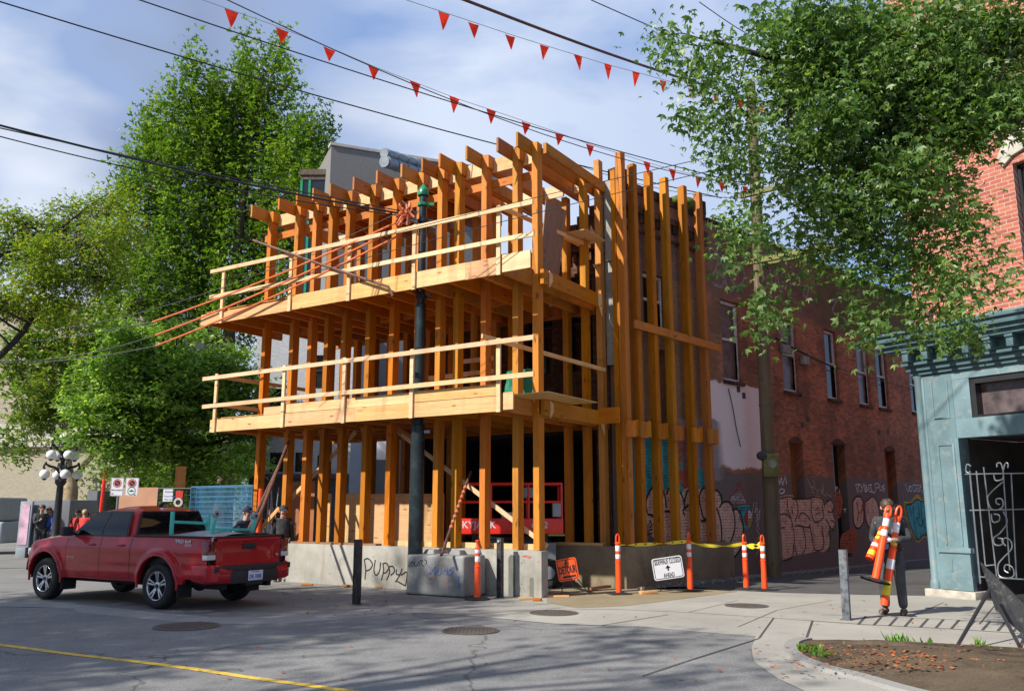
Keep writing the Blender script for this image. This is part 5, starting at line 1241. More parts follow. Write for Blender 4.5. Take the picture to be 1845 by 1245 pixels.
    # bumper
    for s in (1,-1):
        g=MB(); rows=[]
        for i in range(9):
            a=i/8*math.pi/2; x=-1.16-.20*math.sin(a)+.0; y=s*(.93-.16*(1-math.cos(a))); 
            rows.append([V((x+.05 if z in(.46,.76) else x,y-(s*.03 if z in (.46,.76) else 0),z)) for z in (.46,.50,.6,.72,.76)])
        rows=[[V((-.86,s*.93,z)) for z in (.50,.52,.6,.72,.75)]]+rows+[[V((-1.37,s*.50,z)) for z in (.46,.50,.6,.64,.66)]]
        g.grid(rows if s<0 else [r[::-1] for r in rows]); B('bumper_corner',g,M_['carred'],smooth=True)
    g=MB(); g.box(V((-1.36,-.86,.64)),V((.25,0,0)),V((0,1.72,0)),V((0,0,.10))); g.box(V((-1.375,-.55,.44)),V((.18,0,0)),V((0,1.10,0)),V((0,0,.21))); g.box(V((-1.37,-.2,.40)),V((.12,0,0)),V((0,.4,0)),V((0,0,.1)))
    bp=B('bumper',g,M_['darkplastic'],bevel=.02)
    g=MB(); g.box(V((-1.392,-.165,.475)),V((.008,0,0)),V((0,.33,0)),V((0,0,.165))); pl=B('number_plate',g,M_['signw'],bp,bevel=.003)
    TX=lambda body_,size,o,mat,par,bold=0,sx=1: text('lettering',body_,size,o,V((0,-1,0)),UZ,mat,par,ext=.001,bold=bold,local=True,sx=sx)
    TX('DK 1028',.085,(-1.394,.145,.515),M_['cloth_bl'],pl,.002,.85); TX('British Columbia',.026,(-1.394,.10,.615),M_['cloth_bl'],pl,.0)
    TX('V6',.06,(-1.213,-.62,.86),M_['chrome'],tg,.002)
    TX('SR5',.035,(-1.222,.71,.70),M_['chrome'],tg,.002)
    for s in (1,):
        o=(.02,s*(wid(-.3,1.10)+.007),1.09)
        text('lettering','TRD',.075,(-.62+.14+.12,s*(wid(-.5,1.1)+.006),1.115),V((-1,0,0)),UZ,M_['signw'],bd,ext=.001,bold=.002,local=True,sx=1.5)
        text('lettering','4x4',.075,(-.60,s*(wid(-.6,1.1)+.006),1.115),V((-1,0,0)),UZ,M_['chrome'],bd,ext=.001,bold=.001,local=True,sx=1.4)
        text('lettering','SPORT',.05,(-.62,s*(wid(-.6,1.07)+.006),1.06),V((-1,0,0)),UZ,M_['signw'],bd,ext=.001,bold=.001,local=True,sx=1.2)
        text('lettering','TACOMA',.05,(2.62,s*(wid(2.5,.80)+.006),.79),V((-1,0,0)),UZ,M_['chrome'],bd,ext=.002,bold=.0,local=True,sx=1.1)
    # wheels
    def wheel(xa,s):
        g=MB(); c=V((xa,s*.70,WR)); ax=V((0,s,0))
        g.lathe([(.25,.0),(.34,-.01),(.375,.02),(.385,.05),(.386,.12),(.386,.18),(.38,.205),(.36,.235),(.31,.245),(.262,.235),(.245,.22),(.24,.1),(.24,0)],c,ax,48)
        wh=thing_child('wheel',T)
        ty=B('tyre',g,M_['blackr'],wh,smooth=True,sharp=60)
        g=MB(); g.lathe([(.245,.04),(.25,.22),(.262,.232),(.258,.242),(.24,.236),(.232,.20),(.225,.12),(.06,.10),(.001,.10)],c,ax,40); B('rim',g,M_['darkplastic'],wh,smooth=True)
        g=MB()
        g.lathe([(.235,.205),(.248,.236),(.242,.243),(.228,.232),(.222,.2)],c,ax,40)
        for i in range(5):
            for d in (-.16,.16):
                a=2*math.pi*i/5+.3; e=V((math.cos(a+d),0,math.sin(a+d))); e0=V((math.cos(a+d*.9),0,math.sin(a+d*.9)))
                p=c+ax*.205+e0*.06; q=c+ax*.228+e*.235; g.bar(p,q,.034,.018,up=ax)
        g.lathe([(.075,.17),(.07,.212),(.03,.22),(.001,.22)],c,ax,20)
        B('spokes',g,M_['chrome'],wh,bevel=.004)
        g=MB(); g.lathe([(.034,.2),(.032,.232),(.001,.234)],c,ax,14); B('hub_cap',g,M_['darkplastic'],wh)
    for xa in (0,FX):
        for s in (1,-1): wheel(xa,s)
    # underbody
    g=MB(); g.box(V((-1.0,-.72,.42)),V((4.9,0,0)),V((0,1.44,0)),V((0,0,.25))); g.box(V((-1.2,-.55,.34)),V((5.0,0,0)),V((0,.1,0)),V((0,0,.12))); g.box(V((-1.2,.45,.34)),V((5.0,0,0)),V((0,.1,0)),V((0,0,.12)))
    g.tube([V((0,-.7,.385)),V((0,.7,.385))],.05,10); g.sphere(V((0,0,.37)),.14,12,8); g.tube([V((FX,-.7,.36)),V((FX,.7,.36))],.05,10)
    g.box(V((-.95,-.50,.32)),V((.35,0,0)),V((0,.3,0)),V((0,0,.14))); B('underbody',g,M_['blackr'])
    return T,rc_,hd,left
def thing_child(name,parent):
    o=bpy.data.objects.new(name,None); link(o); o.parent=parent; WM[o.name]=WM[parent.name]; o.empty_display_size=.1; return o
TRK,TR0,THD,TLF=make_truck()
def TL(x,y,z): return TR0+THD*x+TLF*y+UZ*z
# cargo: mint frames with castors, and a grey plastic lid
def frame(name,label,p0,p1,h0,h1,rung,grp='mint green frames standing in the truck bed',cast=False):
    t=thing(name,label,'frame',tuple(p0),group=grp); mb=MB()
    mb.bar(p0,p0+h0,.055,.055,up=THD); mb.bar(p1,p1+h1,.055,.055,up=THD); mb.bar(p0+h0*rung,p1+h1*rung,.05,.05,up=UZ); build('rail',mb,M_['mint'],t,bevel=.006)
    if cast:
        for p in (p0+h0,p1+h1):
            mb=MB(); mb.lathe([(.055,-.03),(.07,-.02),(.07,.02),(.055,.03),(.03,.032)],p+UZ*.03,THD*-1,18); c=build('castor',mb,M_['tarp'],t,smooth=True); mb=MB(); mb.lathe([(.02,-.035),(.02,.036),(.001,.036)],p+UZ*.03,THD*-1,12); build('hub',mb,M_['black'],c)
frame('work_frame','upright mint green H frame against the rear window of the truck',TL(.10,.62,.76),TL(.10,-.18,.76),UZ*.88+THD*.0,UZ*.83,.80)
frame('work_frame','tilted mint green frame with grey castors by the tailgate',TL(-.62,.42,.95),TL(-.62,-.52,.95),UZ*.62-TLF*.14,UZ*.58-TLF*.12,.62,cast=True)
mb=MB()
rows=[]
for i in range(9):
    x=-.95+i*.2; rows.append([TL(x+.0,.55-1.0*j/10,1.13+.13*math.sin(math.pi*j/10)**.6+.05*math.sin(i*.5)) for j in range(11)])
mb.grid(rows); o=build('bed_cover',mb,M_['tarp'],smooth=True); tag(o,'pale grey plastic lid lying in the truck bed','plastic lid')
mb=MB(); mb.box(TL(-.9,-.7,.78),THD*.7,TLF*.4,UZ*.48); tag(build('cooler_box',mb,M_['darkplastic'],bevel=.02),'dark box behind the castor frame in the truck bed','box')
mb=MB(); mb.tube([TL(-.5,-.05,1.2),TL(-.62,-.25,1.42)],.02,8); mb.tube([TL(-.62,-.25,1.42),TL(-.7,-.32,1.44)],.035,8); tag(build('tool_handle',mb,M_['black'],smooth=True),'short black tool handle sticking out of the truck bed','tool')
# ---------------- concrete block with lifting lug and graffiti
def blk():
    global mb
    c=V((-.93,17.12,0)); c=G(835,1078); e=(G(735,1057)-c).normalized(); e=u.copy()
    nn=n.copy(); L=1.52; Wd=.76; H_=.78
    L=(G(735,1062)-c).length; L=1.42
    t=thing('concrete_block','weathered grey concrete block with cast lugs and scribbled graffiti','concrete block',tuple(c))
    mb=MB(); mb.box(c+UZ*.01,e*L,nn*Wd,UZ*H_); build('body',mb,M_['block'],t,bevel=.06,seg=3)
    P=lambda a,z,o=0: c+e*a-nn*o+UZ*z
    for a0 in (.30,.95):
        mb=MB(); o=P(a0,H_,-.28); b_=[o,o+e*.30,o+e*.30+nn*.28,o+nn*.28]; t_=[o+e*.05+nn*.05+UZ*.10,o+e*.25+nn*.05+UZ*.10,o+e*.25+nn*.23+UZ*.10,o+e*.05+nn*.23+UZ*.10]
        mb.face(t_)
        for i in range(4): j=(i+1)%4; mb.face([b_[i],b_[j],t_[j],t_[i]])
        build('lug',mb,M_['block'],t,bevel=.012)
    mb=MB(); mb.tube([P(.78,H_,-.38),P(.76,H_+.06,-.38),P(.72,H_+.08,-.38),P(.68,H_+.06,-.38),P(.66,H_,-.38)],.012,6); build('lifting_ring',mb,M_['rusty'],t,smooth=True)
    def bp(x,y): p=onplane(x,y,c,nn); return ((p-c).dot(e),p.z)
    mb=MB()
    for pts in [[(350,300),(365,272),(372,285),(360,300)],[(380,270),(378,295),(395,290),(398,270)],[(405,268),(408,298)],[(405,268),(420,265),(415,285),(430,298)],[(432,262),(442,270),(438,290)]]: st([q6(*p) for p in pts],.018,P,bp,o=.003)
    build('graffiti',mb,M_['blackd'],t)
    mb=MB()
    for pts in [[(445,290),(465,310),(460,340),(490,300),(485,345),(500,325)],[(505,310),(500,345),(520,335),(525,300)],[(530,340),(545,315),(555,345)],[(550,290),(560,345),(575,330),(565,310)],[(612,350),(618,400),(612,420)],[(455,370),(475,355)],[(540,345),(590,300),(575,352)]]: st([q6(*p) for p in pts],.016,P,bp,o=.0035)
    build('graffiti',mb,M_['bluesp'],t)
    mb=MB()
    for pts in [[(455,330),(445,345),(450,378),(465,380)],[(520,295),(530,280),(540,310)],[(525,370),(550,385),(570,365)],[(575,300),(580,330)],[(470,350),(500,372)]]: st([q6(*p) for p in pts],.012,P,bp,o=.0045)
    build('graffiti',mb,M_['rope'],t)
blk()
# ---------------- bollards
def bollard(px,py,h,w,mat,label,lean=0,bolt=False):
    c=G(px,py); t=thing('bollard',label,'bollard',tuple(c),rz=math.atan2(u.y,u.x),group=None)
    mb=MB(); mb.box(V((-w/2,-w/2,.0)),V((w,0,0)),V((0,w,0)),V((lean,0,h))); build('post',mb,mat,t,local=True,bevel=.008)
    mb=MB(); mb.box(V((-w/2-.0+lean,-w/2,h+.001)),V((w,0,0)),V((0,w,0)),V((0,0,.012))); build('cap',mb,mat,t,local=True,bevel=.004)
    mb=MB(); mb.box(V((-w*.8,-w*.8,.0)),V((w*1.6,0,0)),V((0,w*1.6,0)),V((0,0,.012))); build('base_plate',mb,M_['iron'],t,local=True)
    if bolt: mb=MB(); mb.lathe([(.03,0),(.03,.02),(.015,.03),(.001,.03)],(.0,w/2,h-.06),V((0,1,0)),12); build('bolt',mb,M_['steel'],t,local=True)
bollard(642,1089,1.13,.115,M_['bol'],'square black bollard in front of the PUPPY1 wall')
bollard(901,1077,1.12,.105,M_['bol'],'square black bollard right of the concrete block',bolt=True)
bollard(1526,1117,1.05,.115,M_['bolg'],'square worn grey bollard at the sidewalk corner beside the man',lean=-.01)
# ---------------- orange delineator posts
def delineator(px,py,label,hgt=1.1,style=0,twin=False,grp='orange delineator posts'):
    c=G(px,py); t=thing('delineator_post',label,'delineator post',tuple(c),rz=random.uniform(0,1),group=grp)
    mb=MB()
    if style==0: mb.lathe([(.25,0),(.25,.02),(.21,.04),(.07,.05),(.001,.05)],(0,0,0),UZ,8)
    else:
        mb.lathe([(.30,0),(.30,.02),(.26,.035),(.07,.05),(.001,.05)],(0,0,0),UZ,4)
    build('base',mb,M_['blackr'],t,local=True)
    mb=MB(); k=hgt/1.1
    mb.lathe([(.062,.05),(.056,.4*k),(.055,.60*k),(.062,.602*k),(.062,.615*k),(.050,.62*k),(.048,.93*k),(.060,.935*k),(.060,.955*k),(.04,.97*k)],(0,0,0),UZ,20)
    if style==0: mb.lathe([(.04,.97*k),(.028,1.0*k),(.028,1.06*k),(.045,1.08*k),(.045,1.10*k),(.001,1.11*k)],(0,0,0),UZ,16)
    else:
        mb.tube([V((x,0,z)) for x,z in cr([(-.035,.96*k),(-.035,1.05*k),(-.02,1.10*k),(0,1.115*k),(.02,1.10*k),(.035,1.05*k),(.035,.96*k)],3)],.016,8)
    build('tube',mb,M_['orange'],t,smooth=True,local=True,sharp=40)
    for z0,z1 in ((.66,.74),(.80,.90)) if style else ((.70,.80),(.86,.95)):
        mb=MB(); mb.lathe([(.0505,z0*k),(.0515,z0*k+.002),(.0515,z1*k-.002),(.0505,z1*k)],(0,0,0),UZ,20); build('reflective_band',mb,M_['reflect'],t,smooth=True,local=True)
    return c
delineator(860,1080,'orange delineator post in front of the concrete block',1.10,0)
d2=delineator(1115,1071,'orange delineator post between the DETOUR and SIDEWALK CLOSED signs',1.17,1)
d3=delineator(1244,1065,'orange delineator post just right of the SIDEWALK CLOSED sign',1.18,1)
d4=delineator(1345,1062,'left one of the two orange delineator posts at the utility pole',1.13,1)
d5=delineator(1378,1064,'right one of the two orange delineator posts at the utility pole',1.12,1)
mb=MB()
def tape(p,q,sag,k=14):
    pts=[p.lerp(q,i/k)-UZ*sag*4*(i/k)*(1-i/k) for i in range(k+1)]; rows=[]
    for i,c in enumerate(pts):
        tw=.5+.9*math.sin(i*.9); rows.append([c+UZ*.035*math.cos(tw)+vn*.02*math.sin(tw),c-UZ*.035*math.cos(tw)-vn*.02*math.sin(tw)])
    mb.grid(rows)
tape(d2+UZ*.97,d3+UZ*1.02,.02); tape(d3+UZ*1.0,d4+UZ*.96,.07); tape(d4+UZ*.98,d5+UZ*.95,.09); tape(d4+UZ*.93,d5+UZ*.99,.03)
mb.ribbon([(0,0),(.04,-.2),(.02,-.4),(.09,-.62)],.05,lambda a,z,o: d5+v*(a+.05)+UZ*(.95+z)-n*.09,0)
o=tag(build('barrier_tape',mb,M_['tape'],smooth=True),'yellow caution tape strung between the orange posts','tape'); WM[o.name]=Matrix.Identity(4)
mb=MB()
for i in range(7):
    p=(d2+UZ*.97).lerp(d3+UZ*1.02,.12+.13*i)-n*.04; mb.ribbon([(0,0),(.07,.0)],.02,lambda a,z,o: p+v*a+UZ*(z-.01),0)
build('print',mb,M_['blackd'],o)
# ---------------- road signs
def sign(name,label,corners,foot,legs,face,border,Y,writer):
    # corners: TL,TR,BR,BL photo points on a plane leaning back a little at depth Y
    tl,tr,br,bl=[D(x,y,Y) for x,y in corners]; c=(tl+tr+br+bl)/4; ex=((tr-tl)+(br-bl)).normalized(); ey=((tl-bl)+(tr-br)); ey=(ey-ex*ey.dot(ex)).normalized(); w=((tr-tl).length+(br-bl).length)/2; h=((tl-bl).length+(tr-br).length)/2
    ez=ex.cross(ey)
    t=thing(name,label,'sign',tuple(c)); P=lambda a,z,o=0: c+ex*a+ey*z+ez*o
    def rr(w_,h_,r): 
        out=[]
        for cx_,cz_,a0 in ((w_/2-r,h_/2-r,0),(-w_/2+r,h_/2-r,90),(-w_/2+r,-h_/2+r,180),(w_/2-r,-h_/2+r,270)):
            for i in range(5): a=math.radians(a0+i*22.5); out.append((cx_+r*math.cos(a),cz_+r*math.sin(a)))
        return out
    mb=MB(); mb.prism(rr(w,h,.05),P,-.012,0); pn=build('panel',mb,face,t)
    q=rr(w-.05,h-.05,.04); mb=MB(); mb.ribbon(q+[q[0],q[1]],.012,P,.002); build('border',mb,border,pn)
    mb=MB()
    for a,b_ in legs: mb.tube([P(*a,-.03),V(G(*b_)) ],.011,6)
    build('stand_leg',mb,M_['black'],t)
    writer(P,pn,w,h,ex,ey)
    return t,P
def w1(P,pn,w,h,ex,ey):
    text('lettering','DETOUR',.20,P(-w*.42,-h*.16,.003),ex,ey,M_['blackd'],pn,bold=.005,fit=w*.84)
    mb=MB(); mb.ribbon([(-w*.18,-h*.32),(w*.36,-h*.32)],.035,P,.003); mb.poly([(-w*.30,-h*.32),(-w*.16,-h*.25),(-w*.16,-h*.39)],P,.003)
    for r in [[(0,h*.36),(0,h*.36+.001)]]: pass
    mb.poly([(.02*math.cos(i)+.0,h*.38+.02*math.sin(i)) for i in [k*1.05 for k in range(6)]],P,.003)
    for pts in [[(.0,h*.34),(-.01,h*.22)],[(-.01,h*.23),(.03,h*.10)],[(-.01,h*.23),(-.045,h*.11)],[(0,h*.32),(.05,h*.25)],[(0,h*.32),(-.05,h*.24)]]: mb.ribbon(pts,.018,P,.0035)
    build('symbol',mb,M_['blackd'],pn)
sign('road_sign','orange DETOUR sign with an arrow on a low black stand',[(996,1010),(1034,1004),(1047,1041),(1012,1048)],None,[((-.10,-.2),(1010,1075)),((.16,-.2),(1064,1072)),((0,.2),(1035,1062))],M_['orangeS'],M_['blackd'],17.6,w1)
def w2(P,pn,w,h,ex,ey):
    text('lettering','SIDEWALK CLOSED',.15,P(-w*.43,h*.20,.003),ex,ey,M_['blackd'],pn,bold=0,fit=w*.86)
    text('lettering','AHEAD',.12,P(-w*.18,-h*.40,.003),ex,ey,M_['blackd'],pn,bold=0,fit=w*.36)
    mb=MB(); mb.ribbon([(0,-h*.12),(0,h*.05)],.03,P,.003); mb.poly([(0,h*.14),(.055,h*.0),(-.055,h*.0)],P,.003); build('symbol',mb,M_['blackd'],pn)
t,P=sign('road_sign','white SIDEWALK CLOSED AHEAD sign leaning on a wire stand',[(1169,1008),(1223,1001),(1238,1037),(1184,1046)],None,[((-.12,-.15),(1190,1065)),((.17,-.15),(1240,1064)),((-.2,-.0),(1160,1066))],M_['signw'],M_['blackd'],18.0,w2)
mb=MB(); mb.tube([P(0,.22,-.02),P(.0,.30,-.02)],.02,6); mb.tube([P(-.07,.38,-.02),P(0,.30,-.02),P(.07,.39,-.02)],.012,6); mb.tube([P(-.05,.26,-.02),P(.05,.35,-.02)],.009,6); build('clip',mb,M_['black'],t)
# A-frame board at the right edge
AF=thing('sandwich_board','dark leaning sandwich board on black legs at the right edge','board',tuple(D(1790,1150,11.6)))
p1,p2=D(1770,1012,12.2),D(1862,1120,11.4); dn=V((.25,-.25,-.62))
mb=MB(); o=D(1766,1012,12.2); ex=(D(1870,1120,11.6)-o); 
q=[o, D(1850,1092,11.5), D(1866,1165,11.3), D(1793,1098,11.9)]
mb.face(q); mb.face([p+V((.03,.03,0)) for p in q][::-1])
for i in range(4): j=(i+1)%4; mb.face([q[j],q[i],q[i]+V((.03,.03,0)),q[j]+V((.03,.03,0))])
build('panel',mb,M_['bol'],AF)
mb=MB(); mb.tube([D(1783,1062,11.7),G(1717,1177)],.022,8); mb.tube([D(1783,1062,11.7),D(1835,1160,11.2),G(1850,1190)],.022,8); build('leg',mb,M_['black'],AF,smooth=True)
# ---------------- timber scraps
def scrap(px,py,l,w,h,a,mat,label):
    c=G(px,py); d=V((math.cos(a),math.sin(a),0)); s_=V((-d.y,d.x,0)); mb=MB(); mb.box(c-d*l/2-s_*w/2+UZ*.012,d*l,s_*w,UZ*h); tag(build('timber_offcut',mb,mat,bevel=.004),label,'timber offcut','timber offcuts on the ground')
scrap(947,1081,.26,.10,.045,.1,M_['fascia'],'short light timber offcut in front of the wall end, left of its neighbour')
scrap(968,1083,.16,.09,.045,-.3,M_['rafter'],'smallest reddish timber offcut just left below the DETOUR sign')
scrap(1003,1076,.48,.10,.03,-.03,M_['fascia'],'flat timber strip lying under the left leg of the DETOUR sign')
scrap(1168,1071,.36,.12,.06,.35,M_['fascia'],'timber offcut beside the base of the orange post left of the white sign')
scrap(1155,1064,.12,.10,.07,.9,M_['pale'],'pale stub of timber behind the offcut near the white sign')
scrap(553,1055,.26,.10,.035,.0,M_['rafter'],'dark timber offcut on the paving behind the truck')
scrap(628,1057,.30,.10,.035,-.5,M_['plydark'],'brown timber offcut at the wall foot behind the black bollard')
scrap(715,1060,.16,.10,.035,.5,M_['fascia'],'light timber offcut just left of the concrete block')
scrap(683,1059,.16,.08,.035,-.2,M_['rafter'],'reddish timber offcut at the wall under the PUPPY1 letters')
mb=MB(); mb.bar(G(1062,1066)+UZ*.06,G(1098,1062)+UZ*.07,.1,.05); tag(build('timber_plank',mb,M_['plydark']),'dark plank lying against the brown concrete wall','plank')
# ---------------- wooden utility pole in the alley
def at23(x,y): return D(x,y,22.0)
UP=thing('utility_pole','tall wooden utility pole with mossy cross arms at the alley mouth','utility pole',tuple(G(1395,1040)))
b_=G(1395,1040); tp_=at23(1352,150)
mb=MB(); mb.tube([b_,b_.lerp(tp_,.33),b_.lerp(tp_,.66),tp_],[.185,.17,.155,.13],16); build('pole',mb,M_['pole'],UP,smooth=True)
def onp(y): # point of the pole at photo height y
    t=.5
    for _ in range(30):
        p=b_.lerp(tp_,t); z=p.z-HC; d=CS*p.y+SN*z; yy=CYP-FPX*(-SN*p.y+CS*z)/d; t+= (yy-y)/1200
    return p
def arm(y,px0,px1,dy0,dy1,Y0,Y1):
    a,c=D(px0,y+dy0,Y0),D(px1,y+dy1,Y1); mb=MB(); mb.bar(a,c,.11,.13); build('cross_arm',mb,M_['mossy'],UP)
arm(350,1334,1460,4,-28,21.9,20.5); arm(470,1345,1500,4,-26,21.7,20.0); arm(468,1362,1510,10,-22,22.1,20.6)
p=onp(838); mb=MB(); mb.box(p+V((-.24,-.36,-.30)),V((.40,0,0)),V((0,.16,0)),UZ*.58); mt=build('meter_box',mb,M_['mossy'],UP,bevel=.03)
mb=MB(); mb.lathe([(.11,0),(.11,.015),(.08,.02),(.001,.02)],p+V((-.02,-.362,.02)),V((0,-1,0)),20); build('dial',mb,M_['board'],mt)
mb=MB(); mb.sphere(p+V((-.27,-.34,.22)),.13,12,8,.9); build('cloth_bundle',mb,M_['cloth_gr'],UP,smooth=True)
mb=MB(); 
for y in (730,600): mb.lathe([(.178,-.03),(.183,0),(.178,.03)],onp(y),UZ,16)
mb.tube([onp(1020)+vn*.24,onp(850)+vn*.23],.02,6); build('strap',mb,M_['iron'],UP)
# ---------------- steel span pole with the green cap
PB=G(748,1066); PBz=D(748,1000,18.0); pb=V((PBz.x,PBz.y,0)); top=D(757,352,18.0); 
SP=thing('span_wire_pole','dark steel pole with a green cap rising through both platforms','pole',tuple(pb))
tpz=V((pb.x+.02,pb.y,top.z)); mb=MB(); mb.tube([pb,V((pb.x+.005,pb.y,3.4)),V((pb.x+.005,pb.y,3.42)),V((pb.x+.01,pb.y,6.0)),V((pb.x+.012,pb.y,6.02)),tpz],[.155,.145,.115,.112,.085,.082],20); build('shaft',mb,M_['polemetal'],SP,smooth=True,sharp=30)
mb=MB(); mb.lathe([(.12,-.02),(.13,.0),(.12,.08),(.09,.16),(.05,.20),(.02,.25),(.001,.26)],tpz,UZ,16); build('cap',mb,M_['green'],SP,smooth=True)
for dz,m_ in ((-.22,'green'),(-.60,'black'),(-2.3,'black'),(-2.0,'black'),(-5.2,'steel')):
    mb=MB(); mb.lathe([(.10,-.04),(.125,-.03),(.125,.03),(.10,.04)],tpz+UZ*dz,UZ,16); mb.box(tpz+UZ*(dz-.03)+V((.10,-.05,0)),V((.14,0,0)),V((0,.06,0)),UZ*.06); build('clamp',mb,M_[m_],SP)
kn=D(732,384,17.8)
mb=MB()
for i in range(16):
    a=V((random.uniform(-.3,.2),random.uniform(-.12,.12),random.uniform(-.36,.38))); c=V((random.uniform(-.2,.3),random.uniform(-.12,.12),random.uniform(-.36,.3)))
    mb.tube([kn+a*.8,kn+(a+c)*.2,kn+c*.8],.028,6)
kb=build('line_bundle',mb,M_['rope'],SP,smooth=True)
mb=MB()
for i in range(8):
    a=kn+V((random.uniform(-.1,.1),0,random.uniform(-.35,.3))); mb.tube([a,a.lerp(tpz-UZ*.6,.5)+V((random.uniform(-.1,.1),-.05,random.uniform(-.1,.1))),tpz-UZ*random.uniform(.3,1.0)+V((-.1,0,0))],.014,5)
build('guy_wire',mb,M_['steel'],SP,smooth=True)
# ---------------- overhead wires
def cat(p,q,sag,k=24): return [p.lerp(q,i/k)-UZ*sag*4*(i/k)*(1-i/k) for i in range(k+1)]
def wire(name,label,pts,r,mat,cat_='cable',grp=None,k=6):
    mb=MB(); mb.tube(pts,r,k,cap=True); return tag(build(name,mb,mat,smooth=True),label,cat_,grp)
def ext(p,q,f): return p+(p-q)*f
def W2(label,x0,y0,Y0,x1,y1,Y1,r,mat='wire',sag=.25,f=.25,name='overhead_cable',mid=None):
    p,q=D(x0,y0,Y0),D(x1,y1,Y1)
    if mid: # photo point the cable passes near its middle: solve the sag from it
        xm,ym=mid; 
        best=None
        for t in [i/40 for i in range(1,40)]:
            c=p.lerp(q,t); z=c.z-HC; d=CS*c.y+SN*z; xx=CXP+FPX*c.x/d
            if best is None or abs(xx-xm)<best[0]: best=(abs(xx-xm),t,c,d)
        _,t,c,d=best
        lo,hi=-3.,6.
        for _ in range(40):
            s_=(lo+hi)/2; cc=c-UZ*s_*4*t*(1-t); z=cc.z-HC; dd=CS*cc.y+SN*z; yy=CYP-FPX*(-SN*cc.y+CS*z)/dd
            if yy<ym: lo=s_
            else: hi=s_
        sag=s_
    pts=cat(p,q,sag); 
    if f: pts=[pts[0]+(pts[0]-pts[1])*8*f]+pts
    return wire(name,label,pts,r,M_[mat]),p,q,sag
W2('black cable crossing from the top left corner behind the tallest rafters',60,22,14,1300,357,22,.014,mid=(600,185))
W2('black cable crossing just under the left string of red flags',315,22,13,1345,332,22,.012,mid=(760,170))
W2('upper thin cable running beside the left string of red flags',455,22,12.5,1345,334,22,.010,mid=(900,215))
W2('thick black twisted cable coming from the left edge to the green capped pole',22,232,15,722,385,17.8,.022,mid=(400,322)); W2('second thinner strand under the thick cable from the left edge',22,252,15.2,715,388,17.8,.012,mid=(330,322))
W2('tight black strand wound on the thick cable from the left edge',22,236,15.1,720,380,17.9,.012,mid=(300,298))
W2('thick red brown cable at top centre running into the tree',893,22,12.5,1400,190,20,.026,mat='rusty',mid=(1140,112))
W2('thin cable at the top right going into the leaves',1113,22,13,1500,160,19,.009,mid=(1220,66)); W2('short thin cable at the top beyond the other cables',1285,22,14,1500,110,19,.008)
W2('rising dark cable passing in front of the tall posts to the right',380,510,17.5,1845,165,13,.007,mid=(1200,300),f=0)
W2('lower rising dark cable passing in front of the tall posts to the right',378,545,17.6,1845,185,13.2,.007,mid=(1200,325),f=0)
W2('thin grey cable from the cross arm toward the left',1345,358,21.5,1010,285,21,.008,mat='wireg',f=0)
def gline(label,y0,x1,y1,x2,y2,mid):
    p=D(x2,y2,17.75); m_=D(x1,y1,21.8)
    _,a,b_,s_=W2(label+', bare grey part at left',-30,y0,25.5,x1,y1,21.8,.012,mat='wireg',f=0,mid=mid,name='guy_cable')
    wire('sleeved_cable',label+', orange sleeved part',cat(m_,p,.10),.023,M_['rope'])
gline('highest of three cables under the left platform ends',622,275,580,712,402,(150,603)); gline('middle of three cables under the left platform ends',648,280,604,716,412,(150,638)); gline('lowest of three cables under the left platform ends',653,281,623,720,424,(150,645))
W2('thin grey line rising from the left edge to the pole bundle',22,602,25,740,372,17.8,.008,mat='wireg',mid=(400,520),f=0)
# bunting
def bunting(label,flags,Y0,Y1,x0,x1,grp):
    fx=[f[0] for f in flags]
    def depth(x): t=(x-x0)/(x1-x0); # perspective-correct depth along a straight line
    def Yof(x):
        t=(x-x0)/(x1-x0); return 1/((1-t)/Y0+t/Y1)
    pts=[D(x,y-h/2,Yof(x)) for x,y,h in flags]; first=pts[0]+(pts[0]-pts[1])*3; last=pts[-1]
    line=[tuple(first)]+[tuple(p) for p in pts]; line=[V(p) for p in cr(line,4)]
    o=wire('bunting_line',label,line,.006,M_['string'],'bunting'); 
    k=len(flags)
    for i,(x,y,h) in enumerate(flags):
        c=pts[i]; d=(pts[min(i+1,k-1)]-pts[max(i-1,0)]).normalized(); s_=.125; H_=.30; b0=V((random.uniform(-.04,.04),random.uniform(-.04,.04),0))
        mb=MB(); rows=[]
        for j in range(5):
            t=j/4; w=s_*(1-t*.94); bend=V((0,math.sin(t*2.2+i)*.03,0)); rows.append([c-d*w-UZ*(.01+H_*t)+b0*t+bend,c-UZ*(.01+H_*t)+b0*t+bend*1.6,c+d*w-UZ*(.01+H_*t)+b0*t+bend])
        mb.grid(rows); build('flag',mb,M_['flag'],o,smooth=True)
bunting('string of red triangular flags crossing from the top left down to the utility pole',[(417,31,24),(508,64,25),(593,98,24),(673,132,24),(748,160,22),(819,187,21),(885,209,21),(948,230,20),(1008,250,19),(1063,270,19),(1116,286,18),(1165,301,17),(1211,314,17),(1259,326,17),(1301,335,16),(1343,343,16)],14.,22,417,1343,'a')
bunting('shorter string of red triangular flags at the top going into the tree',[(800,35,24),(853,52,23),(919,74,23),(981,93,22),(1041,111,21),(1095,127,20),(1146,140,19),(1195,153,18),(1245,167,18),(1290,178,17),(1333,190,16),(1373,196,15),(1392,203,14)],13.5,20.5,800,1392,'b')
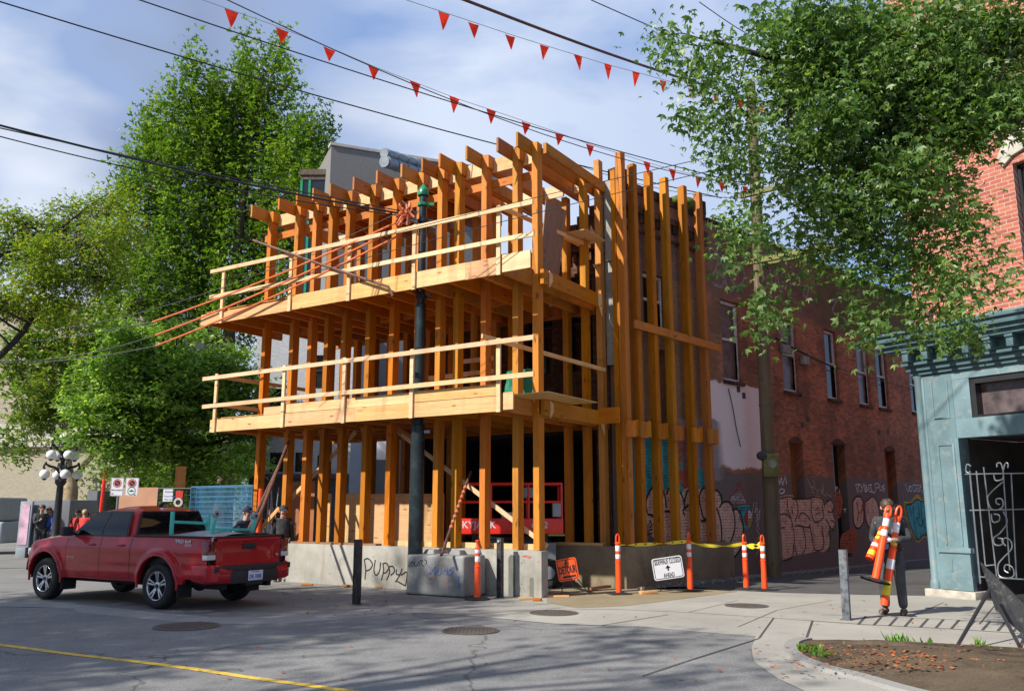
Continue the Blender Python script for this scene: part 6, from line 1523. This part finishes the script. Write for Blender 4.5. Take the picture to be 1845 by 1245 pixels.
# ---------------- scissor lift inside the ground floor
def lift():
    c=V((-.05,19.3,0)); t=thing('scissor_lift','red scissor lift with guard rails standing in the dark ground floor','scissor lift',tuple(c))
    ex=V((.995,.03,0)).normalized(); ey=V((-.03,.995,0)).normalized()
    P=lambda a,z,o=0: c+ex*a*.923-ey*o*.923+UZ*((1.7-(1.7-z)*.923) if z>.9 else z*.962/.9)
    mb=MB(); mb.fb(P,-1.28,1.28,1.10,1.46,-.9,0); pl=build('platform',mb,M_['red'],t,bevel=.01)
    text('lettering','SKYJACK',.21,P(-1.24,1.24,.004),ex,UZ,M_['signw'],pl,bold=.004,sx=1.0); text('lettering','6832',.19,P(.52,1.24,.004),ex,UZ,M_['signw'],pl,bold=.004,sx=.95)
    mb=MB(); mb.fb(P,.98,1.30,1.05,1.10,-.2,.012); build('hazard_strip',mb,M_['black'],t); mb=MB()
    for i in range(13): a=.90+i*.032; mb.face([P(a,1.055,.014),P(a+.016,1.055,.014),P(a+.03,1.095,.014),P(a+.014,1.095,.014)])
    build('hazard_strip',mb,M_['tape'],t)
    mb=MB()
    for z in (1.85,2.28):
        for o_ in (0,-.86): mb.tube([P(-1.26,z,o_),P(1.24,z,o_)],.028,8)
        for a in (-1.26,1.24): mb.tube([P(a,z,0),P(a,z,-.86)],.028,8)
    for a in (-1.26,1.24,-.45,.45):
        for o_ in (0,-.86): mb.tube([P(a,1.45,o_),P(a,2.28,o_)],.026,8)
    build('guard_rail',mb,M_['red'],t,smooth=True)
    mb=MB(); mb.fb(P,-1.1,1.1,.35,.9,-.8,.0); ch=build('chassis',mb,M_['kiosk'],t,bevel=.02)
    mb=MB()
    for a in (-1.0,.1): mb.fb(P,a,a+.6,.72,.88,.002,.012)
    build('panel',mb,M_['tarp'],ch)
    mb=MB()
    for s in (0,-.7):
        for k in range(3): mb.bar(P(-.9,.9+k*.06,s),P(.9,1.05-k*.05,s),.05,.06); mb.bar(P(.9,.9+k*.06,s),P(-.9,1.05-k*.05,s),.05,.06)
    build('scissor_arms',mb,M_['black'],t)
    for a in (-.85,.9):
        for o_ in (.02,-.85):
            mb=MB(); mb.lathe([(.12,-.02),(.28,-.02),(.30,.03),(.30,.18),(.27,.22),(.12,.2),(.001,.18)],P(a,.31,o_),-ey,24); wh=build('wheel',mb,M_['blackr'],t,smooth=True)
            mb=MB(); mb.lathe([(.14,.2),(.13,.225),(.001,.225)],P(a,.31,o_),-ey,18); build('hub',mb,M_['steel'],wh)
    mb=MB(); mb.fb(P,1.02,1.22,1.5,1.82,-.2,.05); build('control_box',mb,M_['tarp'],t,bevel=.02)
    mb=MB(); mb.fb(P,.35,.75,1.95,2.2,-.5,-.3); build('worklight',mb,M_['tarp'],t,bevel=.02)
    mb=MB(); mb.lathe([(.13,0),(.16,.12),(.17,.13),(.001,.13)],P(-.05,1.465,-.2),UZ,16); tag(build('bucket',mb,M_['signw'],smooth=True),'white bucket standing on the red lift platform','bucket')
    mb=MB(); mb.lathe([(.07,0),(.07,.22),(.03,.28),(.001,.29)],P(.72,1.465,-.3),UZ,12); tag(build('fuel_can',mb,M_['red'],bevel=0,smooth=True),'small red can on the lift platform beside the corner post','can')
lift()
# hand truck / wheel in the gap behind the DETOUR sign
t=thing('hand_cart','dark cart wheel and frame in the gap behind the DETOUR sign','cart',tuple(G(1004,1066)))
mb=MB(); mb.lathe([(.12,-.03),(.21,-.04),(.23,0),(.21,.04),(.12,.03)],G(1004,1064)+V((0,.6,.23)),V((.5,-.85,0)),20); build('wheel',mb,M_['blackr'],t,smooth=True)
mb=MB(); p=G(1002,1060)+V((0,.7,.2))
mb.tube([p,p+V((-.1,.1,.9)),p+V((.0,.2,1.2))],.02,6); mb.tube([p+V((.2,0,.1)),p+V((.12,.1,.8)),p+V((-.1,.2,1.1))],.02,6); mb.bar(p+V((-.1,0,.5)),p+V((.25,.0,.5)),.03,.03); mb.bar(p+V((-.15,.1,.8)),p+V((.2,.1,.6)),.03,.03); build('frame',mb,M_['black'],t)
# ---------------- street lamp with nine globes
def lamp():
    b_=D(98,985,30); b_.z=0; t=thing('street_lamp','ornate black street lamp with a cluster of nine white globes','street lamp',tuple(b_))
    B=lambda nme,mb,m_,p=t,**k: build(nme,mb,m_,p,local=True,**k)
    mb=MB(); mb.lathe([(.28,0),(.28,.15),(.22,.2),(.20,.5),(.17,.6),(.15,.65),(.125,1.5),(.105,2.45),(.16,2.52),(.19,2.6),(.17,2.66),(.09,2.7),(.08,2.9),(.11,2.95),(.08,3.0),(.07,3.3),(.12,3.4),(.07,3.5),(.06,3.85),(.10,3.92),(.08,3.97)],(0,0,0),UZ,16); B('post',mb,M_['black'],smooth=True,sharp=50)
    def globe(p,r):
        mb=MB(); mb.sphere(V(p),r,18,12); g=B('globe',mb,M_['globe'],smooth=True); mb=MB(); mb.lathe([(.03,-r-.04),(.07,-r-.01),(.075,-r*.86)],V(p),UZ,12); B('fitter',mb,M_['black'],g,smooth=True); return g
    globe((0,0,4.14),.165)
    for ring,(z,R_,k,zo) in enumerate(((3.52,.40,4,.55),(2.86,.52,4,.35))):
        for i in range(k):
            a=2*math.pi*i/k+zo+.35; d=V((math.cos(a),math.sin(a),0))
            mb=MB(); pts=[d*.05+UZ*(z+.02),d*.2+UZ*(z+.20),d*(R_*.75)+UZ*(z+.26),d*R_+UZ*(z+.32),d*(R_+.05)+UZ*(z+.22),d*R_+UZ*(z+.16)]
            mb.tube([V(p) for p in cr([tuple(p) for p in pts],4)],[.045]*10+[.035]*11,8)
            sp=[d*(R_*.5+.07*math.cos(q)*(1-q/9))+UZ*(z+.10+.07*math.sin(q)*(1-q/9)) for q in [j*.5 for j in range(14)]]; mb.tube(sp,.014,5); mb.lathe([(.02,0),(.05,.03),(.03,.08),(.001,.10)],d*R_+UZ*(z+.32),UZ,8)
            B('arm',mb,M_['black'],smooth=True)
            globe(d*R_+UZ*(z-.02),.165)
lamp()
# ---------------- parking signs
t=thing('parking_signs','pair of white no stopping signs with red circles on one post','sign',tuple(D(222,985,21))); 
pz=D(212,985,21); mb=MB(); q=D(218,864,21); mb.tube([V((q.x-.05,21.03,0)),V((q.x-.05,21.03,q.z+.02))],.03,8); build('post',mb,M_['kiosk'],t,smooth=True)
for i,(x0,x1) in enumerate(((199,223),(225,250))):
    tl,tr,bl=D(x0+1,860.5,21),D(x1,861,21),D(x0,893,21); c=(tr+bl)/2; ex=(tr-tl).normalized(); ex.z=0; ex.normalize(); ey=UZ; w=(tr-tl).length; h=(tl.z-bl.z); P=lambda a,z,o=0,c=c: c+ex*a+UZ*z+V((0,-1,0))*o
    mb=MB(); mb.prism([(w/2*a,h/2*b_) for a,b_ in ((-1,-.93),(-.93,-1),(.93,-1),(1,-.93),(1,.93),(.93,1),(-.93,1),(-1,.93))],P,-.006,0); pn=build('panel',mb,M_['signw'],t)
    mb=MB(); q=[(w/2*.93*a,h/2*.95*b_) for a,b_ in ((-1,-1),(1,-1),(1,1),(-1,1),(-1,-1))]; mb.ribbon(q,.008,P,.001); build('border',mb,M_['blackd'],pn)
    def circ(r,cz,k=24): return [(r*math.cos(2*math.pi*j/k),cz+r*math.sin(2*math.pi*j/k)) for j in range(k+1)]
    mb=MB(); mb.poly(circ(.075,h*.2)[:-1],P,.0012); build('symbol',mb,M_['blackd'],pn)
    mb=MB(); mb.ribbon(circ(.095,h*.2),.02,P,.002); mb.ribbon([(-.065,h*.2+.065),(.065,h*.2-.065)],.018,P,.0025); build('symbol',mb,M_['sredp'],pn)
    if i==0:
        text('lettering','8PM-6:00AM',.052,P(-w*.42,-h*.22,.002),ex,UZ,M_['blackd'],pn,fit=w*.84,ext=.0005); mb=MB(); mb.ribbon([(-w*.36,-h*.38),(-w*.22,-h*.38)],.018,P,.002); mb.poly([(-w*.42,-h*.38),(-w*.34,-h*.33),(-w*.34,-h*.43)],P,.002); build('symbol',mb,M_['blackd'],pn)
    else:
        mb=MB(); mb.ribbon(circ(.09,-h*.22),.018,P,.002); build('symbol',mb,M_['green'],pn)
        mb=MB(); mb.poly([(-.055,-h*.26),(.055,-h*.26),(.055,-h*.22),(.035,-h*.21),(.02,-h*.17),(-.02,-h*.17),(-.035,-h*.21),(-.055,-h*.22)],P,.0025); mb.ribbon([(w*.18,-h*.43),(w*.34,-h*.43)],.018,P,.002); build('symbol',mb,M_['blackd'],pn)
# ---------------- kiosk with poster
t=thing('advert_kiosk','grey kiosk with a tall pink poster panel at the far left','kiosk',tuple(D(75,985,31)))
k0=D(34,990,31); kz=D(45,903,31).z; o=V((k0.x,31,0)); mb=MB(); mb.box(o+V((.25,.1,0)),V((1.35,.0,0)),V((.3,1.5,0)),UZ*(kz+.05)); build('body',mb,M_['kiosk'],t,bevel=.03)
mb=MB(); mb.box(o+V((-.05,-.12,.0)),V((.34,-.0,0)),V((0.0,.14,0)),UZ*.35); mb.box(o+V((-.05,-.10,.35)),V((.42,0,0)),V((0,.12,0)),UZ*(kz-.35)); fr=build('poster_frame',mb,M_['tarp'],t,bevel=.01)
mb=MB(); mb.box(o+V((.0,-.115,.45)),V((.30,0,0)),V((0,.01,0)),UZ*(kz-.55)); build('poster',mb,M_['adpink'],fr)
# ---------------- parked white van slice at the far left edge
t=thing('parked_van','grey white van front at the very left edge behind the kiosk','van',tuple(D(15,985,33)))
o=V((D(30,985,33).x-3.0,33,.0)); mb=MB(); mb.box(o+UZ*.4,V((2.4,0,0)),V((0,1.9,0)),UZ*.8); mb.box(o+UZ*1.21,V((2.2,0,0)),V((0,1.9,0)),UZ*.9); build('body',mb,M_['tarp'],t,bevel=.1,seg=3)
mb=MB(); mb.box(o+V((1.2,-.02,1.25)),V((.9,0,0)),V((0,.03,0)),UZ*.6); build('window',mb,M_['glass'],t)
for dx in (.3,1.7):
    mb=MB(); mb.lathe([(.2,0),(.34,.0),(.36,.1),(.34,.2),(.001,.2)],o+V((dx+.1,.2,.36)),V((0,-1,0)),20); build('wheel',mb,M_['blackr'],t,smooth=True)
# ---------------- park fence, boards, banners, blue mesh panels
t=thing('park_fence','black iron railing running behind the truck','fence',tuple(D(180,985,30)))
mb=MB(); a,c=D(150,931,30),D(345,931,27); a.z=c.z=1.55
for z in (1.5,.25): mb.bar(V((a.x,a.y,z)),V((c.x,c.y,z)),.03,.04)
for i in range(40): p=a.lerp(c,i/39); mb.bar(V((p.x,p.y,0)),V((p.x,p.y,1.6)),.018,.018,up=V((0,1,0)))
build('rails',mb,M_['black'],t)
t=thing('fence_panel','tall black mesh construction fence with hung posters behind the truck cab','fence',tuple(D(315,985,25)))
a,c=D(312,878,25),D(346,878,25); a=D(286,880,25); mb=MB(); zt=a.z
for i in range(5): p=a.lerp(c,i/4); mb.tube([V((p.x,p.y,0)),V((p.x,p.y,zt))],.02,6)
for i in range(12): z=.2+i*(zt-.2)/11; mb.tube([V((a.x,a.y,z)),V((c.x,c.y,z))],.008 if i<11 else .025,5)
build('mesh',mb,M_['black'],t)
def poster(x0,x1,y0,y1,Y,mat,label,cat_='poster',name='poster',txt=None):
    p=D(x0,y1,Y); q=D(x1,y0,Y); mb=MB(); mb.box(p,V((q.x-p.x,0,0)),V((0,.015,0)),UZ*(q.z-p.z)); o=tag(build(name,mb,mat),label,cat_); WM[o.name]=Matrix.Identity(4)
    if txt:
        for k,(b_,s,dy) in enumerate(txt): text('lettering',b_,s,V((p.x+.04,p.y-.003,p.z+dy)),V((1,0,0)),UZ,M_['cloth_bl'],o,ext=.0005)
    return o
poster(293,312,881,903,24.9,M_['signw'],'white notice with blue writing hung on the black fence',txt=[('Good',.10,.24),('Food Here',.07,.12),('We Care',.07,.03)])
poster(316,330,884,897,24.9,M_['sredp'],'small red poster on the black fence','poster')
w=poster(311,331,898,912,24.8,M_['black'],'black poster with an ochre oval face on the fence')
mb=MB(); c=D(321,905,24.78); mb.lathe([(.07,0),(.10,.004),(.13,.0)],c,V((0,-1,0)),20); build('print',mb,M_['cream'],w)
mb=MB(); p=D(208,925,26); q=D(285,878,26); mb.box(V((p.x,26,0.9)),V((q.x-p.x,0,0)),V((0,.05,0)),UZ*(q.z-.9)); mb.box(V((p.x+.1,26.05,0)),V((.08,0,0)),V((0,.08,0)),UZ*.95); mb.box(V((q.x-.2,26.05,0)),V((.08,0,0)),V((0,.08,0)),UZ*.95)
tag(build('plywood_hoarding',mb,M_['salwood']),'salmon plywood hoarding panel above the truck roof','hoarding')
poster(314,336,840,880,27,M_['sorgp'],'ochre and red banner hanging under the maple branches','banner','banner')
mb=MB(); p=D(178,940,40); mb.tube([V((p.x,40,0)),V((p.x+.1,40,D(182,850,40).z))],.08,8); tag(build('red_post',mb,M_['red'],smooth=True),'thin red post in front of the salmon building','post')
def bluepanel(p,q,zt,lab):
    t=thing('fence_panel',lab,'fence panel',(p.x,p.y,0),group='blue mesh fence panels'); mb=MB(); 
    mb.tube([V((p.x,p.y,.0)),V((p.x,p.y,zt)),V((q.x,q.y,zt)),V((q.x,q.y,0))],.022,6); mb.tube([V((p.x,p.y,.15)),V((q.x,q.y,.15))],.02,6); mb.tube([V((p.x,p.y,zt*.5)),V((q.x,q.y,zt*.5))],.014,6); build('frame',mb,M_['blueF'],t)
    mb=MB(); k=int((q-p).length/.055)
    for i in range(1,k): c=p.lerp(q,i/k); mb.bar(V((c.x,c.y,.15)),V((c.x,c.y,zt)),.006,.006,up=V((0,1,0)))
    for i in range(16): z=.2+i*(zt-.2)/16; mb.bar(V((p.x,p.y,z)),V((q.x,q.y,z)),.005,.009)
    build('mesh',mb,M_['blueF'],t)
z0=D(345,877,23).z
bluepanel(V((D(341,940,23.2).x,23.2,0)),V((D(452,940,21.5).x,21.5,0)),z0,'front blue mesh fence panel left of the timber frame'); bluepanel(V((D(352,940,24.3).x,24.3,0)),V((D(470,940,22.6).x,22.6,0)),z0,'blue mesh fence panel stacked just behind the front one'); bluepanel(V((D(348,940,25.2).x,25.2,0)),V((D(462,940,23.8).x,23.8,0)),z0+.05,'blue mesh fence panel farthest back of the stack')
mb=MB()
for i in range(7):
    x=470+i*4; a=D(x+random.uniform(-8,8),985,21.8); a.z=0; c=D(x+random.uniform(-6,10),878,21.9); mb.tube([a,c],.012,5)
tag(build('pole_bundle',mb,M_['tarp'],smooth=True),'bundle of pale blue metal poles leaning at the left corner post','poles')
mb=MB(); a=D(464,955,21); c=D(470,880,21); mb.tube([V((a.x,21,0)),c],.05,8); tag(build('orange_post',mb,M_['orange'],smooth=True),'orange pole between the leaning props and the first timber post','pole')
def person(name,label,loc,rz,h,shirt,pants,shoes,hair,pose=None,hands=None,cap=None,group=None,skinm='skin'):
    """metres for a 1.75 m figure, facing +x; scaled to h"""
    t=thing(name,label,'person',tuple(loc),rz=rz,group=group); s=h/1.75
    J=dict(pel=(0,0,.94),sp=(0,0,1.12),ch=(0,0,1.30),nk=(.0,0,1.47),hb=(.015,0,1.55),hd=(.03,0,1.64),ht=(.02,0,1.72),
     shl=(0,.17,1.41),ell=(-.03,.23,1.13),wrl=(.06,.22,.90),hal=(.08,.21,.80),shr=(0,-.17,1.41),elr=(-.03,-.23,1.13),wrr=(.06,-.22,.90),har=(.08,-.21,.80),
     hil=(0,.09,.90),knl=(.03,.10,.50),anl=(0,.11,.09),tol=(.15,.12,.03),hir=(0,-.09,.90),knr=(.03,-.10,.50),anr=(0,-.11,.09),tor=(.15,-.12,.03),nose=(.135,0,1.625),chin=(.09,0,1.565))
    Rr=dict(pel=.115,sp=.105,ch=.125,nk=.052,hb=.055,hd=.088,ht=.066,shl=.042,ell=.034,wrl=.028,hal=.032,shr=.042,elr=.034,wrr=.028,har=.032,hil=.085,knl=.055,anl=.022,tol=.01,hir=.085,knr=.055,anr=.022,tor=.01,nose=.014,chin=.035)
    if pose: J.update(pose)
    E_=[('pel','sp'),('sp','ch'),('ch','nk'),('nk','hb'),('hb','hd'),('hd','ht'),('hd','nose'),('hb','chin'),('ch','shl'),('shl','ell'),('ell','wrl'),('wrl','hal'),('ch','shr'),('shr','elr'),('elr','wrr'),('wrr','har'),('pel','hil'),('hil','knl'),('knl','anl'),('anl','tol'),('pel','hir'),('hir','knr'),('knr','anr'),('anr','tor')]
    def sk(nm,keys,edges,mat,grow=0,ov=None,p=t,sub=2):
        ks=list(keys); jj=[(tuple(c*s for c in J[k]),((ov or {}).get(k,Rr[k])+grow)*s) for k in ks]; ee=[(ks.index(a),ks.index(b_)) for a,b_ in edges if a in ks and b_ in ks]
        return skin(nm,jj,ee,mat,p,sub,0,local=True)
    body=sk('body',list(J.keys()),E_,M_[skinm])
    if shirt:
        J['pel2']=(J['pel'][0],J['pel'][1],J['pel'][2]-.03); Rr['pel2']=.13
        sk('jacket',['ch','sp','pel2','nk','shl','ell','wrl','shr','elr','wrr'],[('ch','sp'),('sp','pel2'),('ch','nk'),('ch','shl'),('shl','ell'),('ell','wrl'),('ch','shr'),('shr','elr'),('elr','wrr')],M_[shirt],.030,dict(nk=.048,wrl=.03,wrr=.03,ch=.14,sp=.125,shl=.062,shr=.062))
    sk('trousers',['pel','hil','knl','anl','hir','knr','anr'],[e for e in E_],M_[pants],.026,dict(anl=.045,anr=.045))
    for a,b_ in (('anl','tol'),('anr','tor')):
        A_,B_=V(J[a]),V(J[b_]); d=B_-A_
        jj=[(tuple((A_+V((0,0,.02)))*s),.062*s),(tuple((A_+V((-.02,0,-.04)))*s),.056*s),(tuple((A_.lerp(B_,.55)+V((0,0,-.01)))*s),.056*s),(tuple((B_+V((0,0,.012)))*s),.046*s)]
        skin('shoe',jj,[(0,1),(1,2),(2,3)],M_[shoes],t,2,0,local=True)
    hd=V(J['hd'])*s; mb=MB(); rows=[]
    f=(V(J['nose'])-V(J['hd'])).normalized(); sd=UZ.cross(f).normalized(); up=f.cross(sd)
    for i in range(9):
        th=math.pi*i/8*.5; rows.append([])
        for j in range(20):
            ph=2*math.pi*j/20; d=f*math.cos(ph)*math.sin(th)+sd*math.sin(ph)*math.sin(th)+up*math.cos(th); r=.104+.01*math.sin(j*3.1+i*2)
            drop=-.05*max(0,-math.cos(ph))*math.sin(th)
            rows[-1].append(hd+(d*r+up*(.035+drop)-f*.012)*s)
    mb.grid(rows,close=True); 
    if not cap: build('hair',mb,M_[hair],t,smooth=True,local=True)
    else:
        build('cap',mb,M_[cap],t,smooth=True,local=True); mb=MB(); mb.face([hd+(f*.09+sd*.07+up*.06)*s,hd+(f*.19+sd*.05+up*.035)*s,hd+(f*.19-sd*.05+up*.035)*s,hd+(f*.09-sd*.07+up*.06)*s]); build('cap_peak',mb,M_[cap],t,local=True)
    for q in (1,-1):
        mb=MB(); mb.sphere(hd+(f*.083+sd*.03*q+up*.012)*s,.011*s,8,6); build('eye',mb,M_['blackd'],t,smooth=True,local=True)
        mb=MB(); mb.sphere(hd+(sd*.088*q-up*.01-f*.01)*s,.022*s,8,6,1.4); build('ear',mb,M_[skinm],t,smooth=True,local=True)
    mb=MB(); mb.tube([hd+(f*.094+sd*.022-up*.045)*s,hd+(f*.10-up*.047)*s,hd+(f*.094-sd*.022-up*.045)*s],.005*s,5); build('mouth',mb,M_['sredp'],t,local=True)
    return t,s,J
def hand(t,s,c,fwd,upn,mat,curl=.7,side=1):
    """gloved hand: palm at c, fingers leaving along fwd and curling toward -upn"""
    fwd=V(fwd).normalized(); upn=V(upn).normalized(); sd=fwd.cross(upn).normalized(); c=V(c)
    jj=[(c-fwd*.05,.028),(c,.036),(c+fwd*.035,.036)]; ee=[(0,1),(1,2)]
    for k in range(4):
        o=(k-1.5)*.021; L=[.034,.038,.036,.028][k]; b0=c+fwd*.04+sd*o; a1=curl*.6; p=[b0]; ang=0
        for q in range(3):
            ang+=curl*.75; d=fwd*math.cos(ang)-upn*math.sin(ang); p.append(p[-1]+d*L*(1-.15*q))
        i0=len(jj); jj+= [(p[0],.0125),(p[1],.0115),(p[2],.0105),(p[3],.009)]; ee+=[(2,i0),(i0,i0+1),(i0+1,i0+2),(i0+2,i0+3)]
    th=c+sd*.03*side; i0=len(jj); jj+=[(th+fwd*.005,.015),(th+sd*.025*side+fwd*.03-upn*.015,.0125),(th+sd*.02*side+fwd*.055-upn*.035,.011)]; ee+=[(1,i0),(i0,i0+1),(i0+1,i0+2)]
    return skin('glove',[(tuple(p*s),r*s) for p,r in jj],ee,M_[mat],t,1,0,local=True)
# the man at the right carrying two delineators
mp=G(1614,1108); face=(V((-.2,-14,0))-V((0,0,0))); 
rzm=math.atan2(-mp.y-0,-mp.x-3.2)
pose=dict(nk=(.02,0,1.47),hb=(.05,.01,1.54),hd=(.085,.02,1.61),ht=(.06,.02,1.70),nose=(.19,.035,1.575),chin=(.125,.03,1.525),ch=(0,0,1.30),
  shl=(.0,-.18,1.40),ell=(-.06,-.26,1.13),wrl=(.16,-.13,1.02),hal=(.25,-.08,1.04),
  shr=(.0,.18,1.40),elr=(.04,.29,1.13),wrr=(.30,.14,1.13),har=(.37,.08,1.13),
  hil=(0,-.09,.90),knl=(.08,-.12,.50),anl=(-.02,-.14,.09),tol=(.12,-.20,.03),hir=(0,.09,.90),knr=(.03,.11,.50),anr=(.0,.12,.09),tor=(.15,.13,.03))
man,ms,MJ=person('person','person in black jacket and trousers carrying orange posts past the teal shop',mp,rzm,1.86,'cloth_bk','cloth_gr','shoe','hair',pose)
hand(man,ms,(.40,.06,1.13),(.15,-1,.1),(1,.2,.2),'glove',.75,1); hand(man,ms,(.30,-.06,1.04),(.3,1,0),(1,0,.2),'gloveb',.75,-1)
mb=MB(); mb.tube([V((.10,.055,1.37))*ms,V((.14,.07,1.2))*ms,V((.13,.07,.98))*ms],.006,5); build('zip',mb,M_['tarp'],man,local=True)
my=mp.y
def carried(label,top,bot,dt,db,base,bandcols=('reflect','reflect'),tube='orange',loop=True):
    p=D(bot[0],bot[1],my-db); q=D(top[0],top[1],my-dt); d=(q-p); L=d.length; d.normalize(); k=1.1/L if L<.8 else 1
    t=thing('delineator_post',label,'delineator post',tuple(p)); mb=MB()
    mb.lathe([(.062,0),(.056,L*.5),(.055,L*.55),(.062,L*.552),(.062,L*.565),(.05,L*.57),(.048,L*.86),(.06,L*.865),(.058,L*.88),(.03,L*.9)],p,d,18)
    x=V((1,0,0))-d*d.x; x.normalize()
    mb.tube([V(e) for e in cr([tuple(p+d*L*.88+x*.04),tuple(p+d*L*.96+x*.04),tuple(p+d*L),tuple(p+d*L*.96-x*.04),tuple(p+d*L*.88-x*.04)],4)],.017,8); build('tube',mb,M_[tube],t,smooth=True)
    for (a,b_),m_ in zip(((.60,.68),(.73,.83)),bandcols):
        mb=MB(); mb.lathe([(.0505,L*a),(.052,L*a+.003),(.052,L*b_-.003),(.0505,L*b_)],p,d,18); build('reflective_band',mb,M_[m_],t,smooth=True)
    if not base and bandcols[0]=='tape':
        for a,b_,m_ in ((.10,.24,'tape'),(.36,.46,'reflect')): mb=MB(); mb.lathe([(.0615,L*a),(.0625,L*a+.003),(.0605,L*b_-.003),(.0595,L*b_)],p,d,18); build('reflective_band',mb,M_[m_],t,smooth=True)
    if base: mb=MB(); mb.lathe([(.24,-.0),(.24,.02),(.1,.045),(.06,.05)],p-d*.01,d,8); build('base',mb,M_['blackr'],t)
carried('orange post slanting across his chest, its dark base at knee height',(1602,912),(1577,1046),.36,.42,True)
carried('orange post held upright against his leg, reaching down to his boots',(1621,912),(1593,1090),.24,.30,False,bandcols=('tape','reflect'))
carried('short yellow banded post under his arm, pointing down and to the left',(1592,950),(1566,1006),.20,.34,False,bandcols=('tape','tape'))
# people by the kiosk, at the truck and inside the frame
def pp(px,py,Y): o=D(px,py,Y); o.z=0; return o
person('person','person in dark jacket and jeans nearest the pink poster',pp(57,990,31.2),2.2,1.70,'cloth_gr','denim','shoe','hairb')
person('person','person in black jacket and black trousers in the middle of the kiosk group',pp(69,990,30.8),-1.0,1.80,'cloth_bk','cloth_bk','shoe','hair',dict(elr=(.08,-.2,1.15),wrr=(.2,-.05,1.25),har=(.25,.0,1.32)))
person('person','person in bright blue jacket right of the kiosk group',pp(83,990,31.0),-2.0,1.72,'cloth_bl','denim','shoe','hair')
person('person','person in red top behind the truck bonnet, on the left',pp(136,990,30.5),-1.5,1.62,'cloth_rd','denim','shoe','hair')
person('person','blond person in red top behind the truck bonnet, on the right',pp(148,990,29.8),-1.7,1.64,'cloth_rd','denim','shoe','hairb')
person('person','workman in a navy cap and black jacket behind the truck tailgate',pp(438,1020,18.6),-.5,1.72,'cloth_nv','cloth_gr','shoe','hair',cap='cloth_nv')
person('person','person in dark jacket standing behind the second timber post',pp(506,1010,21.0),-1.2,1.74,'cloth_bk','cloth_gr','shoe','hair',cap='cloth_bk')
person('person','person in black farther back between the leaning props',pp(486,1010,23.5),-1.9,1.68,'cloth_bk','cloth_bk','shoe','hair')
# ---------------- sun, sky, camera
sd=V((-.836,-.549,0)).normalized(); EL=math.radians(39.5); sdir=sd*math.cos(EL)+UZ*math.sin(EL)
L=bpy.data.lights.new('sun','SUN'); L.energy=5.0; L.angle=math.radians(.8); L.color=(1,.95,.86)
so=bpy.data.objects.new('sun',L); link(so); so.rotation_euler=(-sdir).to_track_quat('-Z','Y').to_euler()
w=bpy.data.worlds.new('World'); SC.world=w; w.use_nodes=True; nt=w.node_tree; N=NT(nt)
for x in list(nt.nodes): nt.nodes.remove(x)
out=nt.nodes.new('ShaderNodeOutputWorld'); bg=nt.nodes.new('ShaderNodeBackground'); sky=nt.nodes.new('ShaderNodeTexSky'); sky.sky_type='NISHITA'; sky.sun_disc=False
sky.sun_elevation=EL; sky.sun_rotation=math.atan2(sd.x,sd.y); sky.air_density=1.2; sky.dust_density=1.2; sky.ozone_density=1.6
tc=nt.nodes.new('ShaderNodeTexCoord').outputs['Generated']
nz=nt.nodes.new('ShaderNodeTexNoise'); nz.inputs['Scale'].default_value=2.0; N.l(N.mapv(tc,(1,1,2.2),loc=(.35,.2,.6)),nz.inputs['Vector']); nz.inputs['Detail'].default_value=6; nz.inputs['Roughness'].default_value=.5; nz.inputs['Distortion'].default_value=.3
cl=N.g(nz.outputs['Fac'],.38,.57)
sep=nt.nodes.new('ShaderNodeSeparateXYZ'); N.l(tc,sep.inputs[0])
# clouds thin toward the right, a grey bank to the upper left, paler near the horizon
side=N.g(sep.outputs[0],.35,-.25); cl=N.math('MULTIPLY',cl,N.math('ADD',N.math('MULTIPLY',side,.5),.50))
dark=N.math('MULTIPLY',N.g(N.noise(N.mapv(tc,(1,1,1.5),loc=(1.1,.3,.2)),2.2,4,.5),.36,.56),N.g(sep.outputs[0],-.08,-.32))
low=N.g(sep.outputs[2],.35,.0)
ccol=N.mix(dark,(7.3,8.0,9.3,1),(2.8,3.5,5.2,1))
cf=N.math('MAXIMUM',cl,N.math('MULTIPLY',low,.35)); cf=N.math('MAXIMUM',cf,N.math('MULTIPLY',dark,.9))
blue=N.mix(.7,sky.outputs[0],(1.3,3.1,7.4,1))
c=N.mix(cf,blue,ccol)
N.l(c,bg.inputs[0]); bg.inputs[1].default_value=.079; N.l(bg.outputs[0],out.inputs[0])
cam=bpy.data.cameras.new('camera'); cam.sensor_width=36; cam.sensor_fit='HORIZONTAL'; cam.lens=36*FPX/1845; cam.clip_end=2000; cam.clip_start=.1
co=bpy.data.objects.new('camera',cam); link(co); co.location=(0,0,HC); co.rotation_euler=(math.radians(90)+TH,0,0); SC.camera=co
vs=SC.view_settings; vs.view_transform='Standard'; vs.look='None'; vs.gamma=1; vs.use_curve_mapping=False; vs.exposure=0.5
SC.cycles.max_bounces=6; SC.cycles.transparent_max_bounces=4; SC.cycles.use_adaptive_sampling=True
